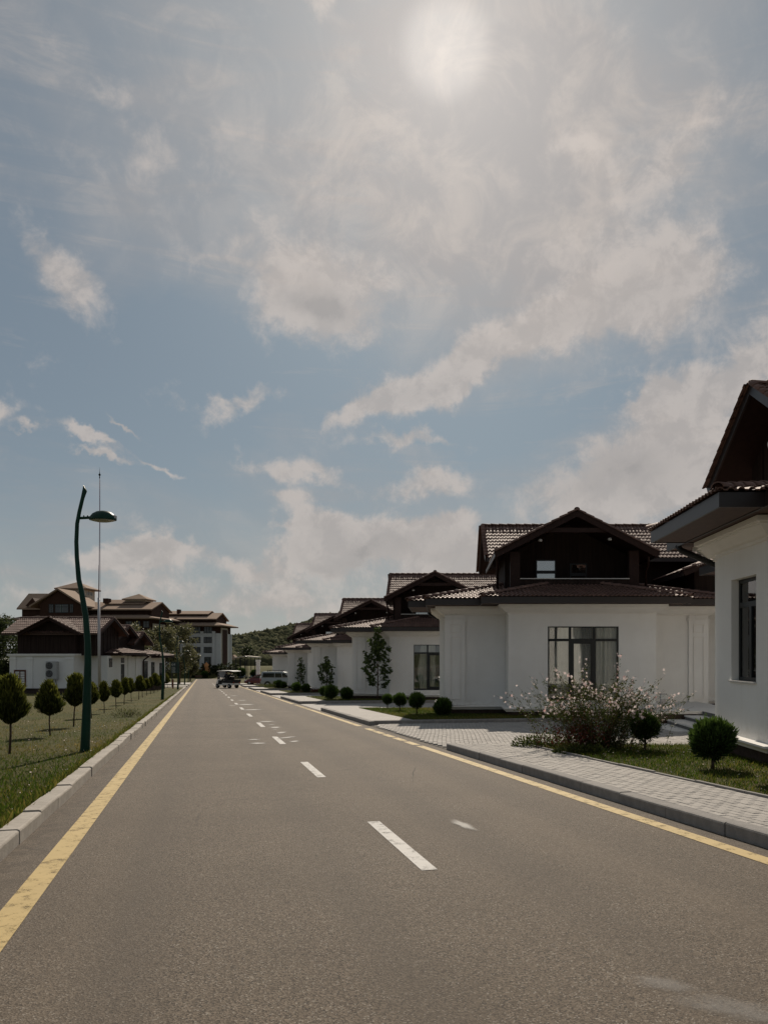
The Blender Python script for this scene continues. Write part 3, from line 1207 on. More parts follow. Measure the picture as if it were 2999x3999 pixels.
tag(link_mesh('lawn_grass', me), 'short green grass of the raised lawns before the villas', 'grass', kind='stuff')

# pale petals and bits lying on the grass
m_ = 420
px_ = np.concatenate([-1.9 - rng.random(260) ** 1.3 * 5.0, rng.uniform(6.7, 9.2, 160)])
py_ = np.concatenate([rng.uniform(7, 24, 260), rng.uniform(8.5, 15.3, 160)])
P = np.column_stack([px_ - SKEW * py_, py_, -SLOPE * py_ + rng.uniform(0.12, 0.17, m_)])
v1 = leaf_arrays(P, rng.normal(0, 1, (m_, 3)) * np.array([1, 1, 0.3]), rng.uniform(0.015, 0.035, m_), rng.uniform(0.01, 0.022, m_), rng.random(m_) * 0.3)
tag(link_mesh('fallen_petals', np_mesh('fallen_petals', v1[0], v1[1], 'flower_white', v1[2])), 'pale petals scattered over the grass', 'petals', kind='stuff')
# coarser tufts hanging over the kerb edge
n = 5000
yy = 5 + rng.random(n) ** 1.8 * 50
xo = -1.84 - np.abs(rng.normal(0, 0.06, n))
v1 = blades(np.column_stack([xo - SKEW * yy, yy, -SLOPE * yy + 0.10]), 0.05, 0.14, 0.011, np.full(n, 0.25))
tag(link_mesh('edge_grass', np_mesh('edge_grass', v1[0], v1[1], 'grass_blade', v1[2])), 'longer grass along the back of the left kerb', 'grass', kind='stuff')


# ------------------------------------------------------------------ far hill with its wood
def ridge_h(x):
    pts = [(-520, -3), (-330, 3), (-230, 9), (-186, 13), (-150, 20), (-119, 28), (-96, 35), (-40, 44), (40, 50), (160, 46), (320, 30), (520, 8), (700, -3)]
    for (a, ha), (b, hb) in zip(pts, pts[1:]):
        if a <= x <= b:
            k = (x - a) / (b - a)
            return ha + (hb - ha) * k
    return -3.0


def hill_z(x, y):
    k = max(0.0, min(1.0, (y - 430) / 270.0))
    k = k * k * (3 - 2 * k)
    if y > 700:
        k = max(0.0, 1 - (y - 700) / 500.0)
    return -3.5 + (ridge_h(x) * 0.93 + 3.0) * k


mb = MB()
xs = list(range(-560, 741, 26))
ys = [420, 450, 480, 510, 540, 570, 600, 630, 660, 690, 720, 800, 950, 1200]
vs = [(x, y, hill_z(x, y)) for y in ys for x in xs]
nx = len(xs)
fs = [(j * nx + i, j * nx + i + 1, (j + 1) * nx + i + 1, (j + 1) * nx + i) for j in range(len(ys) - 1) for i in range(nx - 1)]
mb.add(vs, fs)
tag(mb.build('hill', 'hill_earth', smooth=True), kind='structure')

ico = bmesh.new()
bmesh.ops.create_icosphere(ico, subdivisions=1, radius=1.0)
IV = np.array([v.co[:] for v in ico.verts])
IF = np.array([[v.index for v in f.verts] for f in ico.faces])
ico.free()
VV, FF, TT = [], [], []
cnt = 0
off = 0
while cnt < 5400:
    x = random.uniform(-330, -20)
    y = random.uniform(440, 740) if cnt < 4200 else random.uniform(288, 440)
    px = 1727 + x / y * 3100
    if px < 780 or px > 1480:
        continue
    r = random.uniform(1.5, 3.4)
    d = IV * (1 + rng.normal(0, 0.16, (len(IV), 1)))
    d = d * np.array([r, r, r * random.uniform(0.8, 1.25)]) + np.array([x, y, hill_z(x, y) + r * 0.35])
    VV.append(d)
    FF.append(IF + off)
    TT.append(np.full(len(IV), random.random()))
    off += len(IV)
    cnt += 1
me = np_mesh('wood', np.concatenate(VV), np.concatenate(FF), 'hazed_forest', np.concatenate(TT))
tag(link_mesh('wood', me), 'dark green wood covering the far hill behind the villas', 'wood', kind='stuff')


# ------------------------------------------------------------------ the row of villas (one pattern, six houses)
A0 = (4.75, 26.95, gz(26.95, 0.10))
SOF = 3.235
EAVE = 3.45
MS = 0.24           # pitch of the low skirt roof
RECTS = {'A': (-1.22, 10.72, 28.3, 32.0), 'B': (-0.58, 10.08, 27.1, 33.2), 'C': (1.30, 8.20, 26.1, 34.2), 'D': (1.7, 14.5, 30.0, 38.2)}
BLOCKS = {'A': (-0.1, 9.7, 29.25, 31.6), 'B': (0.08, 9.42, 28.1, 32.25), 'C': (2.24, 7.26, 26.95, 33.0), 'D': (2.6, 13.8, 31.5, 37.4)}


def hip_h(r, x, y):
    x0, x1, y0, y1 = r
    d = min(x - x0, x1 - x, y - y0, y1 - y)
    return EAVE + MS * d if d > -0.08 else -9


# ---- roof tile meshes
TW, TL, EXP = 0.30, 0.385, 0.325


def tile_profile():
    pts = []
    for k in range(2):
        b = k * 0.15
        pts += [(b + 0.0, 0.0), (b + 0.022, 0.026), (b + 0.05, 0.033), (b + 0.078, 0.026), (b + 0.1, 0.0)]
    pts.append((0.302, 0.0))
    return pts


def make_tile():
    mb = MB()
    pr = tile_profile()
    n = len(pr)
    vs = []
    for (y, lift) in ((0.0, 0.034), (TL, 0.004)):
        for (x, h) in pr:
            vs.append((x, y, h + lift))
    for (x, h) in pr:
        vs.append((x, 0.0, h + 0.034 - 0.020))
    fs = []
    for i in range(n - 1):
        fs.append((i, i + 1, n + i + 1, n + i))
        fs.append((2 * n + i, 2 * n + i + 1, i + 1, i))
    mb.add(vs, fs)
    return mb


TILE = make_tile()
tile_me = TILE.mesh('roof_tile', 'roof_tile')


def make_cap(r0=0.105, r1=0.085, L=0.40):
    mb = MB()
    n = 7
    vs = []
    for (x, r, z) in ((0, r0, 0.012), (L, r1, 0.0)):
        for i in range(n):
            a = math.pi * i / (n - 1)
            vs.append((x, r * math.cos(a), r * math.sin(a) * 0.8 + z))
    for i in range(n):
        a = math.pi * i / (n - 1)
        vs.append((0, (r0 - 0.02) * math.cos(a), (r0 - 0.02) * math.sin(a) * 0.8 + 0.012))
    fs = [(i, n + i, n + i + 1, i + 1) for i in range(n - 1)] + [(2 * n + i, i, i + 1, 2 * n + i + 1) for i in range(n - 1)]
    mb.add(vs, fs)
    mb.smooth = True
    return mb


CAP = make_cap()
cap_me = CAP.mesh('ridge_tile', 'roof_tile', smooth=True)

TILES = []      # (roof, matrix, clips, tagname)
CAPS = []       # (roof, matrix)


def plane_tiles(roof, O, e, s, width, slen, keep, clips, tagname):
    O, e, s = Vector(O), Vector(e).normalized(), Vector(s).normalized()
    n = e.cross(s)
    cols = int(math.ceil(width / TW))
    rows = int(math.ceil(slen / EXP))
    for i in range(rows):
        for j in range(cols):
            p = O + e * (j * TW) + s * (i * EXP)
            c = p + e * (TW / 2) + s * (EXP / 2)
            if not keep(c.x, c.y, c.z):
                continue
            rl = random.uniform(-0.004, 0.004)
            M = Matrix(((e.x, s.x, n.x, p.x + n.x * rl), (e.y, s.y, n.y, p.y + n.y * rl), (e.z, s.z, n.z, p.z + n.z * rl), (0, 0, 0, 1)))
            need = []
            for (co, no) in clips:
                ds = [((p + e * a + s * b) - co).dot(no) for a in (0, TW) for b in (0, TL)]
                if max(ds) > 0.0:
                    need.append((co, no))
                    if min(ds) > 0:
                        need = None
                        break
            if need is None:
                continue
            TILES.append((roof, M, need, tagname))


def cap_line(roof, a, b, step=0.36, lift=0.02):
    a, b = Vector(a), Vector(b)
    d = (b - a)
    L = d.length
    if L < 0.1:
        return
    d.normalize()
    side = Vector((0, 0, 1)).cross(d)
    if side.length < 1e-3:
        side = Vector((1, 0, 0))
    side.normalize()
    up = d.cross(side)
    n = max(1, int(round(L / step)))
    for i in range(n):
        p = a + d * (i * L / n) + up * lift
        CAPS.append((roof, Matrix(((d.x, side.x, up.x, p.x), (d.y, side.y, up.y, p.y), (d.z, side.z, up.z, p.z), (0, 0, 0, 1)))))


def in_upper(x, y):
    return (2.5 < x < 7.0 and 28.75 < y < 33.4) or (2.75 < x < 10.3 and 33.0 < y < 36.6) or (9.5 < x < 11.2 and 29.5 < y < 32.8)


cs = math.cos(math.atan(MS))
sn = math.sin(math.atan(MS))
for key, (x0, x1, y0, y1) in RECTS.items():
    others = [r for kk, r in RECTS.items() if kk != key]

    def top(x, y, z=0.0, r=RECTS[key], oth=others):
        h = hip_h(r, x, y)
        return h > -1 and all(h >= hip_h(o, x, y) - 0.012 for o in oth) and not in_upper(x, y)
    half = min(x1 - x0, y1 - y0) / 2 / cs
    q = 0.70710678
    c00, c10, c11, c01 = Vector((x0, y0, 0)), Vector((x1, y0, 0)), Vector((x1, y1, 0)), Vector((x0, y1, 0))
    ov = 0.05
    # front
    plane_tiles('lower_roof', (x0 - ov, y0 - ov, EAVE - ov * MS), (1, 0, 0), (0, cs, sn), x1 - x0 + 2 * ov, half + 0.1,
                top, [(c00, Vector((-q, q, 0))), (c10, Vector((q, q, 0)))], key + 'f')
    # left
    plane_tiles('lower_roof', (x0 - ov, y1 + ov, EAVE - ov * MS), (0, -1, 0), (cs, 0, sn), y1 - y0 + 2 * ov, half + 0.1,
                top, [(c00, Vector((q, -q, 0))), (c01, Vector((q, q, 0)))], key + 'l')
    # right
    plane_tiles('lower_roof', (x1 + ov, y0 - ov, EAVE - ov * MS), (0, 1, 0), (-cs, 0, sn), y1 - y0 + 2 * ov, half + 0.1,
                top, [(c10, Vector((-q, -q, 0))), (c11, Vector((-q, q, 0)))], key + 'r')
    # back
    plane_tiles('lower_roof', (x1 + ov, y1 + ov, EAVE - ov * MS), (-1, 0, 0), (0, -cs, sn), x1 - x0 + 2 * ov, half + 0.1,
                top, [(c01, Vector((-q, -q, 0))), (c11, Vector((q, -q, 0)))], key + 'b')
    # hips
    for (cx, cy, sx, sy) in ((x0, y0, 1, 1), (x1, y0, -1, 1), (x0, y1, 1, -1), (x1, y1, -1, -1)):
        t, last = 0.0, None
        while t < min(x1 - x0, y1 - y0) / 2 - 0.05:
            if not top(cx + sx * (t + 0.05), cy + sy * (t + 0.05)):
                break
            last = t + 0.05
            t += 0.05
        if last and last > 0.25:
            cap_line('lower_roof', (cx - sx * 0.03, cy - sy * 0.03, EAVE - 0.0), (cx + sx * last, cy + sy * last, EAVE + MS * last), 0.36, 0.035)

# main roof
MX0, MX1, MYR, MZR, MY0, MY1, MZE = 1.75, 11.2, 34.8, 7.16, 32.0, 37.6, 5.45
ms = (MZR - MZE) / (MYR - MY0)
mc, mn = math.cos(math.atan(ms)), math.sin(math.atan(ms))
ml = math.hypot(MYR - MY0, MZR - MZE)
GX, GZ, GX0, GX1, GZE, GY0, GY1 = 4.75, 6.62, 1.9, 7.6, 5.16, 28.0, 33.9
gs = (GZ - GZE) / (GX - GX0)
gc, gn = math.cos(math.atan(gs)), math.sin(math.atan(gs))
gl = math.hypot(GX - GX0, GZ - GZE)


def gable_h(x):
    return GZ - gs * abs(x - GX)


plane_tiles('main_roof', (MX0, MY0 - 0.05, MZE - 0.03), (1, 0, 0), (0, mc, mn), MX1 - MX0, ml + 0.05,
            lambda x, y, z: not (y < GY1 and abs(x - GX) < 2.6 and z < gable_h(x) - 0.12), [(Vector((0, MYR, 0)), Vector((0, 1, 0)))], 'mf')
plane_tiles('main_roof', (MX1, MY1 + 0.05, MZE - 0.03), (-1, 0, 0), (0, -mc, mn), MX1 - MX0, ml + 0.05,
            lambda x, y, z: True, [(Vector((0, MYR, 0)), Vector((0, -1, 0)))], 'mb')
cap_line('main_roof', (MX0, MYR, MZR), (MX1, MYR, MZR), 0.37, 0.03)
cap_line('main_roof', (MX0 + 0.02, MY0 - 0.05, MZE + 0.0), (MX0 + 0.02, MYR, MZR), 0.33, 0.03)
cap_line('main_roof', (MX0 + 0.02, MY1 + 0.05, MZE + 0.0), (MX0 + 0.02, MYR, MZR), 0.33, 0.03)
for (sgn, ex) in ((1, GX0), (-1, GX1)):
    if sgn > 0:
        O, e = (ex - 0.03, GY1, GZE - 0.02), (0, -1, 0)
    else:
        O, e = (ex + 0.03, GY0, GZE - 0.02), (0, 1, 0)
    plane_tiles('gable_roof', O, e, (sgn * gc, 0, gn), GY1 - GY0, gl + 0.02,
                lambda x, y, z: not (y > MY0 and z < MZE + (y - MY0) * ms - 0.14), [(Vector((GX, 0, 0)), Vector((sgn, 0, 0)))], 'g')
    cap_line('gable_roof', (ex - 0.02 * sgn, GY0 + 0.03, GZE), (GX, GY0 + 0.03, GZ), 0.33, 0.01)
cap_line('gable_roof', (GX, GY0 - 0.02, GZ), (GX, GY1, GZ), 0.37, 0.03)
# small roof on the far right of the house
SX, SZ, SX0, SX1, SZE, SY0, SY1 = 10.4, 5.25, 8.7, 12.1, 4.55, 28.6, 33.0
ss = (SZ - SZE) / (SX - SX0)
sc_, sn_ = math.cos(math.atan(ss)), math.sin(math.atan(ss))
for (sgn, ex) in ((1, SX0), (-1, SX1)):
    O, e = ((ex - 0.03, SY1, SZE), (0, -1, 0)) if sgn > 0 else ((ex + 0.03, SY0, SZE), (0, 1, 0))
    plane_tiles('small_roof', O, e, (sgn * sc_, 0, sn_), SY1 - SY0, math.hypot(SX - SX0, SZ - SZE), lambda x, y, z: True,
                [(Vector((SX, 0, 0)), Vector((sgn, 0, 0)))], 's')
cap_line('small_roof', (SX, SY0, SZ), (SX, SY1, SZ), 0.37, 0.03)
cap_line('small_roof', (SX0, SY0 + 0.03, SZE), (SX, SY0 + 0.03, SZ), 0.36, 0.02)


def joined(base_mb, mats_clips, name, material, smooth=False):
    """bake copies of a small mesh into one mesh, cutting those that cross a hip"""
    base = np.array(base_mb.v)
    V, F = [], []
    off = 0
    for (M, clips) in mats_clips:
        A = np.array(M)
        w = base @ A[:3, :3].T + A[:3, 3]
        if not clips:
            V.extend(map(tuple, w))
            F.extend([tuple(i + off for i in f) for f in base_mb.f])
            off += len(w)
        else:
            bm = bmesh.new()
            vs = [bm.verts.new(p) for p in w]
            for f in base_mb.f:
                try:
                    bm.faces.new([vs[i] for i in f])
                except ValueError:
                    pass
            for (co, no) in clips:
                bmesh.ops.bisect_plane(bm, geom=list(bm.verts) + list(bm.edges) + list(bm.faces), plane_co=co, plane_no=no, clear_outer=True)
            bm.verts.index_update()
            V.extend([tuple(v.co) for v in bm.verts])
            F.extend([tuple(v.index + off for v in f.verts) for f in bm.faces])
            off += len(bm.verts)
            bm.free()
    mb = MB()
    mb.v, mb.f = V, F
    me = mb.mesh(name, material, A0, smooth)
    return me


def local_matrix(M):
    m = M.copy()
    m.translation = Vector(M.translation) - Vector(A0)
    return m


def mf_visible(M):
    p = M.translation
    y = 28.0
    x28, z28 = p.x * y / p.y, 1.55 + (p.z - 1.55) * y / p.y
    return z28 > GZ - gs * abs(x28 - GX) + 0.25 and p.x < 10.0


SINGLE = {0: [], -1: []}
for i, (roof, M, cl, tg) in enumerate(TILES):
    if cl:
        continue
    if tg in ('Cf', 'Bf', 'Af'):
        SINGLE[0].append((0 if tg == 'Cf' else 1, M.translation.y, i))
    elif tg == 'mf' and mf_visible(M):
        SINGLE[0].append((0.5, M.translation.y, i))
    if tg in ('Al', 'Af', 'Bl') and M.translation.x < 2.0:
        SINGLE[-1].append((0, M.translation.y, i))
for k in SINGLE:
    SINGLE[k] = set(t[2] for t in sorted(SINGLE[k])[:(296 if k == 0 else 120)])

ROOFS = ('lower_roof', 'main_roof', 'gable_roof', 'small_roof')
JOIN = {}
for rf in ROOFS:
    JOIN[(rf, 'all')] = joined(TILE, [(M, c) for (r, M, c, tg) in TILES if r == rf], 'roof_tile', 'roof_tile')
    JOIN[(rf, 'caps')] = joined(CAP, [(M, None) for (r, M) in CAPS if r == rf], 'ridge_tile', 'roof_tile', True)
    for k in (0, -1):
        JOIN[(rf, k)] = joined(TILE, [(M, c) for i, (r, M, c, tg) in enumerate(TILES) if r == rf and i not in SINGLE[k]], 'roof_tile', 'roof_tile')


def wall_open(mb, axis, face0, face1, a0, a1, z0, z1, oa0, oa1, oz0, oz1):
    """wall slab with one opening; axis 0: slab normal along x, runs along y; axis 1: normal along y, runs along x"""
    def bx(a, b, c, d):
        if axis == 0:
            mb.box(face0, face1, a, b, c, d)
        else:
            mb.box(a, b, face0, face1, c, d)
    bx(a0, oa0, z0, z1)
    bx(oa1, a1, z0, z1)
    bx(oa0, oa1, z0, oz0)
    bx(oa0, oa1, oz1, z1)


def villa_template():
    t = empty('villa', A0)
    # ---- walls
    w = MB()
    ZB, ZT = -0.28, 3.0
    x0, x1, y0, y1 = BLOCKS['C']
    wall_open(w, 1, y0, y0 + 0.25, x0, x1, ZB, ZT, 3.58, 5.99, -0.03, 2.49)
    w.box(x0, x0 + 0.25, y0 + 0.25, y1, ZB, ZT)
    w.box(x1 - 0.25, x1, y0 + 0.25, y1, ZB, ZT)
    x0, x1, y0, y1 = BLOCKS['B']
    w.box(x0, 2.235, y0, y0 + 0.25, ZB, ZT)
    w.box(7.265, x1, y0, y0 + 0.25, ZB, ZT)
    w.box(x0, x0 + 0.25, y0 + 0.25, 29.24, ZB, ZT)
    w.box(x0, 2.235, 31.61, y1, ZB, ZT)
    w.box(7.265, x1, y0 + 0.25, y1, ZB, ZT)
    x0, x1, y0, y1 = BLOCKS['A']
    w.box(x0, 0.6, y0, y0 + 0.25, ZB, ZT)
    w.box(x0, 0.6, y1 - 0.25, y1, ZB, ZT)
    wall_open(w, 0, x0, x0 + 0.25, y0 + 0.25, y1 - 0.25, ZB, ZT, 29.8, 30.9, 0.67, 2.42)
    w.box(9.43, x1, y0, y1, ZB, ZT)
    x0, x1, y0, y1 = BLOCKS['D']
    w.box(x0, x1, y0, y1, ZB, ZT)
    w.build('wall', 'plaster', t)
    # ---- cornice, base mouldings and dark plinth
    cn, bt, pl = MB(), MB(), MB()
    for i, key in enumerate('ABCD'):
        x0, x1, y0, y1 = BLOCKS[key]
        e = 0.003 * i

        def ring(mb, levels):
            vs = []
            for (o, z) in levels:
                vs += [(x0 - o, y0 - o, z), (x1 + o, y0 - o, z), (x1 + o, y1 + o, z), (x0 - o, y1 + o, z)]
            fs = [(3, 2, 1, 0), tuple(len(vs) - 4 + q for q in range(4))]
            for L in range(len(levels) - 1):
                for q in range(4):
                    a, b = L * 4 + q, L * 4 + (q + 1) % 4
                    fs.append((a, b, b + 4, a + 4))
            mb.add(vs, fs)
        ring(cn, [(0.004, 2.90 + e), (0.03, 2.905 + e), (0.03, 2.955 + e), (0.10, 2.97 + e), (0.25, 3.10 + e), (0.27, 3.105 + e), (0.27, 3.135 + e), (0.33, 3.14 + e), (0.33, 3.222 + e)])
        ring(bt, [(0.08, -0.40 - e), (0.10, -0.345 - e), (0.14, -0.34 - e), (0.17, -0.315 - e), (0.17, -0.282 - e), (0.004, -0.27 - e)])
        pl.box(x0 + 0.03, x1 - 0.03, y0 + 0.03, y1 - 0.03, -1.4, -0.39)
    cn.build('cornice', 'trim', t)
    bt.build('base_moulding', 'trim', t)
    pl.build('plinth', 'plinth_stone', t)
    # ---- pilasters
    for (px0, px1) in ((0.11, 0.80), (8.70, 9.39)):
        p = MB()
        p.box(px0, px1, 28.02, 28.12, -0.26, 2.91)
        p.box(px0 - 0.05, px1 + 0.05, 27.98, 28.13, 2.76, 2.80)
        p.box(px0 - 0.03, px1 + 0.03, 28.0, 28.13, 2.72, 2.757)
        po = p.build('pilaster', 'plaster', t)
        for (za, zb) in ((2.30, 2.60), (-0.04, 2.16)):
            m = MB()
            a, b = px0 + 0.16, px1 - 0.16
            yy0, yy1 = 27.992, 28.03
            m.box(a, b, yy0, yy1, zb - 0.03, zb)
            m.box(a, b, yy0, yy1, za, za + 0.03)
            m.box(a, a + 0.03, yy0, yy1, za + 0.03, zb - 0.03)
            m.box(b - 0.03, b, yy0, yy1, za + 0.03, zb - 0.03)
            m.build('moulding', 'trim', po)
    # ---- eaves: soffit boards and fascia
    sf, fa = MB(), MB()
    for i, key in enumerate('ABCD'):
        x0, x1, y0, y1 = RECTS[key]
        e = 0.002 * i
        sf.box(x0 + 0.03, x1 - 0.03, y0 + 0.03, y1 - 0.03, SOF + 0.004 + e, SOF + 0.03 + e)
        zt = EAVE - 0.012
        fa.box(x0, x1, y0, y0 + 0.035, SOF - 0.01, zt)
        fa.box(x0, x1, y1 - 0.035, y1, SOF - 0.01, zt)
        fa.box(x0, x0 + 0.035, y0 + 0.035, y1 - 0.035, SOF - 0.01, zt)
        fa.box(x1 - 0.035, x1, y0 + 0.035, y1 - 0.035, SOF - 0.01, zt)
    sf.build('soffit', 'soffit_wood', t)
    fa.build('fascia', 'fascia_metal', t)
    # ---- roof decks
    dk = MB()
    for key in 'ABCD':
        x0, x1, y0, y1 = RECTS[key]
        h = min(x1 - x0, y1 - y0) / 2
        z0, z1 = EAVE - 0.012, EAVE - 0.012 + MS * h
        if x1 - x0 >= y1 - y0:
            r = [(x0 + h, y0 + h, z1), (x1 - h, y0 + h, z1)]
            fs = [(0, 1, 5, 4), (1, 2, 5), (2, 3, 4, 5), (3, 0, 4)]
        else:
            r = [(x0 + h, y0 + h, z1), (x0 + h, y1 - h, z1)]
            fs = [(0, 1, 4), (1, 2, 5, 4), (2, 3, 5), (3, 0, 4, 5)]
        dk.add([(x0, y0, z0), (x1, y0, z0), (x1, y1, z0), (x0, y1, z0)] + r, fs)
    decks = {'lower_roof': dk.build('lower_roof', 'roof_deck', t)}
    th = 0.10
    m = MB()
    m.prism([(MY0, MZE - th), (MYR, MZR - th), (MY1, MZE - th), (MY1, MZE), (MYR, MZR), (MY0, MZE)], 0, MX0, MX1)
    decks['main_roof'] = m.build('main_roof', 'barge_wood', t)
    m = MB()
    m.prism([(GX0, GZE - th), (GX, GZ - th), (GX1, GZE - th), (GX1, GZE), (GX, GZ), (GX0, GZE)], 1, GY0 + 0.03, GY1)
    decks['gable_roof'] = m.build('gable_roof', 'barge_wood', t)
    m = MB()
    m.prism([(SX0, SZE - th), (SX, SZ - th), (SX1, SZE - th), (SX1, SZE), (SX, SZ), (SX0, SZE)], 1, SY0 + 0.03, SY1)
    decks['small_roof'] = m.build('small_roof', 'soffit_wood', t)
    # ---- barge boards
    def rake(name, a, b, w, h, mtl):
        m = MB()
        m.bar(a, b, w, h)
        m.build(name, mtl, t)
    rake('barge_board', (GX0 - 0.04, GY0, GZE - 0.10), (GX, GY0, GZ - 0.085), 0.05, 0.23, 'barge_wood')
    rake('barge_board', (GX1 + 0.04, GY0 + 0.002, GZE - 0.10), (GX, GY0 + 0.002, GZ - 0.085), 0.05, 0.23, 'barge_wood')
    rake('barge_board', (MX0, MY0 - 0.03, MZE - 0.09), (MX0, MYR, MZR - 0.07), 0.05, 0.22, 'fascia_metal')
    rake('barge_board', (MX0 + 0.002, MY1 + 0.03, MZE - 0.09), (MX0 + 0.002, MYR, MZR - 0.07), 0.05, 0.22, 'fascia_metal')
    rake('barge_board', (SX0, SY0, SZE - 0.09), (SX, SY0, SZ - 0.08), 0.05, 0.2, 'barge_wood')
    m = MB()
    m.box(MX0 + 0.03, MX1, MY0 - 0.03, MY0 + 0.01, MZE - 0.17, MZE - 0.012)
    m.box(SX0 - 0.03, SX0 + 0.01, SY0 + 0.04, SY1, SZE - 0.17, SZE - 0.012)
    m.box(GX0 - 0.045, GX0 - 0.01, GY0 + 0.04, GY1, GZE - 0.17, GZE - 0.02)
    m.box(GX1 + 0.01, GX1 + 0.045, GY0 + 0.04, GY1, GZE - 0.17, GZE - 0.02)
    m.build('gutter', 'fascia_metal', t)
    # ---- upper storey
    u = MB()
    u.box(2.3, 2.45, 29.2, 33.5, 3.5, GZE + 0.12)
    u.box(7.05, 7.2, 29.2, 33.5, 3.5, GZE + 0.12)
    u.box(2.45, 7.05, 28.5, 28.64, 3.5, 4.24)
    u.prism([(2.45, 3.5), (7.05, 3.5), (7.05, gable_h(7.05) - 0.13), (GX, GZ - 0.13), (2.45, gable_h(2.45) - 0.13)], 1, 30.2, 30.34)
    u.box(2.9, 10.4, 32.75, 36.85, 3.5, MZE + 0.34)
    u.box(9.3, 11.6, 29.3, 33.0, 3.5, SZE + 0.1)
    u.build('upper_wall', 'brown_boards', t)
    for xa in (2.6, 10.4):
        ge = MB()
        ge.prism([(32.72, MZE - 0.3), (36.88, MZE - 0.3), (36.88, MZE + (MY1 - 36.88) * ms - 0.11), (MYR, MZR - 0.11), (32.72, MZE + (32.72 - MY0) * ms - 0.11)], 0, xa, xa + 0.3)
        ge.build('gable_wall', 'brown_boards', t)
    # raised battens on the gable end
    for yy in (33.4, 34.1, 34.8, 35.5, 36.2):
        b = MB()
        zt = MZR - abs(yy - MYR) * ms - 0.13
        b.box(2.57, 2.60, yy - 0.03, yy + 0.03, MZE - 0.3, zt)
        b.build('batten', 'barge_wood', t)
    for (xa, xb) in ((2.44, 2.79), (6.71, 7.06)):
        p = MB()
        p.box(xa, xb, 28.48, 28.80, 3.5, gable_h((xa + xb) / 2 if xa > 4 else xa) - 0.16 - (0.06 if xa < 4 else 0.1))
        p.build('post', 'barge_wood', t)
    b = MB()
    b.box(3.62, 5.88, 28.06, 28.2, 5.86, 6.02)
    b.build('tie_beam', 'barge_wood', t)
    b = MB()
    b.box(2.79, 6.71, 28.46, 28.68, 4.245, 4.275)
    b.build('parapet_cap', 'step_stone', t)
    for (xa, xb, za, zb, blind) in ((3.55, 4.32, 3.95, 5.14, True), (4.85, 5.5, 3.95, 5.0, False)):
        f = MB()
        y0, y1 = 30.14, 30.19
        f.box(xa, xa + 0.05, y0, y1, za, zb)
        f.box(xb - 0.05, xb, y0, y1, za, zb)
        f.box(xa + 0.05, xb - 0.05, y0, y1, zb - 0.05, zb)
        f.box(xa + 0.05, xb - 0.05, y0, y1, za, za + 0.05)
        zm = za + (zb - za) * 0.60
        f.box(xa + 0.05, xb - 0.05, y0, y1, zm - 0.06, zm + 0.06)
        fo = f.build('balcony_window', 'window_frame', t)
        for (c, d) in ((za + 0.05, zm - 0.06), (zm + 0.06, zb - 0.05)):
            g = MB()
            g.box(xa + 0.05, xb - 0.05, 30.155, 30.165, c, d)
            g.build('pane', 'balcony_glass' if blind else 'window_glass', fo)
            if blind:
                g = MB()
                g.box(xa + 0.06, xb - 0.06, 30.17, 30.18, c + 0.01, d - 0.01)
                g.build('blind', 'sky_pale', fo)  # pale sheet added behind the pane in place of a sky reflection
    for (lx, lz) in ((3.5, 5.62), (5.98, 5.66)):
        l = MB()
        l.lathe([(0.0, 0.05), (0.05, 0.045), (0.075, 0.0), (0.07, -0.03), (0.03, -0.05)], (lx, 28.35, lz), 10)
        l.smooth = True
        l.build('spot_lamp', 'sign_white', t)
    l = MB()
    l.lathe([(0.0, 0.04), (0.10, 0.03), (0.12, 0.0), (0.05, -0.04)], (2.35, 35.2, 5.95), 12, 0)
    l.build('wall_lamp', 'sign_white', t)
    # ---- downpipes
    for xs in (2.02, 7.46):
        d = MB()
        d.tube([(xs - 0.1, 28.3, GZE - 0.12), (xs - 0.02, 28.7, 4.75), (xs, 29.1, 4.6), (xs, 29.1, 3.75)], 0.045, 8)
        d.smooth = True
        d.build('downpipe', 'barge_wood', t)
    d = MB()
    d.tube([(-0.55, 32.55, SOF + 0.02), (-0.5, 32.5, SOF - 0.08), (0.3, 32.36, SOF - 0.45), (0.38, 32.35, SOF - 0.6), (0.38, 32.35, -0.6)], 0.06, 8)
    d.smooth = True
    d.build('downpipe', 'black_metal', t)
    # ---- tall French window of the bay
    f = MB()
    y0, y1 = 27.0, 27.07
    f.box(3.582, 3.607, y0, y1, -0.028, 2.488)
    f.box(5.93, 5.988, y0, y1, -0.028, 2.488)
    f.box(3.607, 5.93, y0, y1, 2.452, 2.488)
    f.box(3.607, 5.93, y0 + 0.002, y1, -0.028, 0.06)
    f.box(3.607, 5.93, y0 - 0.004, y1, 1.985, 2.072)
    for (xa, xb, za, zb) in ((4.30, 4.385, 2.072, 2.452), (5.125, 5.215, 2.072, 2.452), (4.30, 4.472, 0.06, 1.985), (5.05, 5.22, 0.06, 1.985)):
        f.box(xa, xb, y0 - 0.002, y1, za, zb)
    f.box(4.472, 5.05, y0 - 0.008, y1, 1.90, 1.985)
    f.box(4.472, 5.05, y0 - 0.008, y1, 0.06, 0.16)
    fo = f.build('french_window', 'window_frame', t)
    for (xa, xb, za, zb) in ((3.607, 4.30, 2.072, 2.452), (4.385, 5.125, 2.072, 2.452), (5.215, 5.93, 2.072, 2.452),
                             (3.607, 4.30, 0.06, 1.985), (4.472, 5.05, 0.16, 1.90), (5.22, 5.93, 0.06, 1.985)):
        g = MB()
        g.box(xa, xb, 27.03, 27.04, za, zb)
        g.build('pane', 'window_glass', fo)

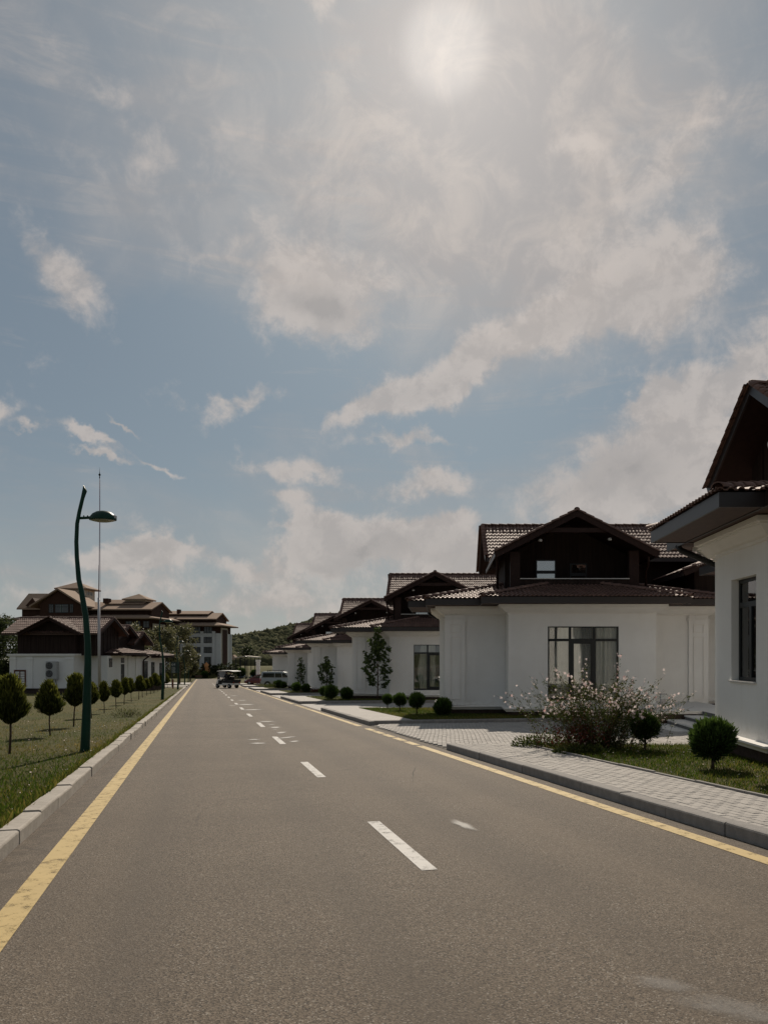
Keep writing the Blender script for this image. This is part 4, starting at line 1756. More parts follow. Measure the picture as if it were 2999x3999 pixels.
    def curtain(name, mtl, fx0, fx1, z0, z1, y, amp, waves, nz=10):
        m = MB()
        n = waves * 8
        vs, fs = [], []
        for j in range(nz + 1):
            k = j / nz
            z = z0 + (z1 - z0) * k
            a, b = fx0(k), fx1(k)
            for i in range(n + 1):
                q = i / n
                vs.append((a + (b - a) * q, y + amp * math.sin(q * waves * 2 * math.pi + 0.4 * math.sin(3 * k)) + 0.3 * amp * math.sin(q * waves * 4.7), z))
        for j in range(nz):
            for i in range(n):
                a = j * (n + 1) + i
                fs.append((a, a + 1, a + n + 2, a + n + 1))
        m.add(vs, fs)
        m.smooth = True
        m.build(name, mtl, fo)

    curtain('sheer_curtain', 'sheer_curtain', lambda k: 3.5, lambda k: 6.05, 0.0, 2.55, 27.30, 0.012, 16)
    pinch = lambda k: 0.10 + 0.26 * min(1.0, abs(k - 0.36) * 1.6)
    curtain('drape', 'drape', lambda k: 3.60 + 0.06 * (1 - k), lambda k: 3.62 + 0.06 * (1 - k) + pinch(k), 0.0, 2.55, 27.18, 0.022, 4, 18)
    curtain('drape', 'drape', lambda k: 4.76 + 0.03 * math.sin(k * 3), lambda k: 5.14, 0.0, 2.55, 27.19, 0.022, 4)
    curtain('drape', 'sheer_curtain', lambda k: 5.20, lambda k: 6.0, 0.0, 2.55, 27.20, 0.03, 6)
    # ---- narrow window in the side of the wing
    f = MB()
    xa, xb = 0.03, 0.09
    ya, yb, za, zb = 29.802, 30.898, 0.672, 2.418
    f.box(xa, xb, ya, ya + 0.06, za, zb)
    f.box(xa, xb, yb - 0.06, yb, za, zb)
    f.box(xa, xb, ya + 0.06, yb - 0.06, zb - 0.06, zb)
    f.box(xa, xb, ya + 0.06, yb - 0.06, za, za + 0.06)
    f.box(xa - 0.004, xb, ya + 0.06, yb - 0.06, 1.93, 2.02)
    f.box(xa - 0.004, xb, 30.32, 30.42, za + 0.06, 1.93)
    fo2 = f.build('side_window', 'window_frame', t)
    for (c, d, e1, e2) in ((ya + 0.06, yb - 0.06, 2.02, zb - 0.06), (ya + 0.06, 30.32, za + 0.06, 1.93), (30.42, yb - 0.06, za + 0.06, 1.93)):
        g = MB()
        g.box(0.05, 0.06, c, d, e1, e2)
        g.build('pane', 'window_glass', fo2)
    g = MB()
    g.box(-0.14, 0.05, 29.78, 30.96, 0.645, 0.67)
    g.build('window_sill', 'step_stone', t)
    h = MB()
    h.box(-0.02, 0.02, 29.83, 29.86, 1.25, 1.38)
    h.box(-0.04, -0.02, 29.82, 29.96, 1.35, 1.38)
    h.build('handle', 'window_frame', fo2)
    # rooms behind the panes
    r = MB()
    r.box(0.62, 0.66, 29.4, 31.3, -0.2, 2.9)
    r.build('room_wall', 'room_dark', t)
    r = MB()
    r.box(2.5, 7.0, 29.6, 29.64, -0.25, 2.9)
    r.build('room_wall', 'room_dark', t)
    return t, decks


LABELS = {
    -1: 'nearest white villa with dark eaves, cut off by the right edge of the picture',
    0: 'large white villa with dark gable behind the white flowering bush',
    1: 'white villa with tiled roof behind the tall leafy sapling',
    2: 'third white villa from the far end, its gable overlapping the next',
    3: 'white villa behind the saplings, beside the parked silver car',
    4: 'farthest white villa of the row, beyond the parked cars',
}
villa0, decks0 = villa_template()
VILLAS = {}
for k in (0, -1, 1, 2, 3, 4):
    if k == 0:
        v = villa0
    else:
        v = copy_tree(villa0)
        v.location = (A0[0] + HS[0] * k, A0[1] + HS[1] * k, A0[2] + HS[2] * k)
    tag(v, LABELS[k], 'villa', 'white villas along the road')
    VILLAS[k] = v
for k, v in VILLAS.items():
    for rf in ROOFS:
        deck = [c for c in v.children if c.name.split('.')[0] == rf][0]
        key = k if k in (0, -1) else 'all'
        tag(link_mesh('roof_tile', JOIN[(rf, key)], deck), kind='stuff')
        if k in (0, -1):
            for i, (r, M, c, tg) in enumerate(TILES):
                if r == rf and i in SINGLE[k]:
                    link_mesh('roof_tile', tile_me, deck, local_matrix(M))
            for (r, M) in CAPS:
                if r == rf:
                    link_mesh('ridge_tile', cap_me, deck, local_matrix(M))
        else:
            tag(link_mesh('ridge_tile', JOIN[(rf, 'caps')], deck), kind='stuff')

# ------------------------------------------------------------------ entrance steps and platform beside the big villa
st = tag(empty('entrance_steps', (7.0, 22.5, gz(22.5))), 'pale stone entrance steps rising to the platform between two villas', 'steps')
m = MB()
m.box(6.25, 9.0, 23.32, 28.05, -0.22, -0.13)
m.box(7.66, 9.0, 18.5, 23.315, -0.221, -0.131)
m.build('platform', 'step_stone', st, bevel=0.01)
m = MB()
m.box(6.3, 9.0, 23.37, 28.0, -1.0, -0.221)
m.box(7.72, 9.0, 18.6, 23.36, -1.0, -0.222)
m.build('platform_base', 'plinth_stone', st)
m = MB()
m.box(7.635, 7.66, 18.5, 23.3, -0.275, -0.135)
m.build('riser', 'step_riser', st)
for (xa, xb, zt) in ((7.1, 7.64, -0.25), (6.58, 7.1, -0.37), (6.05, 6.58, -0.49)):
    m = MB()
    m.box(xa, xb + 0.02, 18.5, 23.3, zt - 0.035, zt)
    m.build('tread', 'step_stone', st)
    m = MB()
    m.box(xa + 0.015, xb + 0.3, 18.52, 23.29, zt - 0.30, zt - 0.036)
    m.build('riser', 'step_riser', st)

bl = tag(empty('bollard_lamp', (6.62, 23.85, -0.13)), 'small white and grey bollard lamp on the platform behind the bush', 'lamp')
m = MB()
m.box(6.555, 6.685, 23.79, 23.91, -0.13, 0.20)
m.build('post', 'steel', bl)
m = MB()
m.box(6.55, 6.69, 23.785, 23.915, 0.20, 0.335)
m.build('lamp_head', 'sign_white', bl)
m = MB()
m.box(6.535, 6.705, 23.77, 23.93, 0.336, 0.36)
m.build('cap', 'steel', bl)


# ------------------------------------------------------------------ planting
def ordinal(i):
    names = ['first', 'second', 'third', 'fourth', 'fifth', 'sixth', 'seventh', 'eighth', 'ninth', 'tenth', 'eleventh', 'twelfth', 'thirteenth',
             'fourteenth', 'fifteenth', 'sixteenth', 'seventeenth', 'eighteenth', 'nineteenth', 'twentieth']
    return names[i]


def thuja_mesh(name, H, Rm, n, top=0.72, z0=0.5):
    """egg-shaped clipped conifer: many upright sprays"""
    t = rng.random(n) ** 0.85
    prof = np.where(t < 0.30, (t / 0.30) ** 0.55, np.clip((1 - t) / 0.70, 0, 1) ** top)
    a = rng.random(n) * 2 * np.pi
    ph = rng.random(6) * 6.28
    lump = 1 + 0.20 * np.sin(3 * a + ph[0] + 4 * t) + 0.16 * np.sin(5 * a + ph[1] - 7 * t) + 0.12 * np.sin(9 * a + ph[2] + 13 * t)
    rho = (1 - rng.random(n) ** 2.2 * 0.65)
    rho = np.where(rng.random(n) < 0.12, rho * rng.uniform(1.0, 1.28, n), rho)
    r = Rm * prof * lump * rho
    pos = np.column_stack([r * np.cos(a), r * np.sin(a), z0 + t * H + 0.02 * np.sin(7 * a + ph[3])])
    out = np.column_stack([np.cos(a), np.sin(a), np.zeros(n)])
    d = out * rng.uniform(0.15, 0.75, (n, 1)) * (1 - 0.6 * t[:, None]) + np.array([0, 0, 1.0]) + rng.normal(0, 0.22, (n, 3))
    L = rng.uniform(0.07, 0.15, n) * (1 + 0.5 * (t > 0.75))
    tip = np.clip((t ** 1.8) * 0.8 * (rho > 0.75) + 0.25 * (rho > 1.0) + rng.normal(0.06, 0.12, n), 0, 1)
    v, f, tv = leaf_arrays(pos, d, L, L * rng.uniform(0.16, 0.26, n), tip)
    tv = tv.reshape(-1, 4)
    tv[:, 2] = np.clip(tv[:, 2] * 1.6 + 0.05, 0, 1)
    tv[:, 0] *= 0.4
    return np_mesh(name, v, f, 'thuja', tv.ravel())


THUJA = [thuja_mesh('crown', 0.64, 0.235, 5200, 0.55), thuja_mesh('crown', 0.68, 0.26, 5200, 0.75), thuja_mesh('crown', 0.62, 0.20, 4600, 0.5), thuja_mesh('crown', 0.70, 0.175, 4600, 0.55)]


def trunk_mesh(h, r0, r1, lean):
    mb = MB()
    mb.tube([(0, 0, -0.05), (lean * 0.4, 0.01, h * 0.4), (lean * 0.6, -0.01, h * 0.75), (lean, 0, h)], [r0, r0 * 0.85, r0 * 0.75, r1], 7)
    return mb.mesh('trunk', 'bark', smooth=True)


TRUNKS = [trunk_mesh(0.85, 0.022, 0.012, 0.03), trunk_mesh(0.85, 0.019, 0.012, -0.02), trunk_mesh(0.9, 0.02, 0.012, 0.0)]
spec = [(14.35, -3.47, 0, 1.06), (18.4, -3.50, 1, 1.06), (21.7, -3.49, 0, 1.02), (26.0, -3.6, 0, 1.0), (29.0, -3.55, 3, 0.98), (33.1, -3.55, 0, 1.08), (37.0, -3.6, 3, 1.0)]
y = 40.7
while len(spec) < 19:
    spec.append((y, -3.55 + random.uniform(-0.12, 0.12), random.choice([0, 1, 2, 3, 0]), random.uniform(0.95, 1.1)))
    y += 3.75 if y < 60 else 3.5
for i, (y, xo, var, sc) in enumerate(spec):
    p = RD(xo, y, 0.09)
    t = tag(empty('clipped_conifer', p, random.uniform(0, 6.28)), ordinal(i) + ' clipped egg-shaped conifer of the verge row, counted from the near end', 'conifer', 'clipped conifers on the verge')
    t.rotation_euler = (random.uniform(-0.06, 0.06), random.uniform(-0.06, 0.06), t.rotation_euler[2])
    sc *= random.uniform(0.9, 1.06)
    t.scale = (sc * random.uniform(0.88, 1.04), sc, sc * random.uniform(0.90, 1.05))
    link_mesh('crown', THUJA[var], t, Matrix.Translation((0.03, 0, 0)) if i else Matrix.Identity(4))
    link_mesh('trunk', TRUNKS[i % 3], t)


def ball_mesh(name, Rm, z0, n, squash=0.92):
    """clipped ball of fine upright sprays"""
    u = rng.uniform(-1, 1, n)
    a = rng.random(n) * 2 * np.pi
    q = np.sqrt(1 - u * u)
    ph = rng.random(4) * 6.28
    lump = 1 + 0.10 * np.sin(3 * a + ph[0] + 3 * u) + 0.09 * np.sin(6 * a + ph[1] - 5 * u) + 0.06 * np.sin(11 * a + ph[2] + 9 * u)
    lump = np.where(rng.random(n) < 0.03, lump * 1.12, lump)
    rho = (1 - rng.random(n) ** 2.4 * 0.6) * lump
    nrm = np.column_stack([q * np.cos(a), q * np.sin(a), u])
    pos = nrm * (Rm * rho)[:, None] * np.array([1, 1, squash]) + np.array([0, 0, z0 + Rm * squash])
    d = nrm * 0.8 + np.array([0, 0, 0.75]) + rng.normal(0, 0.28, (n, 3))
    L = rng.uniform(0.06, 0.135, n) * (Rm / 0.3)
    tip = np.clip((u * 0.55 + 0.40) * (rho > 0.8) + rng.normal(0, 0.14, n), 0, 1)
    v, f, tv = leaf_arrays(pos, d, L, L * 0.22, tip)
    tv = tv.reshape(-1, 4)
    tv[:, 0] *= 0.4
    return np_mesh(name, v, f, 'topiary', tv.ravel())


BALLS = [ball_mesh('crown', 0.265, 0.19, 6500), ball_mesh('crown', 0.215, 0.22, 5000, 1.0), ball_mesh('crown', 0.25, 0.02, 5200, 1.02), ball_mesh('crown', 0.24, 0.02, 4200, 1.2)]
mb = MB()
mb.tube([(0, 0, -0.05), (0.01, 0, 0.15), (0, 0, 0.42)], [0.026, 0.022, 0.018], 7)
BTRUNK = mb.mesh('trunk', 'bark', smooth=True)


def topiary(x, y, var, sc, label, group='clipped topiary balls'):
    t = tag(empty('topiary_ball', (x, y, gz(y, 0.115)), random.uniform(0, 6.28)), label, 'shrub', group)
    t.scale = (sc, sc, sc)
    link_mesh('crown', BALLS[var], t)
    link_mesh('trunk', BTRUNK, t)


topiary(4.03, 11.85, 0, 1.04, 'largest clipped ball on a short stem, on the near lawn by the right villa')
topiary(3.75, 14.7, 1, 1.05, 'clipped ball on a short stem in front of the flowering bush')
WHERE = {0: 'before the big villa', 1: 'behind the tall sapling', 2: 'beside the silver car', 3: 'at the far drive'}
for k in range(0, 4):
    for i, (x, y, var, sc) in enumerate(((-2.28, 33.0, 1, 0.86), (-1.62, 30.4, 1, 0.98), (-0.9, 27.95, 1, 1.08), (0.02, 27.0, 2, 1.0))):
        vv = (var if k == 0 else (3 if i < 3 else 2))
        nm = ['leftmost', 'second', 'third', 'rightmost and fullest'][i]
        wh = ['on the lawn before the big villa', 'before the villa with the tall sapling', 'before the third villa back', 'before the villa next to the silver car'][k]
        topiary(x + HS[0] * k + (0.3 * random.uniform(-1, 1) if k else 0), y + HS[1] * k + (random.uniform(-0.5, 0.5) if k else 0), vv, sc * random.uniform(0.94, 1.06) * (1.12 if k else 1.0),
                nm + ' of four clipped balls ' + wh, 'clipped balls on the far lawns')


def sapling(name, loc, H, W, nleaf, label, seed, leaf=0.15):
    rs = random.Random(seed)
    t = tag(empty(name, loc), label, 'tree', 'young trees in front of the villas')
    w = MB()
    w.tube([(0, 0, -0.05), (0.02, 0, H * 0.35), (-0.02, 0.02, H * 0.7), (0.0, 0, H * 0.97)], [0.035, 0.028, 0.018, 0.006], 7)
    tips = []
    for i in range(20):
        k = i / 19.0
        z = H * (0.14 + 0.62 * k)
        a = i * 2.399 + rs.uniform(-0.4, 0.4)
        prof = 0.55 + 0.45 * math.sin(math.pi * min(1, 0.15 + k))
        r = W / 2 * prof * rs.uniform(0.75, 1.05)
        rise = r * rs.uniform(0.7, 1.2)
        b0 = Vector((0, 0, z))
        b1 = Vector((math.cos(a) * r * 0.55, math.sin(a) * r * 0.55, z + rise * 0.4))
        b2 = Vector((math.cos(a) * r * 0.85, math.sin(a) * r * 0.85, z + rise * 0.9))
        w.tube([b0, b1, b2], [0.013, 0.009, 0.004], 5)
        tips.append((b0, b1, b2))
    w.build('trunk', 'bark', t, origin=(0, 0, 0), smooth=True)
    P, D = [], []
    for i in range(nleaf):
        if rs.random() < 0.2:
            z = H * rs.uniform(0.55, 1.0)
            p = Vector((rs.gauss(0, 0.06), rs.gauss(0, 0.06), z))
        else:
            b0, b1, b2 = rs.choice(tips)
            q = rs.uniform(0.25, 1.08)
            p = b0.lerp(b1, q * 2) if q < 0.5 else b1.lerp(b2, q * 2 - 1)
            p = p + Vector((rs.gauss(0, 0.05), rs.gauss(0, 0.05), rs.gauss(0, 0.05)))
        o = Vector((p.x, p.y, 0))
        d = o * 1.5 + Vector((rs.gauss(0, 0.6), rs.gauss(0, 0.6), rs.uniform(-0.6, 0.5)))
        P.append(p)
        D.append(d)
    P, D = np.array([tuple(p) for p in P]), np.array([tuple(d) for d in D])
    L = rng.uniform(0.7, 1.35, len(P)) * leaf * 1.2
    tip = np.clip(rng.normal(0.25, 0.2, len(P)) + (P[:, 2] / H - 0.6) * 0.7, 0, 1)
    v, f, tv = leaf_arrays(P, D, L, L * 0.75, tip)
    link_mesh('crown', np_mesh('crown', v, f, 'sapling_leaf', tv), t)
    return t


sapling('sapling', (-3.5, 42.9, gz(42.9, 0.11)), 3.95, 1.75, 1050, 'tall leafy sapling with broad leaves before the second villa back', 3)
sapling('sapling', (-8.75, 60.0, gz(60.0, 0.11)), 2.75, 1.35, 620, 'short bushy sapling standing behind four clipped balls', 5)
sapling('sapling', (-13.9, 78.0, gz(78.0, 0.11)), 3.0, 0.95, 380, 'thin sparse sapling left of the bushy one', 8)


def leafy_mass(name, loc, size, n, leaf, mtl, label, cat, group=None, up=0.6, asp=0.4):
    """low shrub: leaves through a flattened dome over short stems"""
    t = tag(empty(name, loc), label, cat, group)
    a = rng.random(n) * 2 * np.pi
    r = np.sqrt(rng.random(n))
    h = rng.random(n)
    dome = np.sqrt(np.clip(1 - r * r, 0, 1))
    lump = 0.75 + 0.25 * np.sin(3 * a + 5 * r) * np.cos(4 * r + a)
    pos = np.column_stack([r * np.cos(a) * size[0], r * np.sin(a) * size[1], h * dome * size[2] * lump])
    d = np.column_stack([np.cos(a) * r, np.sin(a) * r, np.full(n, up)]) + rng.normal(0, 0.4, (n, 3))
    L = rng.uniform(0.6, 1.3, n) * leaf
    v, f, tv = leaf_arrays(pos, d, L, L * asp, np.clip(h * 0.6 + rng.normal(0, 0.2, n), 0, 1))
    link_mesh('foliage', np_mesh('foliage', v, f, mtl, tv), t)
    st_ = MB()
    for i in range(14):
        aa, rr = random.random() * 6.28, math.sqrt(random.random()) * 0.7
        bx_, by_ = math.cos(aa) * rr, math.sin(aa) * rr
        st_.tube([(bx_ * size[0] * 0.4, by_ * size[1] * 0.4, -0.03), (bx_ * size[0] * 0.8, by_ * size[1] * 0.8, size[2] * 0.5 * math.sqrt(max(0.05, 1 - rr * rr)))], [0.008, 0.004], 4)
    st_.build('stems', 'bark', t, origin=(0, 0, 0))
    return t


leafy_mass('red_shrub', (-9.9, 61.3, gz(61.3, 0.11)), (1.1, 0.8, 0.45), 1500, 0.07, 'red_leaf', 'dark red low shrub on the lawn left of the short sapling', 'shrub')
leafy_mass('pale_shrub', (-11.2, 62.0, gz(62, 0.11)), (0.6, 0.6, 0.22), 600, 0.06, 'shrub_leaf', 'pale low ground cover beside the dark red shrub', 'shrub')
leafy_mass('grass_tuft', (-16.6, 79.5, gz(79.5, 0.11)), (1.2, 0.8, 0.6), 1500, 0.16, 'shrub_leaf', 'feathery grass clump before the silver car', 'shrub', None, 1.2, 0.08)
leafy_mass('grass_tuft', (-18.6, 84.0, gz(84.0, 0.11)), (0.9, 0.7, 0.5), 900, 0.16, 'shrub_leaf', 'dull feathery clump beside the red car', 'shrub', None, 1.2, 0.08)
leafy_mass('low_shrub', (2.0, 15.55, gz(15.55, 0.12)), (0.62, 0.35, 0.32), 900, 0.07, 'shrub_leaf', 'low dark trailing shrub at the corner of the near pavement', 'shrub')
leafy_mass('low_shrub', (2.55, 14.25, gz(14.25, 0.12)), (0.55, 0.28, 0.2), 700, 0.07, 'shrub_leaf', 'low spreading shrub along the pavement edge below the flowering bush', 'shrub')
leafy_mass('dry_weeds', RD(-2.5, 26.5, 0.09), (0.45, 0.5, 0.42), 420, 0.10, 'shrub_leaf', 'dry weeds standing on the verge near the kerb', 'weeds', None, 1.2, 0.12)

# --- the white flowering bush
bu = tag(empty('flowering_bush', (2.98, 15.1, gz(15.1, 0.12))), 'airy bush covered in small white and pink flowers beside the pavement', 'bush')
stems = MB()
redst = MB()
FP, LP, LD, FN = [], [], [], []
rs = random.Random(21)
for i in range(190):
    a = rs.uniform(0, 6.28)
    r0 = abs(rs.gauss(0, 0.30))
    spread = rs.uniform(0.15, 1.15) ** 0.8
    out = 0.92 * spread
    H = rs.uniform(0.95, 1.5) * (1.08 - 0.38 * spread)
    if rs.random() < 0.16:
        H *= 1.25
        out *= 1.35
    ca, sa = math.cos(a), math.sin(a) * 0.75
    b0 = Vector((ca * r0 * 1.6, sa * r0, 0))
    b1 = b0 + Vector((ca * out * 0.30, sa * out * 0.30, H * 0.5))
    b2 = b0 + Vector((ca * out * 0.62, sa * out * 0.62, H * 0.85))
    b3 = b0 + Vector((ca * out + rs.gauss(0, 0.05), sa * out + rs.gauss(0, 0.05), H * rs.uniform(0.92, 1.12)))
    (redst if rs.random() < 0.45 else stems).tube([b0, b1, b2, b3], [0.0045, 0.0035, 0.0022, 0.0012], 4)
    for q in range(rs.randint(1, 6)):
        k = rs.uniform(0.45, 1.0) ** 0.7
        p = b1.lerp(b2, (k - 0.33) * 3) if k < 0.66 else b2.lerp(b3, (k - 0.66) * 3)
        p = p + Vector((rs.gauss(0, 0.03), rs.gauss(0, 0.03), rs.gauss(0.01, 0.03)))
        FP.append(p)
    for q in range(80):
        k = rs.random() ** 1.2 * 0.85
        p = b0.lerp(b1, k * 3) if k < 0.33 else (b1.lerp(b2, (k - 0.33) * 3) if k < 0.66 else b2.lerp(b3, (k - 0.66) * 3))
        LP.append(tuple(p + Vector((rs.gauss(0, 0.035), rs.gauss(0, 0.035), rs.gauss(0, 0.03)))))
        LD.append((ca + rs.gauss(0, 0.6), sa + rs.gauss(0, 0.6), rs.gauss(0.6, 0.5)))
tag(stems.build('stems', 'stem_green', bu, origin=(0, 0, 0)), kind='stuff')
tag(redst.build('red_stems', 'stem_red', bu, origin=(0, 0, 0)), kind='stuff')
LP, LD = np.array(LP), np.array(LD)
L = rng.uniform(0.035, 0.075, len(LP))
tipv = np.clip(rng.normal(0.3, 0.22, len(LP)) + (LP[:, 2] - 0.6) * 0.25, 0, 1)
v, f, tv = leaf_arrays(LP, LD, L, L * 0.30, tipv)
tag(link_mesh('foliage', np_mesh('foliage', v, f, 'shrub_leaf', tv), bu), kind='stuff')
# reddish older leaves low on the left side
m_ = 900
RP = np.column_stack([rng.normal(-0.42, 0.28, m_), rng.normal(-0.25, 0.2, m_), np.abs(rng.normal(0.30, 0.16, m_))])
L = rng.uniform(0.04, 0.08, m_)
v, f, tv = leaf_arrays(RP, rng.normal(0, 1, (m_, 3)) + np.array([0, 0, 0.5]), L, L * 0.4, rng.random(m_))
tag(link_mesh('red_foliage', np_mesh('red_foliage', v, f, 'red_leaf', tv), bu), kind='stuff')
# four-petalled flowers
V, F = [], []
for p in FP:
    nrm = Vector((rs.gauss(0, 0.7), rs.gauss(-0.7, 0.5), rs.gauss(0.3, 0.6))).normalized()
    s1 = nrm.orthogonal().normalized()
    s2 = nrm.cross(s1)
    R0 = rs.uniform(0.016, 0.029)
    ph = rs.random() * 6.28
    for k in range(4):
        a = ph + k * 1.571
        dv = s1 * math.cos(a) + s2 * math.sin(a)
        sv = s2 * math.cos(a) - s1 * math.sin(a)
        o = len(V)
        V += [tuple(p), tuple(p + dv * R0 * 0.7 + sv * R0 * 0.45 + nrm * R0 * 0.15), tuple(p + dv * R0 * 1.15 + nrm * R0 * 0.3), tuple(p + dv * R0 * 0.7 - sv * R0 * 0.45 + nrm * R0 * 0.15)]
        F.append((o, o + 1, o + 2, o + 3))
tv = np.repeat(np.where(rng.random(len(FP)) < 0.36, rng.random(len(FP)), 0.1 * rng.random(len(FP))), 16)
tag(link_mesh('flowers', np_mesh('flowers', V, F, 'flower_white', tv), bu), kind='stuff')


def crown_tree(name, loc, H, W, n, leaf, mtl, label, seed, trunk_h=0.3, group=None):
    """broad tree: limbs, and leaf clumps spread through the crown"""
    rs = random.Random(seed)
    t = tag(empty(name, loc), label, 'tree', group)
    w = MB()
    w.tube([(0, 0, -0.2), (0.05, 0, H * trunk_h), (0, 0.05, H * 0.6), (0, 0, H * 0.86)], [H * 0.022, H * 0.017, H * 0.010, H * 0.003], 8)
    clumps = []
    for i in range(42):
        k = rs.random()
        z = H * (trunk_h + (0.98 - trunk_h) * k)
        prof = math.sin(math.pi * (0.12 + 0.80 * k)) ** 0.7
        a = rs.uniform(0, 6.28)
        r = W / 2 * prof * math.sqrt(rs.uniform(0.15, 1.0))
        c = Vector((math.cos(a) * r, math.sin(a) * r, z))
        clumps.append((c, W * rs.uniform(0.08, 0.17)))
        if i % 2 == 0:
            zz_ = max(H * trunk_h * 0.8, z - r * 0.8)
            w.tube([(0, 0, zz_), tuple(c * 0.5 + Vector((0, 0, zz_ * 0.5))), tuple(c)], [H * 0.008, H * 0.005, H * 0.002], 5)
    w.build('trunk', 'bark', t, origin=(0, 0, 0), smooth=True)
    P = []
    for i in range(n):
        c, r = rs.choice(clumps)
        d = Vector((rs.gauss(0, 1), rs.gauss(0, 1), rs.gauss(0, 0.8)))
        P.append(tuple(c + d * r * 0.62))
    P = np.array(P)
    L = rng.uniform(0.6, 1.3, n) * leaf
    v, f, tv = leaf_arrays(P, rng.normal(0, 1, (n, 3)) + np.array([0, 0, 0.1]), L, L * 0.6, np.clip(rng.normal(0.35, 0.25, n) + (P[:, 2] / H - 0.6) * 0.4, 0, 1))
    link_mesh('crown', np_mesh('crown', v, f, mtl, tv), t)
    return t


# trees between the low house and the hotel
for (px, Y, H, W, lab, sd) in ((525, 92, 7.0, 3.6, 'leftmost of the olive green trees behind the low brown house', 1),
                               (575, 97, 6.6, 3.2, 'second olive green tree behind the low brown house', 2),
                               (632, 104, 7.6, 3.6, 'olive green tree right behind the second street lamp', 3),
                               (700, 112, 8.3, 4.4, 'rightmost and largest olive green tree before the hotel', 4),
                               (742, 150, 6.0, 3.4, 'small pale tree before the white hotel wing', 5)):
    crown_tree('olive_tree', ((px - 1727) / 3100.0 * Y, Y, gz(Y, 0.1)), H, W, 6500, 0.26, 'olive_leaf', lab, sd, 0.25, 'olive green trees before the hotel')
for (px, Y, H, W, lab, sd) in ((-30, 70, 6.0, 5.0, 'dark leafy tree at the left edge beside the low house', 11),
                               (22, 90, 7.6, 5.0, 'dark tree behind the left end of the low house', 12),
                               (38, 66, 2.6, 1.8, 'small light green bush tree at the left corner of the low house', 13)):
    crown_tree('dark_tree', ((px - 1727) / 3100.0 * Y, Y, gz(Y, 0.1)), H, W, 8000, 0.26, 'dark_leaf', lab, sd, 0.15)

# ------------------------------------------------------------------ street lamps with bent green masts
mast = MB()
pts = [(0.0, 0.0), (0.0, 0.05), (0.03, 0.75), (0.055, 1.7), (0.05, 2.1), (0.012, 2.57), (-0.065, 3.03), (-0.115, 3.25), (-0.15, 3.66), (-0.16, 3.95), (-0.146, 4.29), (-0.105, 4.51), (-0.043, 4.77), (0.005, 4.95)]
rad = [0.086, 0.086, 0.078, 0.063, 0.058, 0.052, 0.047, 0.044, 0.039, 0.037, 0.035, 0.034, 0.033, 0.033]
mast.tube([(x, 0, z) for (x, z) in pts], rad, 14)
n = len(mast.v)
# slanted cut at the top
last = mast.v[-14:]
cx = sum(p[0] for p in last) / 14
for i in range(n - 14, n):
    p = mast.v[i]
    mast.v[i] = (p[0], p[1], p[2] - (p[0] - cx) * 1.6)
MAST = mast.mesh('mast', 'mast_green', smooth=True)
hd = MB()
hd.lathe([(0.245, -0.015), (0.25, 0.0), (0.235, 0.05), (0.19, 0.105), (0.12, 0.145), (0.05, 0.16), (0.0, 0.162)], (0.335, 0, 4.37), 24, 2, 1.0, 0.75)
HEAD = hd.mesh('lamp_head', 'mast_green', smooth=True)
gl_ = MB()
gl_.lathe([(0.0, -0.05), (0.12, -0.045), (0.20, -0.028), (0.235, -0.016)], (0.335, 0, 4.37), 20, 2, 1.0, 0.75)
GLS = gl_.mesh('lamp_glass', 'lamp_glass', smooth=True)
ar = MB()
ar.tube([(-0.10, 0, 4.395), (0.02, 0, 4.40), (0.13, 0, 4.41)], [0.026, 0.026, 0.028], 8)
ar.tube([(-0.02, 0, 4.425), (-0.02, 0, 4.445)], 0.012, 6)
ar.tube([(0.05, 0, 4.425), (0.05, 0, 4.445)], 0.012, 6)
ARM = ar.mesh('arm', 'mast_green', smooth=True)
vis = MB()
vis.box(0.53, 0.575, -0.05, 0.05, 4.385, 4.44)
VIS = vis.mesh('clasp', 'steel')
for i, y in enumerate((14.8, 44.2, 73.3, 102.5, 131.5, 160.5)):
    lab = ['nearest tall bent green street lamp on the verge', 'second bent green street lamp, behind the conifers', 'third bent green street lamp, before the olive trees',
           'fourth bent street lamp along the road', 'fifth bent street lamp, far along the road', 'farthest bent street lamp before the hotel lawn'][i]
    t = tag(empty('street_lamp', RD(-2.17, y, 0.06)), lab, 'street lamp', 'bent green street lamps')
    link_mesh('mast', MAST, t)
    h = link_mesh('lamp_head', HEAD, t)
    link_mesh('lamp_glass', GLS, h)
    link_mesh('clasp', VIS, h)
    link_mesh('arm', ARM, t)

# ------------------------------------------------------------------ flagpole
fx, fy = (389 - 1727) / 3100.0 * 48, 48.0
fp = tag(empty('flagpole', (fx, fy, gz(fy, 0.1))), 'tall thin grey and violet flagpole behind the nearest lamp', 'flagpole')
m = MB()
m.tube([(0, 0, -0.1), (-0.03, 0, 3.0), (-0.05, 0, 6.05)], [0.09, 0.08, 0.07], 12)
m.build('lower_mast', 'steel', fp, origin=(0, 0, 0), smooth=True)
m = MB()
m.tube([(-0.05, 0, 6.0), (-0.03, 0, 8.0), (-0.02, 0, 8.05), (0.0, 0, 10.5), (0.0, 0, 13.3)], [0.034, 0.03, 0.024, 0.022, 0.018], 8)
m.build('upper_mast', 'steel_violet', fp, origin=(0, 0, 0), smooth=True)
m = MB()
m.lathe([(0.0, -0.25), (0.035, -0.2), (0.02, -0.1), (0.075, 0.0), (0.02, 0.08), (0.012, 0.2), (0.0, 0.5)], (0, 0, 13.5), 8)
m.build('finial', 'black_metal', fp, origin=(0, 0, 0), smooth=True)
m = MB()
m.tube([(0.06, 0.0, 0.6), (0.05, 0, 8.0), (0.035, 0, 13.2)], 0.006, 4)
m.build('halyard', 'steel_violet', fp, origin=(0, 0, 0))

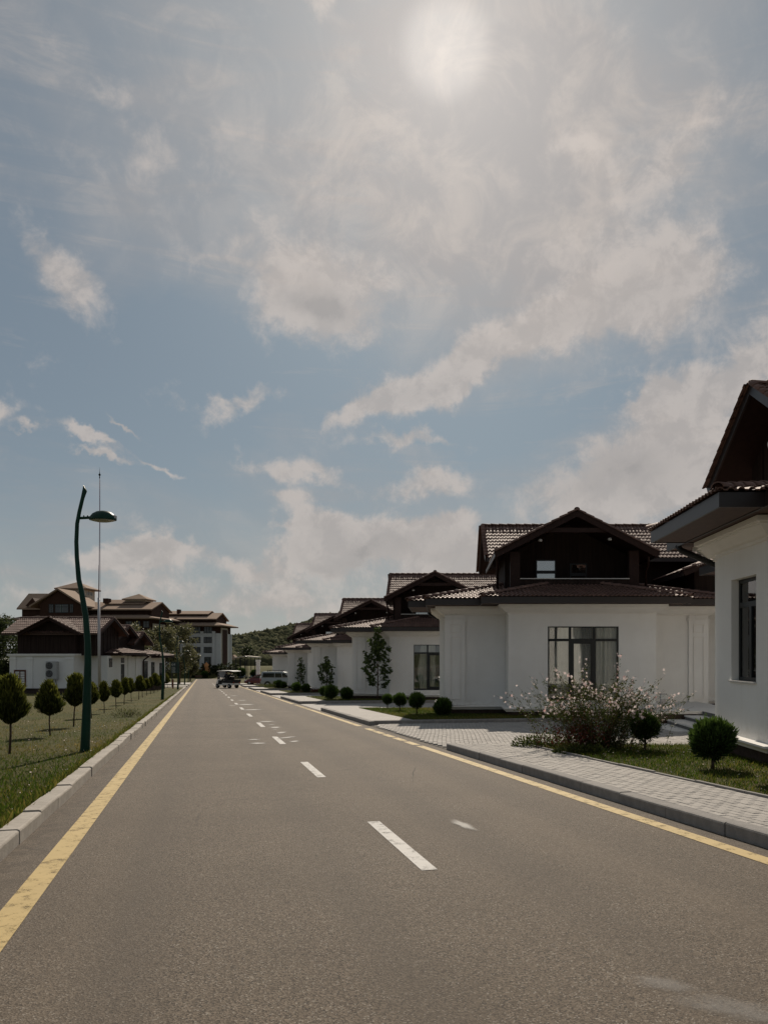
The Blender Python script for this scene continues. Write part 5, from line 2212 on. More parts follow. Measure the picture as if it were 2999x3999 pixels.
# white pegs in the verge
for i, (px, py) in enumerate(((612, 2760), (461, 2872))):
    y = 1.43 * 3100 / (py - 2632)
    x = (px - 1727) / 3100.0 * y
    m = MB()
    m.tube([(0, 0, -0.04), (0.004, 0, 0.07), (0.0, 0, 0.095)], [0.016, 0.015, 0.011], 8)
    o = m.build('marker_peg', 'sign_white', None, origin=(0, 0, 0))
    o.location = (x, y, gz(y, 0.09))
    tag(o, ['white marker peg on the verge, the farther one', 'white marker peg on the verge near the kerb, the nearer one'][i], 'peg', 'white pegs on the verge')

# ------------------------------------------------------------------ low white and brown house on the left
B0 = (-29.0, 60.0, gz(60.0, 0.1))
lh = tag(empty('low_house', B0), 'low white house with brown boarded upper floor, left of the road', 'house')
GR = gz(58, 0.0) - 0.4
w = MB()
w.box(-31.6, -26.95, 58.0, 63.5, -0.96, 1.42)
w.box(-26.94, -25.3, 60.0, 72.5, -0.962, 1.421)
w.box(-30.5, -26.95, 63.51, 72.4, -0.963, 1.422)
w.build('wall', 'plaster', lh)
p = MB()
p.box(-31.55, -27.0, 58.06, 63.4, GR, -0.97)
p.box(-27.1, -25.36, 60.06, 72.4, GR - 0.4, -0.972)
p.build('plinth', 'plinth_stone', lh)
c = MB()
c.box(-31.75, -26.8, 57.86, 63.6, 1.42, 1.57)
c.box(-31.68, -26.87, 57.93, 63.55, 1.36, 1.418)
c.build('cornice', 'trim', lh)
for (xa, xb) in ((-31.58, -31.12), (-30.37, -29.9), (-27.5, -26.9)):
    m = MB()
    m.box(xa, xb, 57.93, 58.05, -0.955, 1.355)
    m.box(xa - 0.04, xb + 0.04, 57.90, 58.04, 1.16, 1.22)
    m.build('pilaster', 'plaster', lh)
for (ya, yb) in ((63.8, 64.5), (65.4, 66.0)):
    m = MB()
    m.box(-25.38, -25.22, ya, yb, -0.955, 1.38)
    m.build('pilaster', 'plaster', lh)
u = MB()
u.box(-31.35, -27.0, 58.6, 63.0, 1.5, 3.06)
u.box(-27.0, -25.75, 58.95, 63.1, 1.44, 3.05)
u.prism([(-31.1, 3.05), (-26.95, 3.05), (-26.95, 3.1), (-28.8, 4.0), (-31.1, 2.95)], 1, 58.6, 58.8)
u.prism([(58.95, 3.0), (63.1, 3.0), (63.1, 3.25), (61.0, 4.18), (58.95, 3.25)], 0, -26.1, -25.75)
u.build('upper_wall', 'brown_boards', lh)
for i in range(8):
    m = MB()
    xx_ = -31.0 + i * 0.55
    m.box(xx_, xx_ + 0.07, 58.57, 58.6, 1.58, 3.0 + max(0, 0.9 - abs(xx_ + 28.8) * 0.45))
    m.build('batten', 'barge_wood', lh)
for i in range(7):
    m = MB()
    yy_ = 59.1 + i * 0.65
    m.box(-25.75, -25.72, yy_, yy_ + 0.08, 1.5, 3.2 + max(0, 0.9 - abs(yy_ - 61) * 0.45))
    m.build('batten', 'barge_wood', lh)


def house_gable_x(parent, x0, x1, yr, zr, half, ze, barge='barge_wood', deck_mat='soffit_wood'):
    """tiled gable roof, ridge along X"""
    global TILES, CAPS
    m = MB()
    m.prism([(yr - half, ze - 0.1), (yr, zr - 0.1), (yr + half, ze - 0.1), (yr + half, ze), (yr, zr), (yr - half, ze)], 0, x0, x1)
    dk = m.build('roof', deck_mat, parent)
    for xe in (x1,):
        for sg in (-1, 1):
            b = MB()
            b.bar((xe, yr + sg * half, ze - 0.08), (xe, yr, zr - 0.07), 0.05, 0.2)
            b.build('barge_board', barge, parent)
    sl = (zr - ze) / half
    c_, s_ = math.cos(math.atan(sl)), math.sin(math.atan(sl))
    T0, C0 = len(TILES), len(CAPS)
    plane_tiles('x', (x0, yr - half - 0.04, ze), (1, 0, 0), (0, c_, s_), x1 - x0, math.hypot(half, zr - ze), lambda *a: True, [(Vector((0, yr, 0)), Vector((0, 1, 0)))], 'x')
    plane_tiles('x', (x1, yr + half + 0.04, ze), (-1, 0, 0), (0, -c_, s_), x1 - x0, math.hypot(half, zr - ze), lambda *a: True, [(Vector((0, yr, 0)), Vector((0, -1, 0)))], 'xb')
    cap_line('x', (x0, yr, zr), (x1, yr, zr), 0.37, 0.03)
    cap_line('x', (x1 - 0.03, yr - half, ze), (x1 - 0.03, yr, zr), 0.33, 0.03)
    cap_line('x', (x1 - 0.03, yr + half, ze), (x1 - 0.03, yr, zr), 0.33, 0.03)
    return dk, T0, C0


def flush_tiles(parent, deck, T0, C0, singles=0):
    tl, cl = TILES[T0:], CAPS[C0:]
    o = Vector(world_loc(deck))
    sg = [t for t in tl if not t[2] and t[3] == 'x'][:singles]
    ids = set(id(t) for t in sg)
    me = joined(TILE, [(t[1], t[2]) for t in tl if id(t) not in ids], 'roof_tile', 'roof_tile')
    me.transform(Matrix.Translation(Vector(A0) - o))
    tag(link_mesh('roof_tile', me, deck), kind='stuff')
    me = joined(CAP, [(M, None) for (r, M) in cl], 'ridge_tile', 'roof_tile', True)
    me.transform(Matrix.Translation(Vector(A0) - o))
    tag(link_mesh('ridge_tile', me, deck), kind='stuff')
    for t in sg:
        M = t[1].copy()
        M.translation = Vector(M.translation) - o
        link_mesh('roof_tile', tile_me, deck, M)
    del TILES[T0:]
    del CAPS[C0:]


dk, T0, C0 = house_gable_x(lh, -32.4, -25.2, 61.0, 4.31, 2.7, 3.06)
# front gable crossing it
m = MB()
gx, gz_, gh, gze = -28.7, 4.22, 2.25, 3.06
m.prism([(gx - gh, gze - 0.1), (gx, gz_ - 0.1), (gx + gh, gze - 0.1), (gx + gh, gze), (gx, gz_), (gx - gh, gze)], 1, 57.9, 61.0)
m.build('roof', 'soffit_wood', lh)
for sg in (-1, 1):
    b = MB()
    b.bar((gx + sg * gh, 57.88, gze - 0.08), (gx, 57.88 + 0.002 * sg, gz_ - 0.07), 0.05, 0.2)
    b.build('barge_board', 'barge_wood', lh)
sl = (gz_ - gze) / gh
c_, s_ = math.cos(math.atan(sl)), math.sin(math.atan(sl))
plane_tiles('x', (gx + gh, 57.86, gze), (0, 1, 0), (-c_, 0, s_), 3.1, math.hypot(gh, gz_ - gze), lambda x, y, z: z > 3.06 + (y - 58.3) * 0.46 - 0.1, [], 'x')
plane_tiles('x', (gx - gh, 60.9, gze), (0, -1, 0), (c_, 0, s_), 3.1, math.hypot(gh, gz_ - gze), lambda x, y, z: z > 3.06 + (y - 58.3) * 0.46 - 0.1, [], 'x')
cap_line('x', (gx, 57.86, gz_), (gx, 61, gz_), 0.37, 0.03)
cap_line('x', (gx - gh, 57.9, gze), (gx, 57.9, gz_), 0.33, 0.02)
cap_line('x', (gx + gh, 57.9, gze), (gx, 57.9, gz_), 0.33, 0.02)
flush_tiles(lh, dk, T0, C0, 200)
# two lower cross gables further back
for (yr, zr, ze, x1, hf) in ((66.0, 3.9, 2.85, -26.0, 2.2), (69.2, 3.42, 2.4, -26.0, 2.2)):
    u = MB()
    u.box(-31.0, x1 - 0.6, yr - hf + 0.5, yr + hf - 0.5, 1.4, ze)
    u.prism([(yr - hf + 0.45, ze - 0.1), (yr + hf - 0.45, ze - 0.1), (yr + hf - 0.45, ze + 0.1), (yr, zr - 0.12), (yr - hf + 0.45, ze + 0.1)], 0, x1 - 0.9, x1 - 0.58)
    u.build('upper_wall', 'brown_boards', lh)
    dk, T0, C0 = house_gable_x(lh, -32.0, x1, yr, zr, hf, ze)
    flush_tiles(lh, dk, T0, C0)
# stepped skirt roofs along the side
for (x1, ya, yb, ze) in ((-24.55, 60.6, 65.9, 1.60), (-24.9, 64.5, 70.2, 1.50), (-24.6, 69.0, 72.9, 1.38)):
    x0 = -29.5
    h = (yb - ya) / 2
    zt = ze + 0.24 * h
    m = MB()
    m.add([(x0, ya, ze), (x1, ya, ze), (x1, yb, ze), (x0, yb, ze), (x0, ya + h, zt), (x1 - h, ya + h, zt)], [(0, 1, 5, 4), (1, 2, 5), (2, 3, 4, 5), (3, 0, 4), (3, 2, 1, 0)])
    dk = m.build('skirt_roof', 'roof_deck', lh)
    m = MB()
    m.box(x1 - 0.03, x1, ya, yb, ze - 0.16, ze - 0.004)
    m.box(x0, x1 - 0.031, ya, ya + 0.03, ze - 0.16, ze - 0.004)
    m.build('fascia', 'barge_wood', lh)
    T0, C0 = len(TILES), len(CAPS)
    q = 0.70710678
    plane_tiles('x', (x0, ya - 0.04, ze), (1, 0, 0), (0, cs, sn), x1 - x0, h / cs, lambda *a: True, [(Vector((x1, ya, 0)), Vector((q, q, 0)))], 'x')
    plane_tiles('x', (x1 + 0.04, ya, ze), (0, 1, 0), (-cs, 0, sn), yb - ya, h / cs, lambda *a: True, [(Vector((x1, ya, 0)), Vector((-q, -q, 0))), (Vector((x1, yb, 0)), Vector((-q, q, 0)))], 'x')
    cap_line('x', (x1, ya, ze), (x1 - h, ya + h, zt), 0.36, 0.03)
    cap_line('x', (x1, yb, ze), (x1 - h, yb - h, zt), 0.36, 0.03)
    flush_tiles(lh, dk, T0, C0)
m = MB()
m.tube([(-24.6, 66.6, 1.42), (-24.65, 66.6, 1.34), (-25.15, 66.9, 1.05), (-25.2, 66.9, 0.9), (-25.2, 66.9, -1.5)], 0.06, 8)
m.build('downpipe', 'barge_wood', lh, smooth=True)
# side windows and door
for (ya, yb, za, zb, nm) in ((60.25, 60.85, 0.55, 1.22, 'window'), (62.5, 63.15, -0.9, 0.75, 'door'), (62.5, 63.15, 0.85, 1.25, 'window'), (66.0 + 1.3, 68.2, -0.7, 0.95, 'window'), (69.0, 69.8, -0.7, 0.85, 'window'), (71.0, 71.8, -0.7, 0.75, 'window')):
    m = MB()
    m.box(-25.31, -25.285, ya, yb, za, zb)
    o = m.build(nm, 'window_frame', lh)
    if nm == 'window':
        g = MB()
        g.box(-25.284, -25.278, ya + 0.06, yb - 0.06, za + 0.06, zb - 0.06)
        g.build('pane', 'far_glass', o)
    else:
        g = MB()
        g.box(-25.284, -25.25, ya + 0.08, ya + 0.14, -0.15, -0.05)
        g.build('handle', 'steel', o)
# air conditioning unit on the wall
ac = tag(empty('air_conditioner', (-28.4, 57.85, -0.28)), 'twin-fan air conditioning unit on the white wall of the low house', 'air conditioner')
m = MB()
m.box(-28.8, -28.0, 57.62, 57.93, -0.26, 1.02)
m.build('case', 'ac_white', ac, bevel=0.015)
for zc in (0.70, 0.12):
    m = MB()
    m.lathe([(0.25, 0.0), (0.26, -0.012), (0.24, -0.02), (0.0, -0.02)], (-28.53, 57.62, zc), 20, 1)
    f = m.build('fan_grille', 'ac_dark', ac)
    r = MB()
    for k in range(3):
        rr = 0.07 + 0.07 * k
        r.tube([(-28.53 + rr * math.cos(a * 0.524), 57.592, zc + rr * math.sin(a * 0.524)) for a in range(13)], 0.006, 4, False)
    r.build('guard_ring', 'ac_white', f)
m = MB()
m.box(-28.75, -28.70, 57.65, 57.98, -0.33, -0.265)
m.box(-28.1, -28.05, 57.65, 57.98, -0.33, -0.265)
m.build('bracket', 'steel', ac)
m = MB()
m.tube([(-28.2, 57.85, -0.26), (-28.18, 57.9, -0.45), (-28.12, 57.96, -0.95)], 0.022, 6)
m.build('pipe', 'ac_dark', ac)
# louvred screen
sc2 = tag(empty('louvred_screen', (-30.8, 57.9, -0.85)), 'brown framed screen with white slats on the wall of the low house', 'screen')
m = MB()
m.box(-31.22, -31.15, 57.86, 57.92, -0.85, 0.40)
m.box(-30.45, -30.38, 57.86, 57.92, -0.85, 0.40)
m.box(-30.83, -30.77, 57.862, 57.92, -0.85, 0.33)
m.box(-31.15, -30.45, 57.86, 57.92, 0.33, 0.40)
m.build('frame', 'rust', sc2)
m = MB()
m.box(-31.16, -30.44, 57.925, 57.94, -0.85, 0.35)
m.build('backing', 'ac_dark', sc2)
for k in range(9):
    m = MB()
    z = -0.82 + k * 0.125
    m.add([(-31.15, 57.875, z), (-30.45, 57.875, z), (-30.45, 57.91, z + 0.085), (-31.15, 57.91, z + 0.085), (-31.15, 57.885, z - 0.004), (-30.45, 57.885, z - 0.004), (-30.45, 57.92, z + 0.081), (-31.15, 57.92, z + 0.081)],
          [(0, 1, 2, 3), (7, 6, 5, 4), (0, 4, 5, 1), (3, 2, 6, 7), (0, 3, 7, 4), (1, 5, 6, 2)])
    m.build('slat', 'trim', sc2)


# ------------------------------------------------------------------ hotel
def at(px, Y):
    return (px - 1727) / 3100.0 * Y


def zt_(py, Y):
    return CAM_H + (2555 - py) / 3100.0 * Y


def hip_slab(x0, x1, y0, y1, z0, z1, run):
    """low hipped roof slab with thin eaves"""
    m = MB()
    e = 0.35
    m.box(x0, x1, y0, y1, z0 - e, z0)
    m.add([(x0, y0, z0), (x1, y0, z0), (x1, y1, z0), (x0, y1, z0), (x0 + run, y0 + run, z1), (x1 - run, y0 + run, z1), (x1 - run, y1 - run, z1), (x0 + run, y1 - run, z1)],
          [(0, 1, 5, 4), (1, 2, 6, 5), (2, 3, 7, 6), (3, 0, 4, 7), (4, 5, 6, 7)])
    return m


def gable_slab_x(x0, x1, yr, half, ze, zr, th=0.35):
    m = MB()
    m.prism([(yr - half, ze - th), (yr, zr - th), (yr + half, ze - th), (yr + half, ze), (yr, zr), (yr - half, ze)], 0, x0, x1)
    return m


def hotel_window(parent, xa, xb, y, za, zb, mull=2):
    m = MB()
    fr = 0.14
    m.box(xa, xa + fr, y - 0.10, y - 0.02, za, zb)
    m.box(xb - fr, xb, y - 0.10, y - 0.02, za, zb)
    m.box(xa + fr, xb - fr, y - 0.10, y - 0.02, zb - fr, zb)
    m.box(xa + fr, xb - fr, y - 0.10, y - 0.02, za, za + fr)
    for i in range(mull):
        xm = xa + (xb - xa) * (i + 1) / (mull + 1)
        m.box(xm - 0.07, xm + 0.07, y - 0.11, y - 0.02, za + fr, zb - fr)
    m.box(xa + fr, xb - fr, y - 0.105, y - 0.02, za + (zb - za) * 0.66, za + (zb - za) * 0.66 + 0.13)
    o = m.build('window', 'window_frame', parent)
    g = MB()
    g.box(xa + 0.02, xb - 0.02, y - 0.05, y - 0.03, za + 0.02, zb - 0.02)
    g.build('pane', 'far_glass', o)
    if random.random() < 0.45:
        c = MB()
        q = xa + (xb - xa) * random.uniform(0.35, 0.6)
        c.box(q, q + (xb - xa) * 0.22, y - 0.056, y - 0.051, za + 0.2, zb - 0.2)
        c.build('curtain', 'drape', o)


# right wing
Y2 = 258.0
hw = tag(empty('hotel_wing', (at(790, Y2), Y2, -2.7)), 'white four-storey hotel wing with brown top floor at the end of the road', 'building')
xl, xr = at(560, Y2), -72.3
zb, zw = zt_(2604, Y2), zt_(2474, Y2)


def wbox(x0, x1, y0, y1, z0, z1, name, mtl, parent):
    m = MB()
    m.box(x0, x1, y0, y1, z0, z1)
    return m.build(name, mtl, parent)


wbox(xl, xr, Y2, 271.8, zb - 0.8, zw, 'wall', 'hotel_white', hw)
wbox(xl + 0.05, xr - 0.12, Y2 + 0.12, 271.6, zw, zt_(2440, Y2), 'upper_wall', 'hotel_brown', hw)
wbox(xr - 1.3, xr + 0.25, Y2 - 0.25, Y2 + 0.9, zb - 0.8, zt_(2474, Y2), 'corner_pier', 'hotel_white', hw)
wbox(xr - 2.45, xr - 1.45, Y2 - 0.25, Y2 + 0.3, zb - 0.8, zt_(2478, Y2), 'pier', 'hotel_white', hw)
wbox(xr + 0.005, xr + 0.35, Y2 + 0.95, Y2 + 8.3, zb + 0.4, zt_(2452, Y2), 'panel_frame', 'cream_wall', hw)
wbox(xr + 0.36, xr + 0.5, Y2 + 1.9, Y2 + 7.2, zb + 0.3, zt_(2459, Y2), 'brown_panel', 'hotel_brown', hw)
wbox(xr + 0.0, xr + 0.3, 270.3, 271.85, zb - 0.8, zt_(2474, Y2), 'corner_pier', 'hotel_white', hw)
hip_slab(xl - 1.5, -70.6, Y2 - 2.3, 275.0, zt_(2442, 256), zt_(2431, 258), 3.0).build('skirt_roof', 'hotel_roof', hw)
wbox(xl + 1, -74.3, 259.5, 272.0, zt_(2434, Y2), zt_(2417, Y2), 'attic_wall', 'hotel_brown', hw)
m = MB()
m.prism([(259.5, zt_(2434, Y2)), (272.0, zt_(2434, Y2)), (272.0, 13.2), (265.7, 15.0), (259.5, 13.2)], 0, -74.28, -73.95)
m.build('gable_wall', 'hotel_brown', hw)
gable_slab_x(xl, -73.4, 265.7, 7.7, 13.05, 15.35).build('roof', 'hotel_roof', hw)
wbox(xl + 1, -77.6, 262.5, 269, 14.0, 14.85, 'lantern_wall', 'hotel_brown', hw)
gable_slab_x(xl, -76.9, 265.7, 4.6, 14.8, 16.0, 0.25).build('roof', 'hotel_roof', hw)
wbox(at(694, 262), at(704, 262), 261, 263, zt_(2397, 262), zt_(2381, 262), 'chimney', 'hotel_brown', hw)
for (pa, pb) in ((580, 608), (622, 650), (664, 697), (712, 741), (754, 783), (796, 828)):
    for (ta, tb) in ((2449, 2474), (2488, 2512), (2527, 2551)):
        hotel_window(hw, at(pa, Y2), at(pb, Y2), Y2 - 0.0 + (0.12 if ta < 2460 else 0), zt_(tb, Y2), zt_(ta, Y2))
    hotel_window(hw, at(pa + 2, Y2), at(pb - 4, Y2), Y2, zt_(2601, Y2), zt_(2566, Y2), 1)
for pa in (783.5, 741.5, 829):
    wbox(at(pa, Y2), at(pa + 12, Y2), Y2 - 0.35, Y2 + 0.1, zt_(2476, Y2), zt_(2466, Y2), 'parapet', 'hotel_white', hw)
wbox(at(843, Y2), at(853, Y2), Y2 - 0.06, Y2 - 0.01, zt_(2575, Y2), zt_(2566, Y2), 'window', 'far_glass', hw)
for zz_ in (2481, 2520, 2559):
    wbox(xl, xr - 2.5, Y2 - 0.09, Y2 - 0.005, zt_(zz_ + 1.2, Y2), zt_(zz_ - 1.2, Y2), 'string_course', 'hotel_white', hw)

# main block, nearer and further left
Y1 = 236.0
hm = tag(empty('hotel_block', (at(330, Y1), Y1, -2.7)), 'large brown hotel block with stacked tan roofs and cream roof tower', 'building')
XR = -86.3
wbox(-112, XR - 1.6, 238, 256, -3.5, 13.0, 'wall', 'hotel_brown', hm)
wbox(XR - 8, XR - 1.4, 237.8, 256.2, -3.5, 7.6, 'lower_wall', 'hotel_white', hm)
hip_slab(-109, -85.0, 233.8, 260.5, zt_(2412, 234), zt_(2401, 237), 3.2).build('skirt_roof', 'hotel_roof', hm)
wbox(-107, XR - 1.0, 238.2, 252, 12.6, 14.9, 'attic_wall', 'hotel_brown', hm)
m = MB()
m.prism([(237.4, 12.6), (252.6, 12.6), (252.6, 15.1), (244.9, 17.25), (237.4, 15.1)], 0, XR - 0.98, XR - 0.6)
m.build('gable_wall', 'hotel_brown', hm)
gable_slab_x(-107, XR, 244.9, 8.9, 14.95, 17.6).build('roof', 'hotel_roof', hm)
wbox(-101.6, -91.6, 242, 248, 16.0, 16.95, 'lantern_wall', 'hotel_brown', hm)
gable_slab_x(-102.4, -90.7, 244.9, 4.2, 16.9, 18.35, 0.3).build('roof', 'hotel_roof', hm)
wbox(-96.6, -90.4, 242, 248, 17.6, 18.3, 'lantern_wall', 'cream_wall', hm)
hip_slab(-97.3, -89.7, 241, 249, 18.35, 20.1, 3.75).build('roof', 'hotel_roof', hm)
wbox(at(402, 240), at(421, 240), 240, 242.5, zt_(2356, 240), zt_(2337, 240), 'chimney', 'hotel_brown', hm)
# left gabled front
YG = 232.0
m = MB()
m.box(at(150, YG), at(322, YG), YG + 1, YG + 8, zt_(2412, YG), zt_(2364, YG))
m.prism([(at(140, YG), zt_(2364, YG)), (at(326, YG), zt_(2364, YG)), (at(226, YG), zt_(2303, YG))], 1, YG + 1, YG + 1.4)
m.build('gable_wall', 'hotel_brown', hm)
m = MB()
ax, az_ = at(224, YG), zt_(2297, YG)
bx_, bz_ = at(334, YG), zt_(2366, YG)
cx_, cz_ = at(112, YG), zt_(2366, YG)
m.prism([(cx_, cz_ - 0.5), (ax, az_ - 0.5), (bx_, bz_ - 0.5), (bx_, bz_), (ax, az_), (cx_, cz_)], 1, YG, YG + 14)
m.build('roof', 'hotel_roof', hm)
for (pa, pb) in ((184, 203), (208, 262), (266, 280)):
    hotel_window(hm, at(pa, YG), at(pb, YG), YG + 1, zt_(2393, YG), zt_(2359, YG), 1)
hip_slab(at(95, YG), at(345, YG), YG - 1.5, YG + 10, zt_(2416, YG), zt_(2403, YG), 3).build('skirt_roof', 'hotel_roof', hm)
# far left roof
gable_slab_x(-128.7, -119, 247, 7.0, 15.4, 20.4, 0.4).build('roof', 'hotel_roof', hm)
wbox(-127.6, -116, 241, 253, -3.5, 15.3, 'wall', 'hotel_brown', hm)
m = MB()
m.prism([(at(100, 240), zt_(2367, 240)), (at(128, 240), zt_(2335, 240)), (at(152, 240), zt_(2367, 240))], 1, 239.8, 246)
m.build('dormer', 'hotel_brown', hm)
hip_slab(at(28, 237), -117, 237, 256, zt_(2418, 237), zt_(2407, 239), 3).build('skirt_roof', 'hotel_roof', hm)
# roof tower
wbox(-118.2, -110.9, 246, 253.4, 16.5, 21.9, 'tower', 'cream_wall', hm)
hip_slab(-119.6, -109.5, 244.6, 254.8, 21.95, 24.2, 4.9).build('tower_roof', 'hotel_roof', hm)
for k in range(4):
    wbox(-110.89, -110.84, 247.7 + k * 1.1, 248.2 + k * 1.1, zt_(2324, 248), zt_(2311, 248), 'tower_window', 'far_glass', hm)
for k in range(3):
    hotel_window(hm, at(486 + k * 34, 237), at(510 + k * 34, 237), 238.0, zt_(2452, 238), zt_(2426, 238), 1)
# framed end window
xe = XR - 1.4
wbox(xe + 0.005, xe + 0.3, 240.0, 250.5, 3.0, 10.8, 'panel_frame', 'cream_wall', hm)
wbox(xe + 0.31, xe + 0.42, 241.6, 248.9, 2.8, 9.9, 'end_window', 'hotel_brown', hm)

# ------------------------------------------------------------------ things on the hotel lawn
YL = 250.0


def ground_at(Y):
    return terrain_z(Y) + 0.02


for i, (px, Y, H, W) in enumerate(((855, 252, 3.4, 1.5), (875, 251, 3.0, 1.6), (893, 253, 3.6, 1.7), (912, 250, 3.8, 1.5), (922, 254, 3.0, 1.6), (842, 254, 2.6, 1.2), (792, 249, 4.4, 1.1), (820, 247, 4.2, 1.0), (744, 250, 3.0, 1.2), (832, 252, 3.0, 1.3), (848, 250, 2.8, 1.4), (865, 254, 3.2, 1.5), (884, 251, 2.6, 1.4), (903, 252, 3.4, 1.5), (932, 252, 3.2, 1.4), (940, 250, 2.6, 1.3))):
    crown_tree('lawn_tree', (at(px, Y), Y, ground_at(Y)), H, W, 500, 0.32, 'dark_leaf', ordinal(i) + ' small dark tree on the hotel lawn, of a scattered row', 30 + i, 0.18, 'small dark trees on the hotel lawn')
for i, (px, Y, s_) in enumerate(((754, 247, 2.0), (800, 246, 1.7), (942, 247, 2.3), (992, 248, 1.8))):
    o = tag(empty('round_bush', (at(px, Y), Y, ground_at(Y))), ['round dark bush behind the bench', 'upright dark bush on the hotel lawn right of the bench', 'round dark bush above the golf cart roof', 'dark bush on the lawn by the white wall'][i], 'shrub', 'round bushes on the hotel lawn')
    o.scale = (s_ * 2.2,) * 3
    link_mesh('crown', BALLS[2], o)
crown_tree('dark_fir', (at(966, 330), 330, -2.7), 7.6, 5.5, 1500, 0.6, 'dark_leaf', 'big dark green tree at the foot of the wooded hill', 61, 0.1)
# park bench
bx0, by0 = at(757, 238.5), 243.0
bn = tag(empty('park_bench', (bx0, by0, ground_at(by0))), 'small brown park bench on the hotel lawn beside the road end', 'bench')
m = MB()
for k in range(3):
    m.box(bx0 - 1.1, bx0 + 1.1, by0 - 0.25 + k * 0.17, by0 - 0.11 + k * 0.17, ground_at(by0) + 0.42, ground_at(by0) + 0.47)
m.build('seat', 'wood_bench', bn)
m = MB()
for k in range(3):
    m.box(bx0 - 1.1, bx0 + 1.1, by0 + 0.28, by0 + 0.32, ground_at(by0) + 0.55 + k * 0.16, ground_at(by0) + 0.68 + k * 0.16)
m.build('backrest', 'wood_bench', bn)
for sx in (-0.95, 0.95):
    m = MB()
    m.box(bx0 + sx - 0.04, bx0 + sx + 0.04, by0 - 0.2, by0 + 0.3, ground_at(by0) - 0.1, ground_at(by0) + 0.42)
    m.build('leg', 'black_metal', bn)
# bright play tents
for (px, w_, h_, mt, lab) in ((806, 2.1, 3.4, 'orange_cloth', 'orange pointed play tent on the hotel lawn'), (795, 1.1, 2.9, 'red_cloth', 'small red play tent beside the orange one')):
    Y = 256
    x, z = at(px, Y), ground_at(Y) - 0.2
    o = tag(empty('play_tent', (x, Y, z)), lab, 'tent', 'play tents on the hotel lawn')
    m = MB()
    n_ = 10
    prof = [(w_ * 0.55, 0.0), (w_ * 0.52, h_ * 0.35), (w_ * 0.56, h_ * 0.62), (w_ * 0.30, h_ * 0.82), (0.05, h_)]
    m.lathe(prof, (x, Y, z), n_)
    m.build('cover', mt, o)
    m = MB()
    m.tube([(x, Y, z), (x, Y, z + h_ + 0.4)], 0.05, 6)
    m.build('pole', 'steel', o)
# beach canopy and loungers to its right
Yc = 246
o = tag(empty('canopy_shelter', (at(960, Yc), Yc, ground_at(Yc))), 'beige flat canopy shelter on dark posts behind the golf cart', 'shelter')
m = MB()
m.prism([(at(918, Yc), zt_(2572, Yc)), (at(960, Yc), zt_(2566, Yc)), (at(1010, Yc), zt_(2570, Yc)), (at(1010, Yc), zt_(2566, Yc)), (at(960, Yc), zt_(2561.5, Yc)), (at(918, Yc), zt_(2569, Yc))], 1, Yc - 2, Yc + 4)
m.build('canopy', 'canopy', o)
for px in (926, 945, 970, 1000):
    for yy_ in (Yc - 1.5, Yc + 3.5):
        m = MB()
        m.tube([(at(px, Yc), yy_, ground_at(yy_) - 0.3), (at(px, Yc), yy_, zt_(2570, Yc))], 0.12, 6)
        m.build('post', 'black_metal', o)
for i, px in enumerate((945, 958, 972, 985)):
    Y = 245.5
    x, z = at(px, Y), ground_at(Y)
    t = tag(empty('sun_lounger', (x, Y, z)), ['leftmost', 'second', 'third', 'rightmost'][i] + ' covered sun lounger under the beige canopy', 'lounger', 'loungers under the canopy')
    m = MB()
    m.prism([(x - 0.9, z + 0.3), (x + 0.3, z + 0.3), (x + 0.95, z + 0.75), (x + 0.9, z + 0.85), (x + 0.25, z + 0.42), (x - 0.9, z + 0.42)], 1, Y - 0.35, Y + 0.35)
    m.build('mattress', 'blue_cloth' if i % 2 == 0 else 'canopy', t)
    m = MB()
    for sx in (-0.8, 0.2):
        m.box(x + sx, x + sx + 0.08, Y - 0.3, Y + 0.3, z - 0.05, z + 0.3)
    m.build('leg', 'black_metal', t)
# orange-red tiled far roof behind the canopy
o = tag(empty('far_cottage', (at(915, 300), 300, -2.7)), 'low far cottage with pale red hipped roof behind the canopy', 'building')
hip_slab(at(900, 300), at(925, 300), 298, 303, zt_(2571, 300), zt_(2558, 300), 1.2).build('roof', 'hotel_roof', o)
m = MB()
m.box(at(902, 300), at(923, 300), 298.3, 302.7, -3.0, zt_(2571, 300))
m.build('wall', 'cream_wall', o)

# white wall with capped pillar at the end of the villa row
Yw = 110.0
o = tag(empty('capped_pillar', (at(1005, Yw), Yw, gz(Yw))), 'white rendered pillar with moulded cap at the end of the villa row', 'pillar')
m = MB()
m.box(at(1000, Yw), at(1013, Yw), Yw, Yw + 0.5, gz(Yw) - 0.3, zt_(2585, Yw))
m.build('shaft', 'plaster', o)
m = MB()
m.box(at(998, Yw), at(1015, Yw), Yw - 0.08, Yw + 0.58, zt_(2585, Yw), zt_(2578, Yw))
m.build('cap', 'trim', o)
# dark thin lamp post by the pillar
o = tag(empty('lamp_post', (at(959, 150), 150, gz(150))), 'plain thin dark lamp post behind the golf cart', 'street lamp')
m = MB()
m.tube([(0, 0, -0.2), (0, 0, 2.4), (0, 0, 4.6)], [0.09, 0.07, 0.05], 8)
m.build('post', 'black_metal', o, origin=(0, 0, 0))
m = MB()
m.lathe([(0.0, 0.2), (0.25, 0.1), (0.28, 0.0), (0.08, -0.1)], (0, 0, 4.7), 10)
m.build('lamp_head', 'black_metal', o, origin=(0, 0, 0))

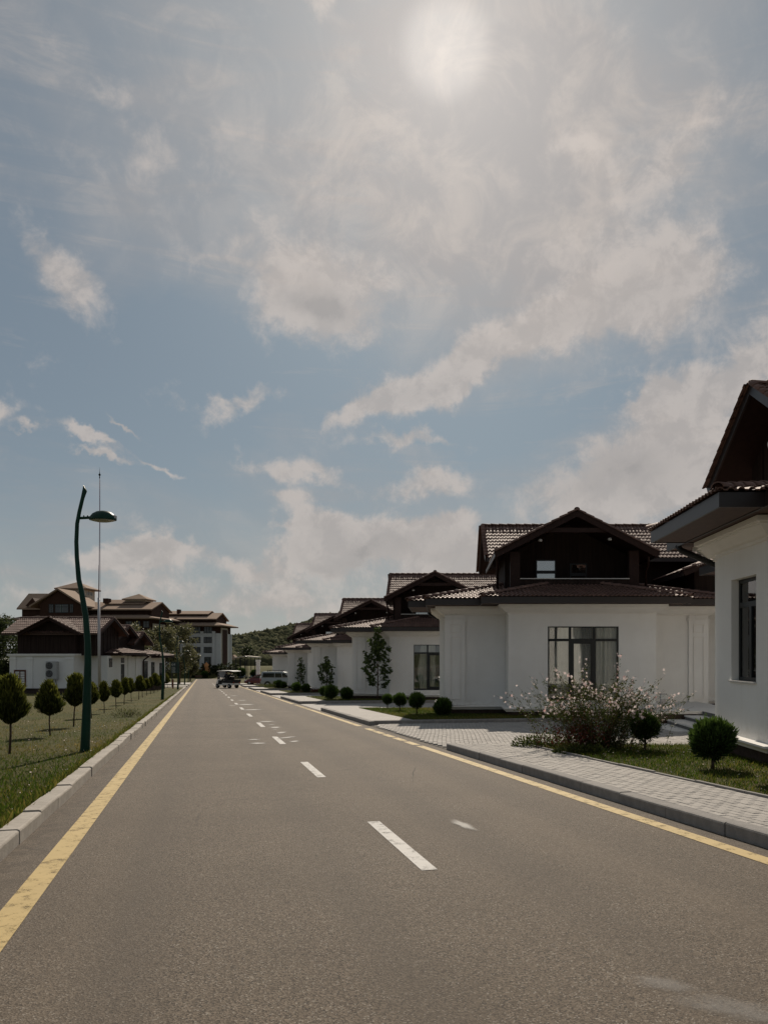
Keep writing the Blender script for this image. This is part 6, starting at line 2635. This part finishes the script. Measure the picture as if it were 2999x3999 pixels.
# ------------------------------------------------------------------ roadside sign, rusty post and paved strips on the left
Ys = 86.0
sx_, sz_ = at(684, Ys), gz(Ys)
sg = tag(empty('direction_sign', (sx_, Ys, sz_)), 'dark green direction board with white emblem and lines beside the third lamp', 'sign')
m = MB()
m.box(at(668, Ys), at(700, Ys), Ys - 0.04, Ys + 0.04, zt_(2629, Ys), zt_(2586, Ys))
m.build('board', 'sign_green', sg)
for px in (671, 696):
    m = MB()
    m.tube([(at(px, Ys), Ys + 0.05, sz_ - 0.2), (at(px, Ys), Ys + 0.05, zt_(2600, Ys))], 0.05, 8)
    m.build('post', 'black_metal', sg)
m = MB()
ex, ez = at(674, Ys), zt_(2596, Ys)
m.tube([(ex + 0.085 * math.cos(k * 0.5236), Ys - 0.052, ez + 0.085 * math.sin(k * 0.5236)) for k in range(13)], 0.018, 5, False)
m.build('emblem', 'sign_white', sg)
m = MB()
m.box(at(679.5, Ys), at(685, Ys), Ys - 0.05, Ys - 0.041, zt_(2594.6, Ys), zt_(2593.0, Ys))
m.box(at(679.5, Ys), at(685, Ys), Ys - 0.05, Ys - 0.041, zt_(2598.4, Ys), zt_(2597.0, Ys))
m.build('lettering', 'sign_white', sg)
for k in range(6):
    z1_ = 2606 + k * 3.9
    m = MB()
    m.box(at(672.4, Ys), at(674.2, Ys), Ys - 0.05, Ys - 0.041, zt_(z1_ + 1.4, Ys), zt_(z1_ - 0.4, Ys))
    xx0 = 676.5
    for wlen in ((3.5, 4.0), (5.5, 2.5), (3.0, 5.0), (6.5,), (4.0, 3.5), (5.0, 3.0))[k]:
        m.box(at(xx0, Ys), at(xx0 + wlen, Ys), Ys - 0.05, Ys - 0.041, zt_(z1_ + 1.0, Ys), zt_(z1_, Ys))
        xx0 += wlen + 0.9
    m.build('lettering', 'sign_white', sg)
m = MB()
m.tube([(0, 0, -0.1), (0, 0, 0.85), (0, 0, 0.95)], [0.07, 0.065, 0.04], 10)
m.tube([(0, 0, 0.75), (0, 0, 0.80)], 0.10, 10)
o = m.build('rusty_post', 'rust', None, origin=(0, 0, 0))
o.location = RD(-2.75, 77.0, 0.08)
tag(o, 'short rusty red post on the verge below the direction sign', 'post')
for (ya, yb, xa, xb) in ((84.2, 88.5, -14, -1.65), (93.0, 99.5, -14, -1.65), (106, 128, -6.5, -1.65)):
    m = MB()
    a, b, c_, d_ = RD(xa, ya, 0.125), RD(xb, ya, 0.125), RD(xb, yb, 0.125), RD(xa, yb, 0.125)
    low = [(q[0], q[1], q[2] - 0.2) for q in (a, b, c_, d_)]
    m.add([a, b, c_, d_] + low, [(0, 1, 2, 3), (4, 5, 1, 0), (5, 6, 2, 1), (6, 7, 3, 2), (7, 4, 0, 3)])
    tag(m.build('side_pavement', 'far_paving'), kind='structure')


# ------------------------------------------------------------------ vehicles
def wheel(parent, c, r, w, rimr=0.62, rim_mat='rim'):
    m = MB()
    m.lathe([(r * 0.6, -w / 2), (r * 0.93, -w / 2), (r, -w * 0.35), (r, w * 0.35), (r * 0.93, w / 2), (r * 0.6, w / 2)], c, 20, 1)
    o = m.build('wheel', 'tyre', parent, smooth=False, origin=(0, 0, 0))
    g = MB()
    g.lathe([(0.0, -w / 2 - 0.012), (r * rimr * 0.35, -w / 2 - 0.02), (r * rimr, -w / 2 + 0.01), (r * rimr, w / 2 - 0.01), (r * rimr * 0.35, w / 2 + 0.02), (0.0, w / 2 + 0.012)], c, 14, 1)
    g.build('rim', rim_mat, o, origin=(0, 0, 0))


def loft_body(sections, name, mtl, parent, bevel=0.04):
    """sections along x: (x, half width bottom, half width top, z bottom, z top)"""
    m = MB()
    vs, fs = [], []
    for (x, wb, wt, zb_, zt) in sections:
        vs += [(x, -wb, zb_), (x, -wb * 1.0, zb_ + (zt - zb_) * 0.55), (x, -wt, zt), (x, wt, zt), (x, wb, zb_ + (zt - zb_) * 0.55), (x, wb, zb_)]
    n = 6
    for i in range(len(sections) - 1):
        for k in range(n):
            a, b = i * n + k, i * n + (k + 1) % n
            fs.append((a, b, b + n, a + n))
    fs.append(tuple(range(n))[::-1])
    e = (len(sections) - 1) * n
    fs.append(tuple(e + k for k in range(n)))
    m.add(vs, fs)
    return m.build(name, mtl, parent, origin=(0, 0, 0), bevel=bevel)


# --- silver off-road car, facing right
Yv = 88.3
suv = tag(empty('parked_car', (at(1020, Yv) + 2.25, Yv, gz(Yv, 0.03)), 0.0), 'silver off-road car with roof rack and spare wheel, half hidden behind a villa', 'car')
loft_body([(-2.15, 0.84, 0.80, 0.48, 1.02), (-2.05, 0.88, 0.84, 0.36, 1.08), (1.0, 0.89, 0.84, 0.34, 1.08), (1.75, 0.88, 0.80, 0.36, 1.02), (2.2, 0.82, 0.74, 0.42, 0.92)], 'body', 'car_silver', suv)
loft_body([(-2.08, 0.82, 0.70, 1.06, 1.70), (-1.95, 0.82, 0.70, 1.06, 1.77), (0.35, 0.82, 0.70, 1.06, 1.76), (0.62, 0.82, 0.69, 1.06, 1.66), (1.22, 0.80, 0.74, 1.05, 1.12)], 'cabin', 'car_silver', suv)
m = MB()
for sy in (-1, 1):
    ys_ = sy * 0.835
    for poly in ([(-1.92, 1.14), (-0.62, 1.14), (-0.62, 1.60), (-1.84, 1.60)], [(-0.54, 1.14), (0.22, 1.14), (0.14, 1.60), (-0.54, 1.60)], [(0.30, 1.14), (0.98, 1.14), (0.52, 1.58), (0.23, 1.60)]):
        a, b = (ys_ - 0.01, ys_ + 0.005) if sy < 0 else (ys_ - 0.005, ys_ + 0.01)
        m.prism([(p[0], p[1]) for p in poly], 1, a, b)
m.build('side_window', 'car_glass', suv, origin=(0, 0, 0))
m = MB()
m.add([(0.70, -0.66, 1.60), (0.70, 0.66, 1.60), (1.19, 0.72, 1.13), (1.19, -0.72, 1.13)], [(0, 1, 2, 3)])
m.build('windscreen', 'car_glass', suv, origin=(0, 0, 0.01))
m = MB()
m.add([(-2.095, -0.62, 1.60), (-2.095, 0.62, 1.60), (-2.10, 0.66, 1.14), (-2.10, -0.66, 1.14)], [(0, 3, 2, 1)])
m.build('rear_window', 'car_glass', suv, origin=(0, 0, 0))
for sx in (-1.35, 1.38):
    for sy in (-0.80, 0.80):
        wheel(suv, (sx, sy, 0.36), 0.36, 0.24)
m = MB()
m.lathe([(0.0, -0.10), (0.30, -0.10), (0.34, -0.04), (0.34, 0.08), (0.30, 0.1), (0.0, 0.1)], (-2.26, 0.1, 0.95), 18, 0)
m.build('spare_wheel', 'cart_white', suv, origin=(0, 0, 0))
m = MB()
for sy in (-0.55, 0.55):
    m.bar((-1.5, sy, 1.90), (0.25, sy, 1.90), 0.04, 0.04)
for k in range(5):
    m.bar((-1.45 + k * 0.42, -0.55, 1.885), (-1.45 + k * 0.42, 0.55, 1.885), 0.04, 0.03)
for sx in (-1.4, 0.1):
    for sy in (-0.55, 0.55):
        m.bar((sx, sy, 1.75), (sx, sy, 1.89), 0.05, 0.05, (0, 1, 0))
m.build('roof_rack', 'black_metal', suv, origin=(0, 0, 0))
for sy in (-0.80, 0.80):
    m = MB()
    m.box(-2.19, -2.1, sy - 0.07, sy + 0.07, 0.75, 1.02)
    m.build('tail_light', 'red_light', suv, origin=(0, 0, 0))
    m = MB()
    m.box(0.85, 0.98, sy * 1.12 - 0.09, sy * 1.12 + 0.09, 1.13, 1.30)
    m.build('mirror', 'car_silver', suv, origin=(0, 0, 0), bevel=0.03)
    m = MB()
    m.box(2.1, 2.2, sy * 0.8 - 0.12, sy * 0.8 + 0.12, 0.70, 0.86)
    m.build('headlight', 'sign_white', suv, origin=(0, 0, 0))
m = MB()
m.box(-2.25, -2.12, -0.8, 0.8, 0.38, 0.56)
m.box(2.15, 2.3, -0.78, 0.78, 0.36, 0.56)
m.build('bumper', 'ac_dark', suv, origin=(0, 0, 0), bevel=0.03)

# --- red hatchback, facing left
Yr = 108.0
rc = tag(empty('parked_car', (at(957, Yr) + 2.0, Yr, gz(Yr, 0.03)), math.pi), 'dark red small car parked behind the silver one, nose to the road', 'car')
loft_body([(-1.95, 0.78, 0.72, 0.40, 0.86), (-1.7, 0.84, 0.78, 0.28, 0.96), (0.6, 0.85, 0.78, 0.24, 0.94), (1.35, 0.84, 0.72, 0.24, 0.82), (1.85, 0.78, 0.62, 0.28, 0.66), (2.0, 0.66, 0.50, 0.34, 0.54)], 'body', 'car_red', rc)
loft_body([(-1.85, 0.76, 0.60, 0.92, 1.16), (-1.5, 0.78, 0.60, 0.93, 1.42), (-0.3, 0.78, 0.60, 0.93, 1.47), (0.2, 0.77, 0.59, 0.93, 1.40), (1.2, 0.72, 0.66, 0.84, 0.90)], 'cabin', 'car_red', rc)
m = MB()
for sy in (-1, 1):
    ys_ = sy * 0.775
    for poly in ([(-1.4, 0.99), (-0.45, 0.99), (-0.45, 1.33), (-1.25, 1.30)], [(-0.38, 0.99), (0.62, 0.98), (0.08, 1.31), (-0.38, 1.34)]):
        m.prism(poly, 1, ys_ - 0.012, ys_ + 0.012)
m.build('side_window', 'car_glass', rc, origin=(0, 0, 0))
m = MB()
m.add([(0.26, -0.55, 1.40), (0.26, 0.55, 1.40), (1.12, 0.64, 0.95), (1.12, -0.64, 0.95)], [(0, 1, 2, 3)])
m.build('windscreen', 'car_glass', rc, origin=(0, 0, -0.02))
for sx in (-1.25, 1.22):
    for sy in (-0.74, 0.74):
        wheel(rc, (sx, sy, 0.31), 0.31, 0.20)
for sy in (-0.6, 0.6):
    m = MB()
    m.box(1.62, 1.92, sy - 0.12, sy + 0.12, 0.58, 0.70)
    m.build('headlight', 'sign_white', rc, origin=(0, 0, 0), bevel=0.03)
    m = MB()
    m.box(0.62, 0.74, sy * 1.45 - 0.08, sy * 1.45 + 0.08, 0.98, 1.10)
    m.build('mirror', 'car_red', rc, origin=(0, 0, 0), bevel=0.03)

# --- golf cart crossing the road, heading left and away
Yg = 85.3
ANG = R(146)
gcx, gcy = at(886, Yg), Yg + 0.3
cart = tag(empty('golf_cart', (gcx, gcy, gz(gcy, 0.0)), ANG), 'white golf cart with roof and cargo bed crossing the road', 'golf cart')
O0 = (0, 0, 0)
loft_body([(-1.38, 0.55, 0.55, 0.36, 0.56), (0.25, 0.56, 0.56, 0.34, 0.56), (0.26, 0.56, 0.56, 0.30, 0.40), (0.95, 0.56, 0.56, 0.30, 0.40)], 'body', 'cart_white', cart, 0.03)
loft_body([(-1.39, 0.56, 0.56, 0.565, 0.70), (0.24, 0.565, 0.565, 0.565, 0.70)], 'seat_base', 'seat_black', cart, 0.02)
loft_body([(0.86, 0.53, 0.51, 0.42, 0.82), (0.895, 0.53, 0.51, 0.42, 0.82)], 'dashboard', 'seat_black', cart, 0.01)
loft_body([(0.90, 0.52, 0.50, 0.34, 0.90), (1.05, 0.52, 0.48, 0.34, 0.92), (1.32, 0.46, 0.38, 0.40, 0.72), (1.42, 0.34, 0.28, 0.46, 0.62)], 'front_cowl', 'cart_white', cart, 0.04)
m = MB()
m.box(-0.42, 0.15, -0.54, 0.54, 0.70, 0.86)
m.build('seat', 'seat_black', cart, O0, bevel=0.04)
m = MB()
m.add([(-0.42, -0.53, 0.84), (-0.28, -0.53, 0.84), (-0.40, -0.53, 1.26), (-0.52, -0.53, 1.26), (-0.42, 0.53, 0.84), (-0.28, 0.53, 0.84), (-0.40, 0.53, 1.26), (-0.52, 0.53, 1.26)],
      [(0, 1, 2, 3), (7, 6, 5, 4), (0, 4, 5, 1), (1, 5, 6, 2), (2, 6, 7, 3), (3, 7, 4, 0)])
m.build('backrest', 'seat_black', cart, O0, bevel=0.04)
m = MB()
m.box(-1.42, -0.58, -0.60, -0.55, 0.70, 0.93)
m.box(-1.42, -0.58, 0.55, 0.60, 0.70, 0.93)
m.box(-1.43, -1.38, -0.55, 0.55, 0.70, 0.93)
m.box(-0.62, -0.57, -0.55, 0.55, 0.70, 0.93)
m.box(-1.38, -0.62, -0.55, 0.55, 0.705, 0.74)
m.build('cargo_bed', 'seat_black', cart, O0)
m = MB()
m.prism([(-1.45, 1.80), (-1.42, 1.85), (-0.9, 1.90), (0.6, 1.91), (1.0, 1.86), (1.08, 1.79), (0.95, 1.81), (0.5, 1.85), (-0.9, 1.85), (-1.38, 1.80)], 1, -0.60, 0.60)
m.build('roof', 'cart_white', cart, O0, bevel=0.02)
for sy in (-0.53, 0.53):
    for (a, b) in (((1.02, 0.90), (0.85, 1.84)), ((-0.50, 0.70), (-0.52, 1.87)), ((-1.36, 0.93), (-1.34, 1.83))):
        m = MB()
        m.tube([(a[0], sy, a[1]), (b[0], sy, b[1])], 0.022, 6)
        m.build('roof_post', 'black_metal', cart, O0)
m = MB()
m.bar((1.03, -0.53, 1.10), (1.03, 0.53, 1.10), 0.03, 0.03)
m.bar((0.99, -0.53, 1.34), (0.99, 0.53, 1.34), 0.03, 0.03)
m.build('windscreen_frame', 'black_metal', cart, O0)
m = MB()
m.add([(1.035, -0.51, 0.93), (1.035, 0.51, 0.93), (0.875, 0.51, 1.80), (0.875, -0.51, 1.80)], [(0, 1, 2, 3)])
m.build('windscreen', 'clear_glass', cart, O0)
m = MB()
m.tube([(0.42 + 0.06 * math.sin(k * 0.5236), 0.27 + 0.17 * math.cos(k * 0.5236), 1.05 + 0.14 * math.sin(k * 0.5236)) for k in range(13)], 0.016, 6, False)
m.tube([(0.42, 0.27, 1.05), (0.9, 0.27, 0.62)], 0.02, 6)
m.build('steering_wheel', 'seat_black', cart, O0)
for sx in (-0.86, 1.02):
    for sy in (-0.49, 0.49):
        wheel(cart, (sx, sy, 0.24), 0.24, 0.20, 0.5)
for sy in (-0.42, 0.42):
    m = MB()
    m.box(-1.44, -1.39, sy - 0.07, sy + 0.07, 0.56, 0.66)
    m.build('tail_light', 'red_light', cart, O0)
    m = MB()
    m.lathe([(0.0, 0.03), (0.07, 0.02), (0.08, 0.0), (0.05, -0.03)], (1.36, sy * 0.6, 0.6), 10, 0)
    m.build('headlight', 'sign_white', cart, O0)


# --- two people on the seat: one continuous skinned body each
def person(loc, rz, cloth, label, reach):
    v = [(0, 0, 0.0), (0, 0, 0.22), (0.02, 0, 0.42), (0.03, 0, 0.52), (0.04, 0, 0.60), (0.055, 0, 0.70), (0.05, 0, 0.78)]
    r = [0.15, 0.14, 0.155, 0.075, 0.058, 0.098, 0.075]
    e = [(i, i + 1) for i in range(6)]
    for sy in (-1, 1):
        b = len(v)
        v += [(0.02, 0.17 * sy, 0.44), (0.12, 0.23 * sy, 0.20), (0.34 if reach else 0.28, 0.16 * sy, 0.24 if reach else 0.06), (0.42 if reach else 0.34, 0.14 * sy, 0.27 if reach else 0.03)]
        r += [0.062, 0.050, 0.036, 0.032]
        e += [(2, b), (b, b + 1), (b + 1, b + 2), (b + 2, b + 3)]
        b = len(v)
        v += [(0.03, 0.10 * sy, -0.02), (0.45, 0.13 * sy, 0.03), (0.50, 0.13 * sy, -0.38), (0.62, 0.13 * sy, -0.42)]
        r += [0.088, 0.062, 0.044, 0.036]
        e += [(0, b), (b, b + 1), (b + 1, b + 2), (b + 2, b + 3)]
    me = bpy.data.meshes.new('person')
    me.from_pydata(v, e, [])
    o = bpy.data.objects.new('person', me)
    col.objects.link(o)
    o.modifiers.new('skin', 'SKIN')
    for i, sv in enumerate(me.skin_vertices[0].data):
        sv.radius = (r[i], r[i] * (1.25 if i in (1, 2) else 1.0))
        sv.use_root = (i == 0)
    ss_ = o.modifiers.new('sub', 'SUBSURF')
    ss_.levels = 1
    ss_.render_levels = 1
    bpy.context.view_layer.update()
    dg = bpy.context.evaluated_depsgraph_get()
    nm = bpy.data.meshes.new_from_object(o.evaluated_get(dg))
    o.modifiers.clear()
    o.data = nm
    nm.name = 'person'
    nm.materials.clear()
    nm.materials.append(MATS[cloth])
    nm.materials.append(MATS['skin'])
    for p in nm.polygons:
        c = p.center
        hand = c.x > 0.30 and c.z > 0.0 and abs(c.y) > 0.11 and c.z > (0.2 if reach else 0.02) and not (c.z < 0.1 and reach)
        p.material_index = 1 if c.z > 0.56 or (hand and c.x > (0.36 if reach else 0.32) and abs(c.z) < 0.4 and (reach and c.z > 0.2)) else 0
        p.use_smooth = True
    o.location = loc
    o.rotation_euler = (0, 0, rz)
    tag(o, label, 'person')
    h = MB()
    h.lathe([(0.0, 0.125), (0.06, 0.115), (0.098, 0.07), (0.112, 0.0), (0.10, -0.06), (0.06, -0.08)], (0.03, 0, 0.755), 12)
    h.smooth = True
    h.build('hair', 'hair', o, O0)
    nn = MB()
    nn.lathe([(0.0, -0.02), (0.018, -0.012), (0.012, 0.012), (0.0, 0.03)], (0.155, 0, 0.70), 6)
    nn.build('nose', 'skin', o, O0)
    return o


ca_, sa_ = math.cos(ANG), math.sin(ANG)
for (lx, ly, cloth, lab, rch) in ((-0.16, 0.27, 'cloth_dark', 'dark-clad person at the wheel of the golf cart', True), (-0.16, -0.27, 'cloth_grey', 'dark-clad passenger on the seat of the golf cart', False)):
    person((gcx + ca_ * lx - sa_ * ly, gcy + sa_ * lx + ca_ * ly, gz(gcy, 0.98)), ANG, cloth, lab, rch)
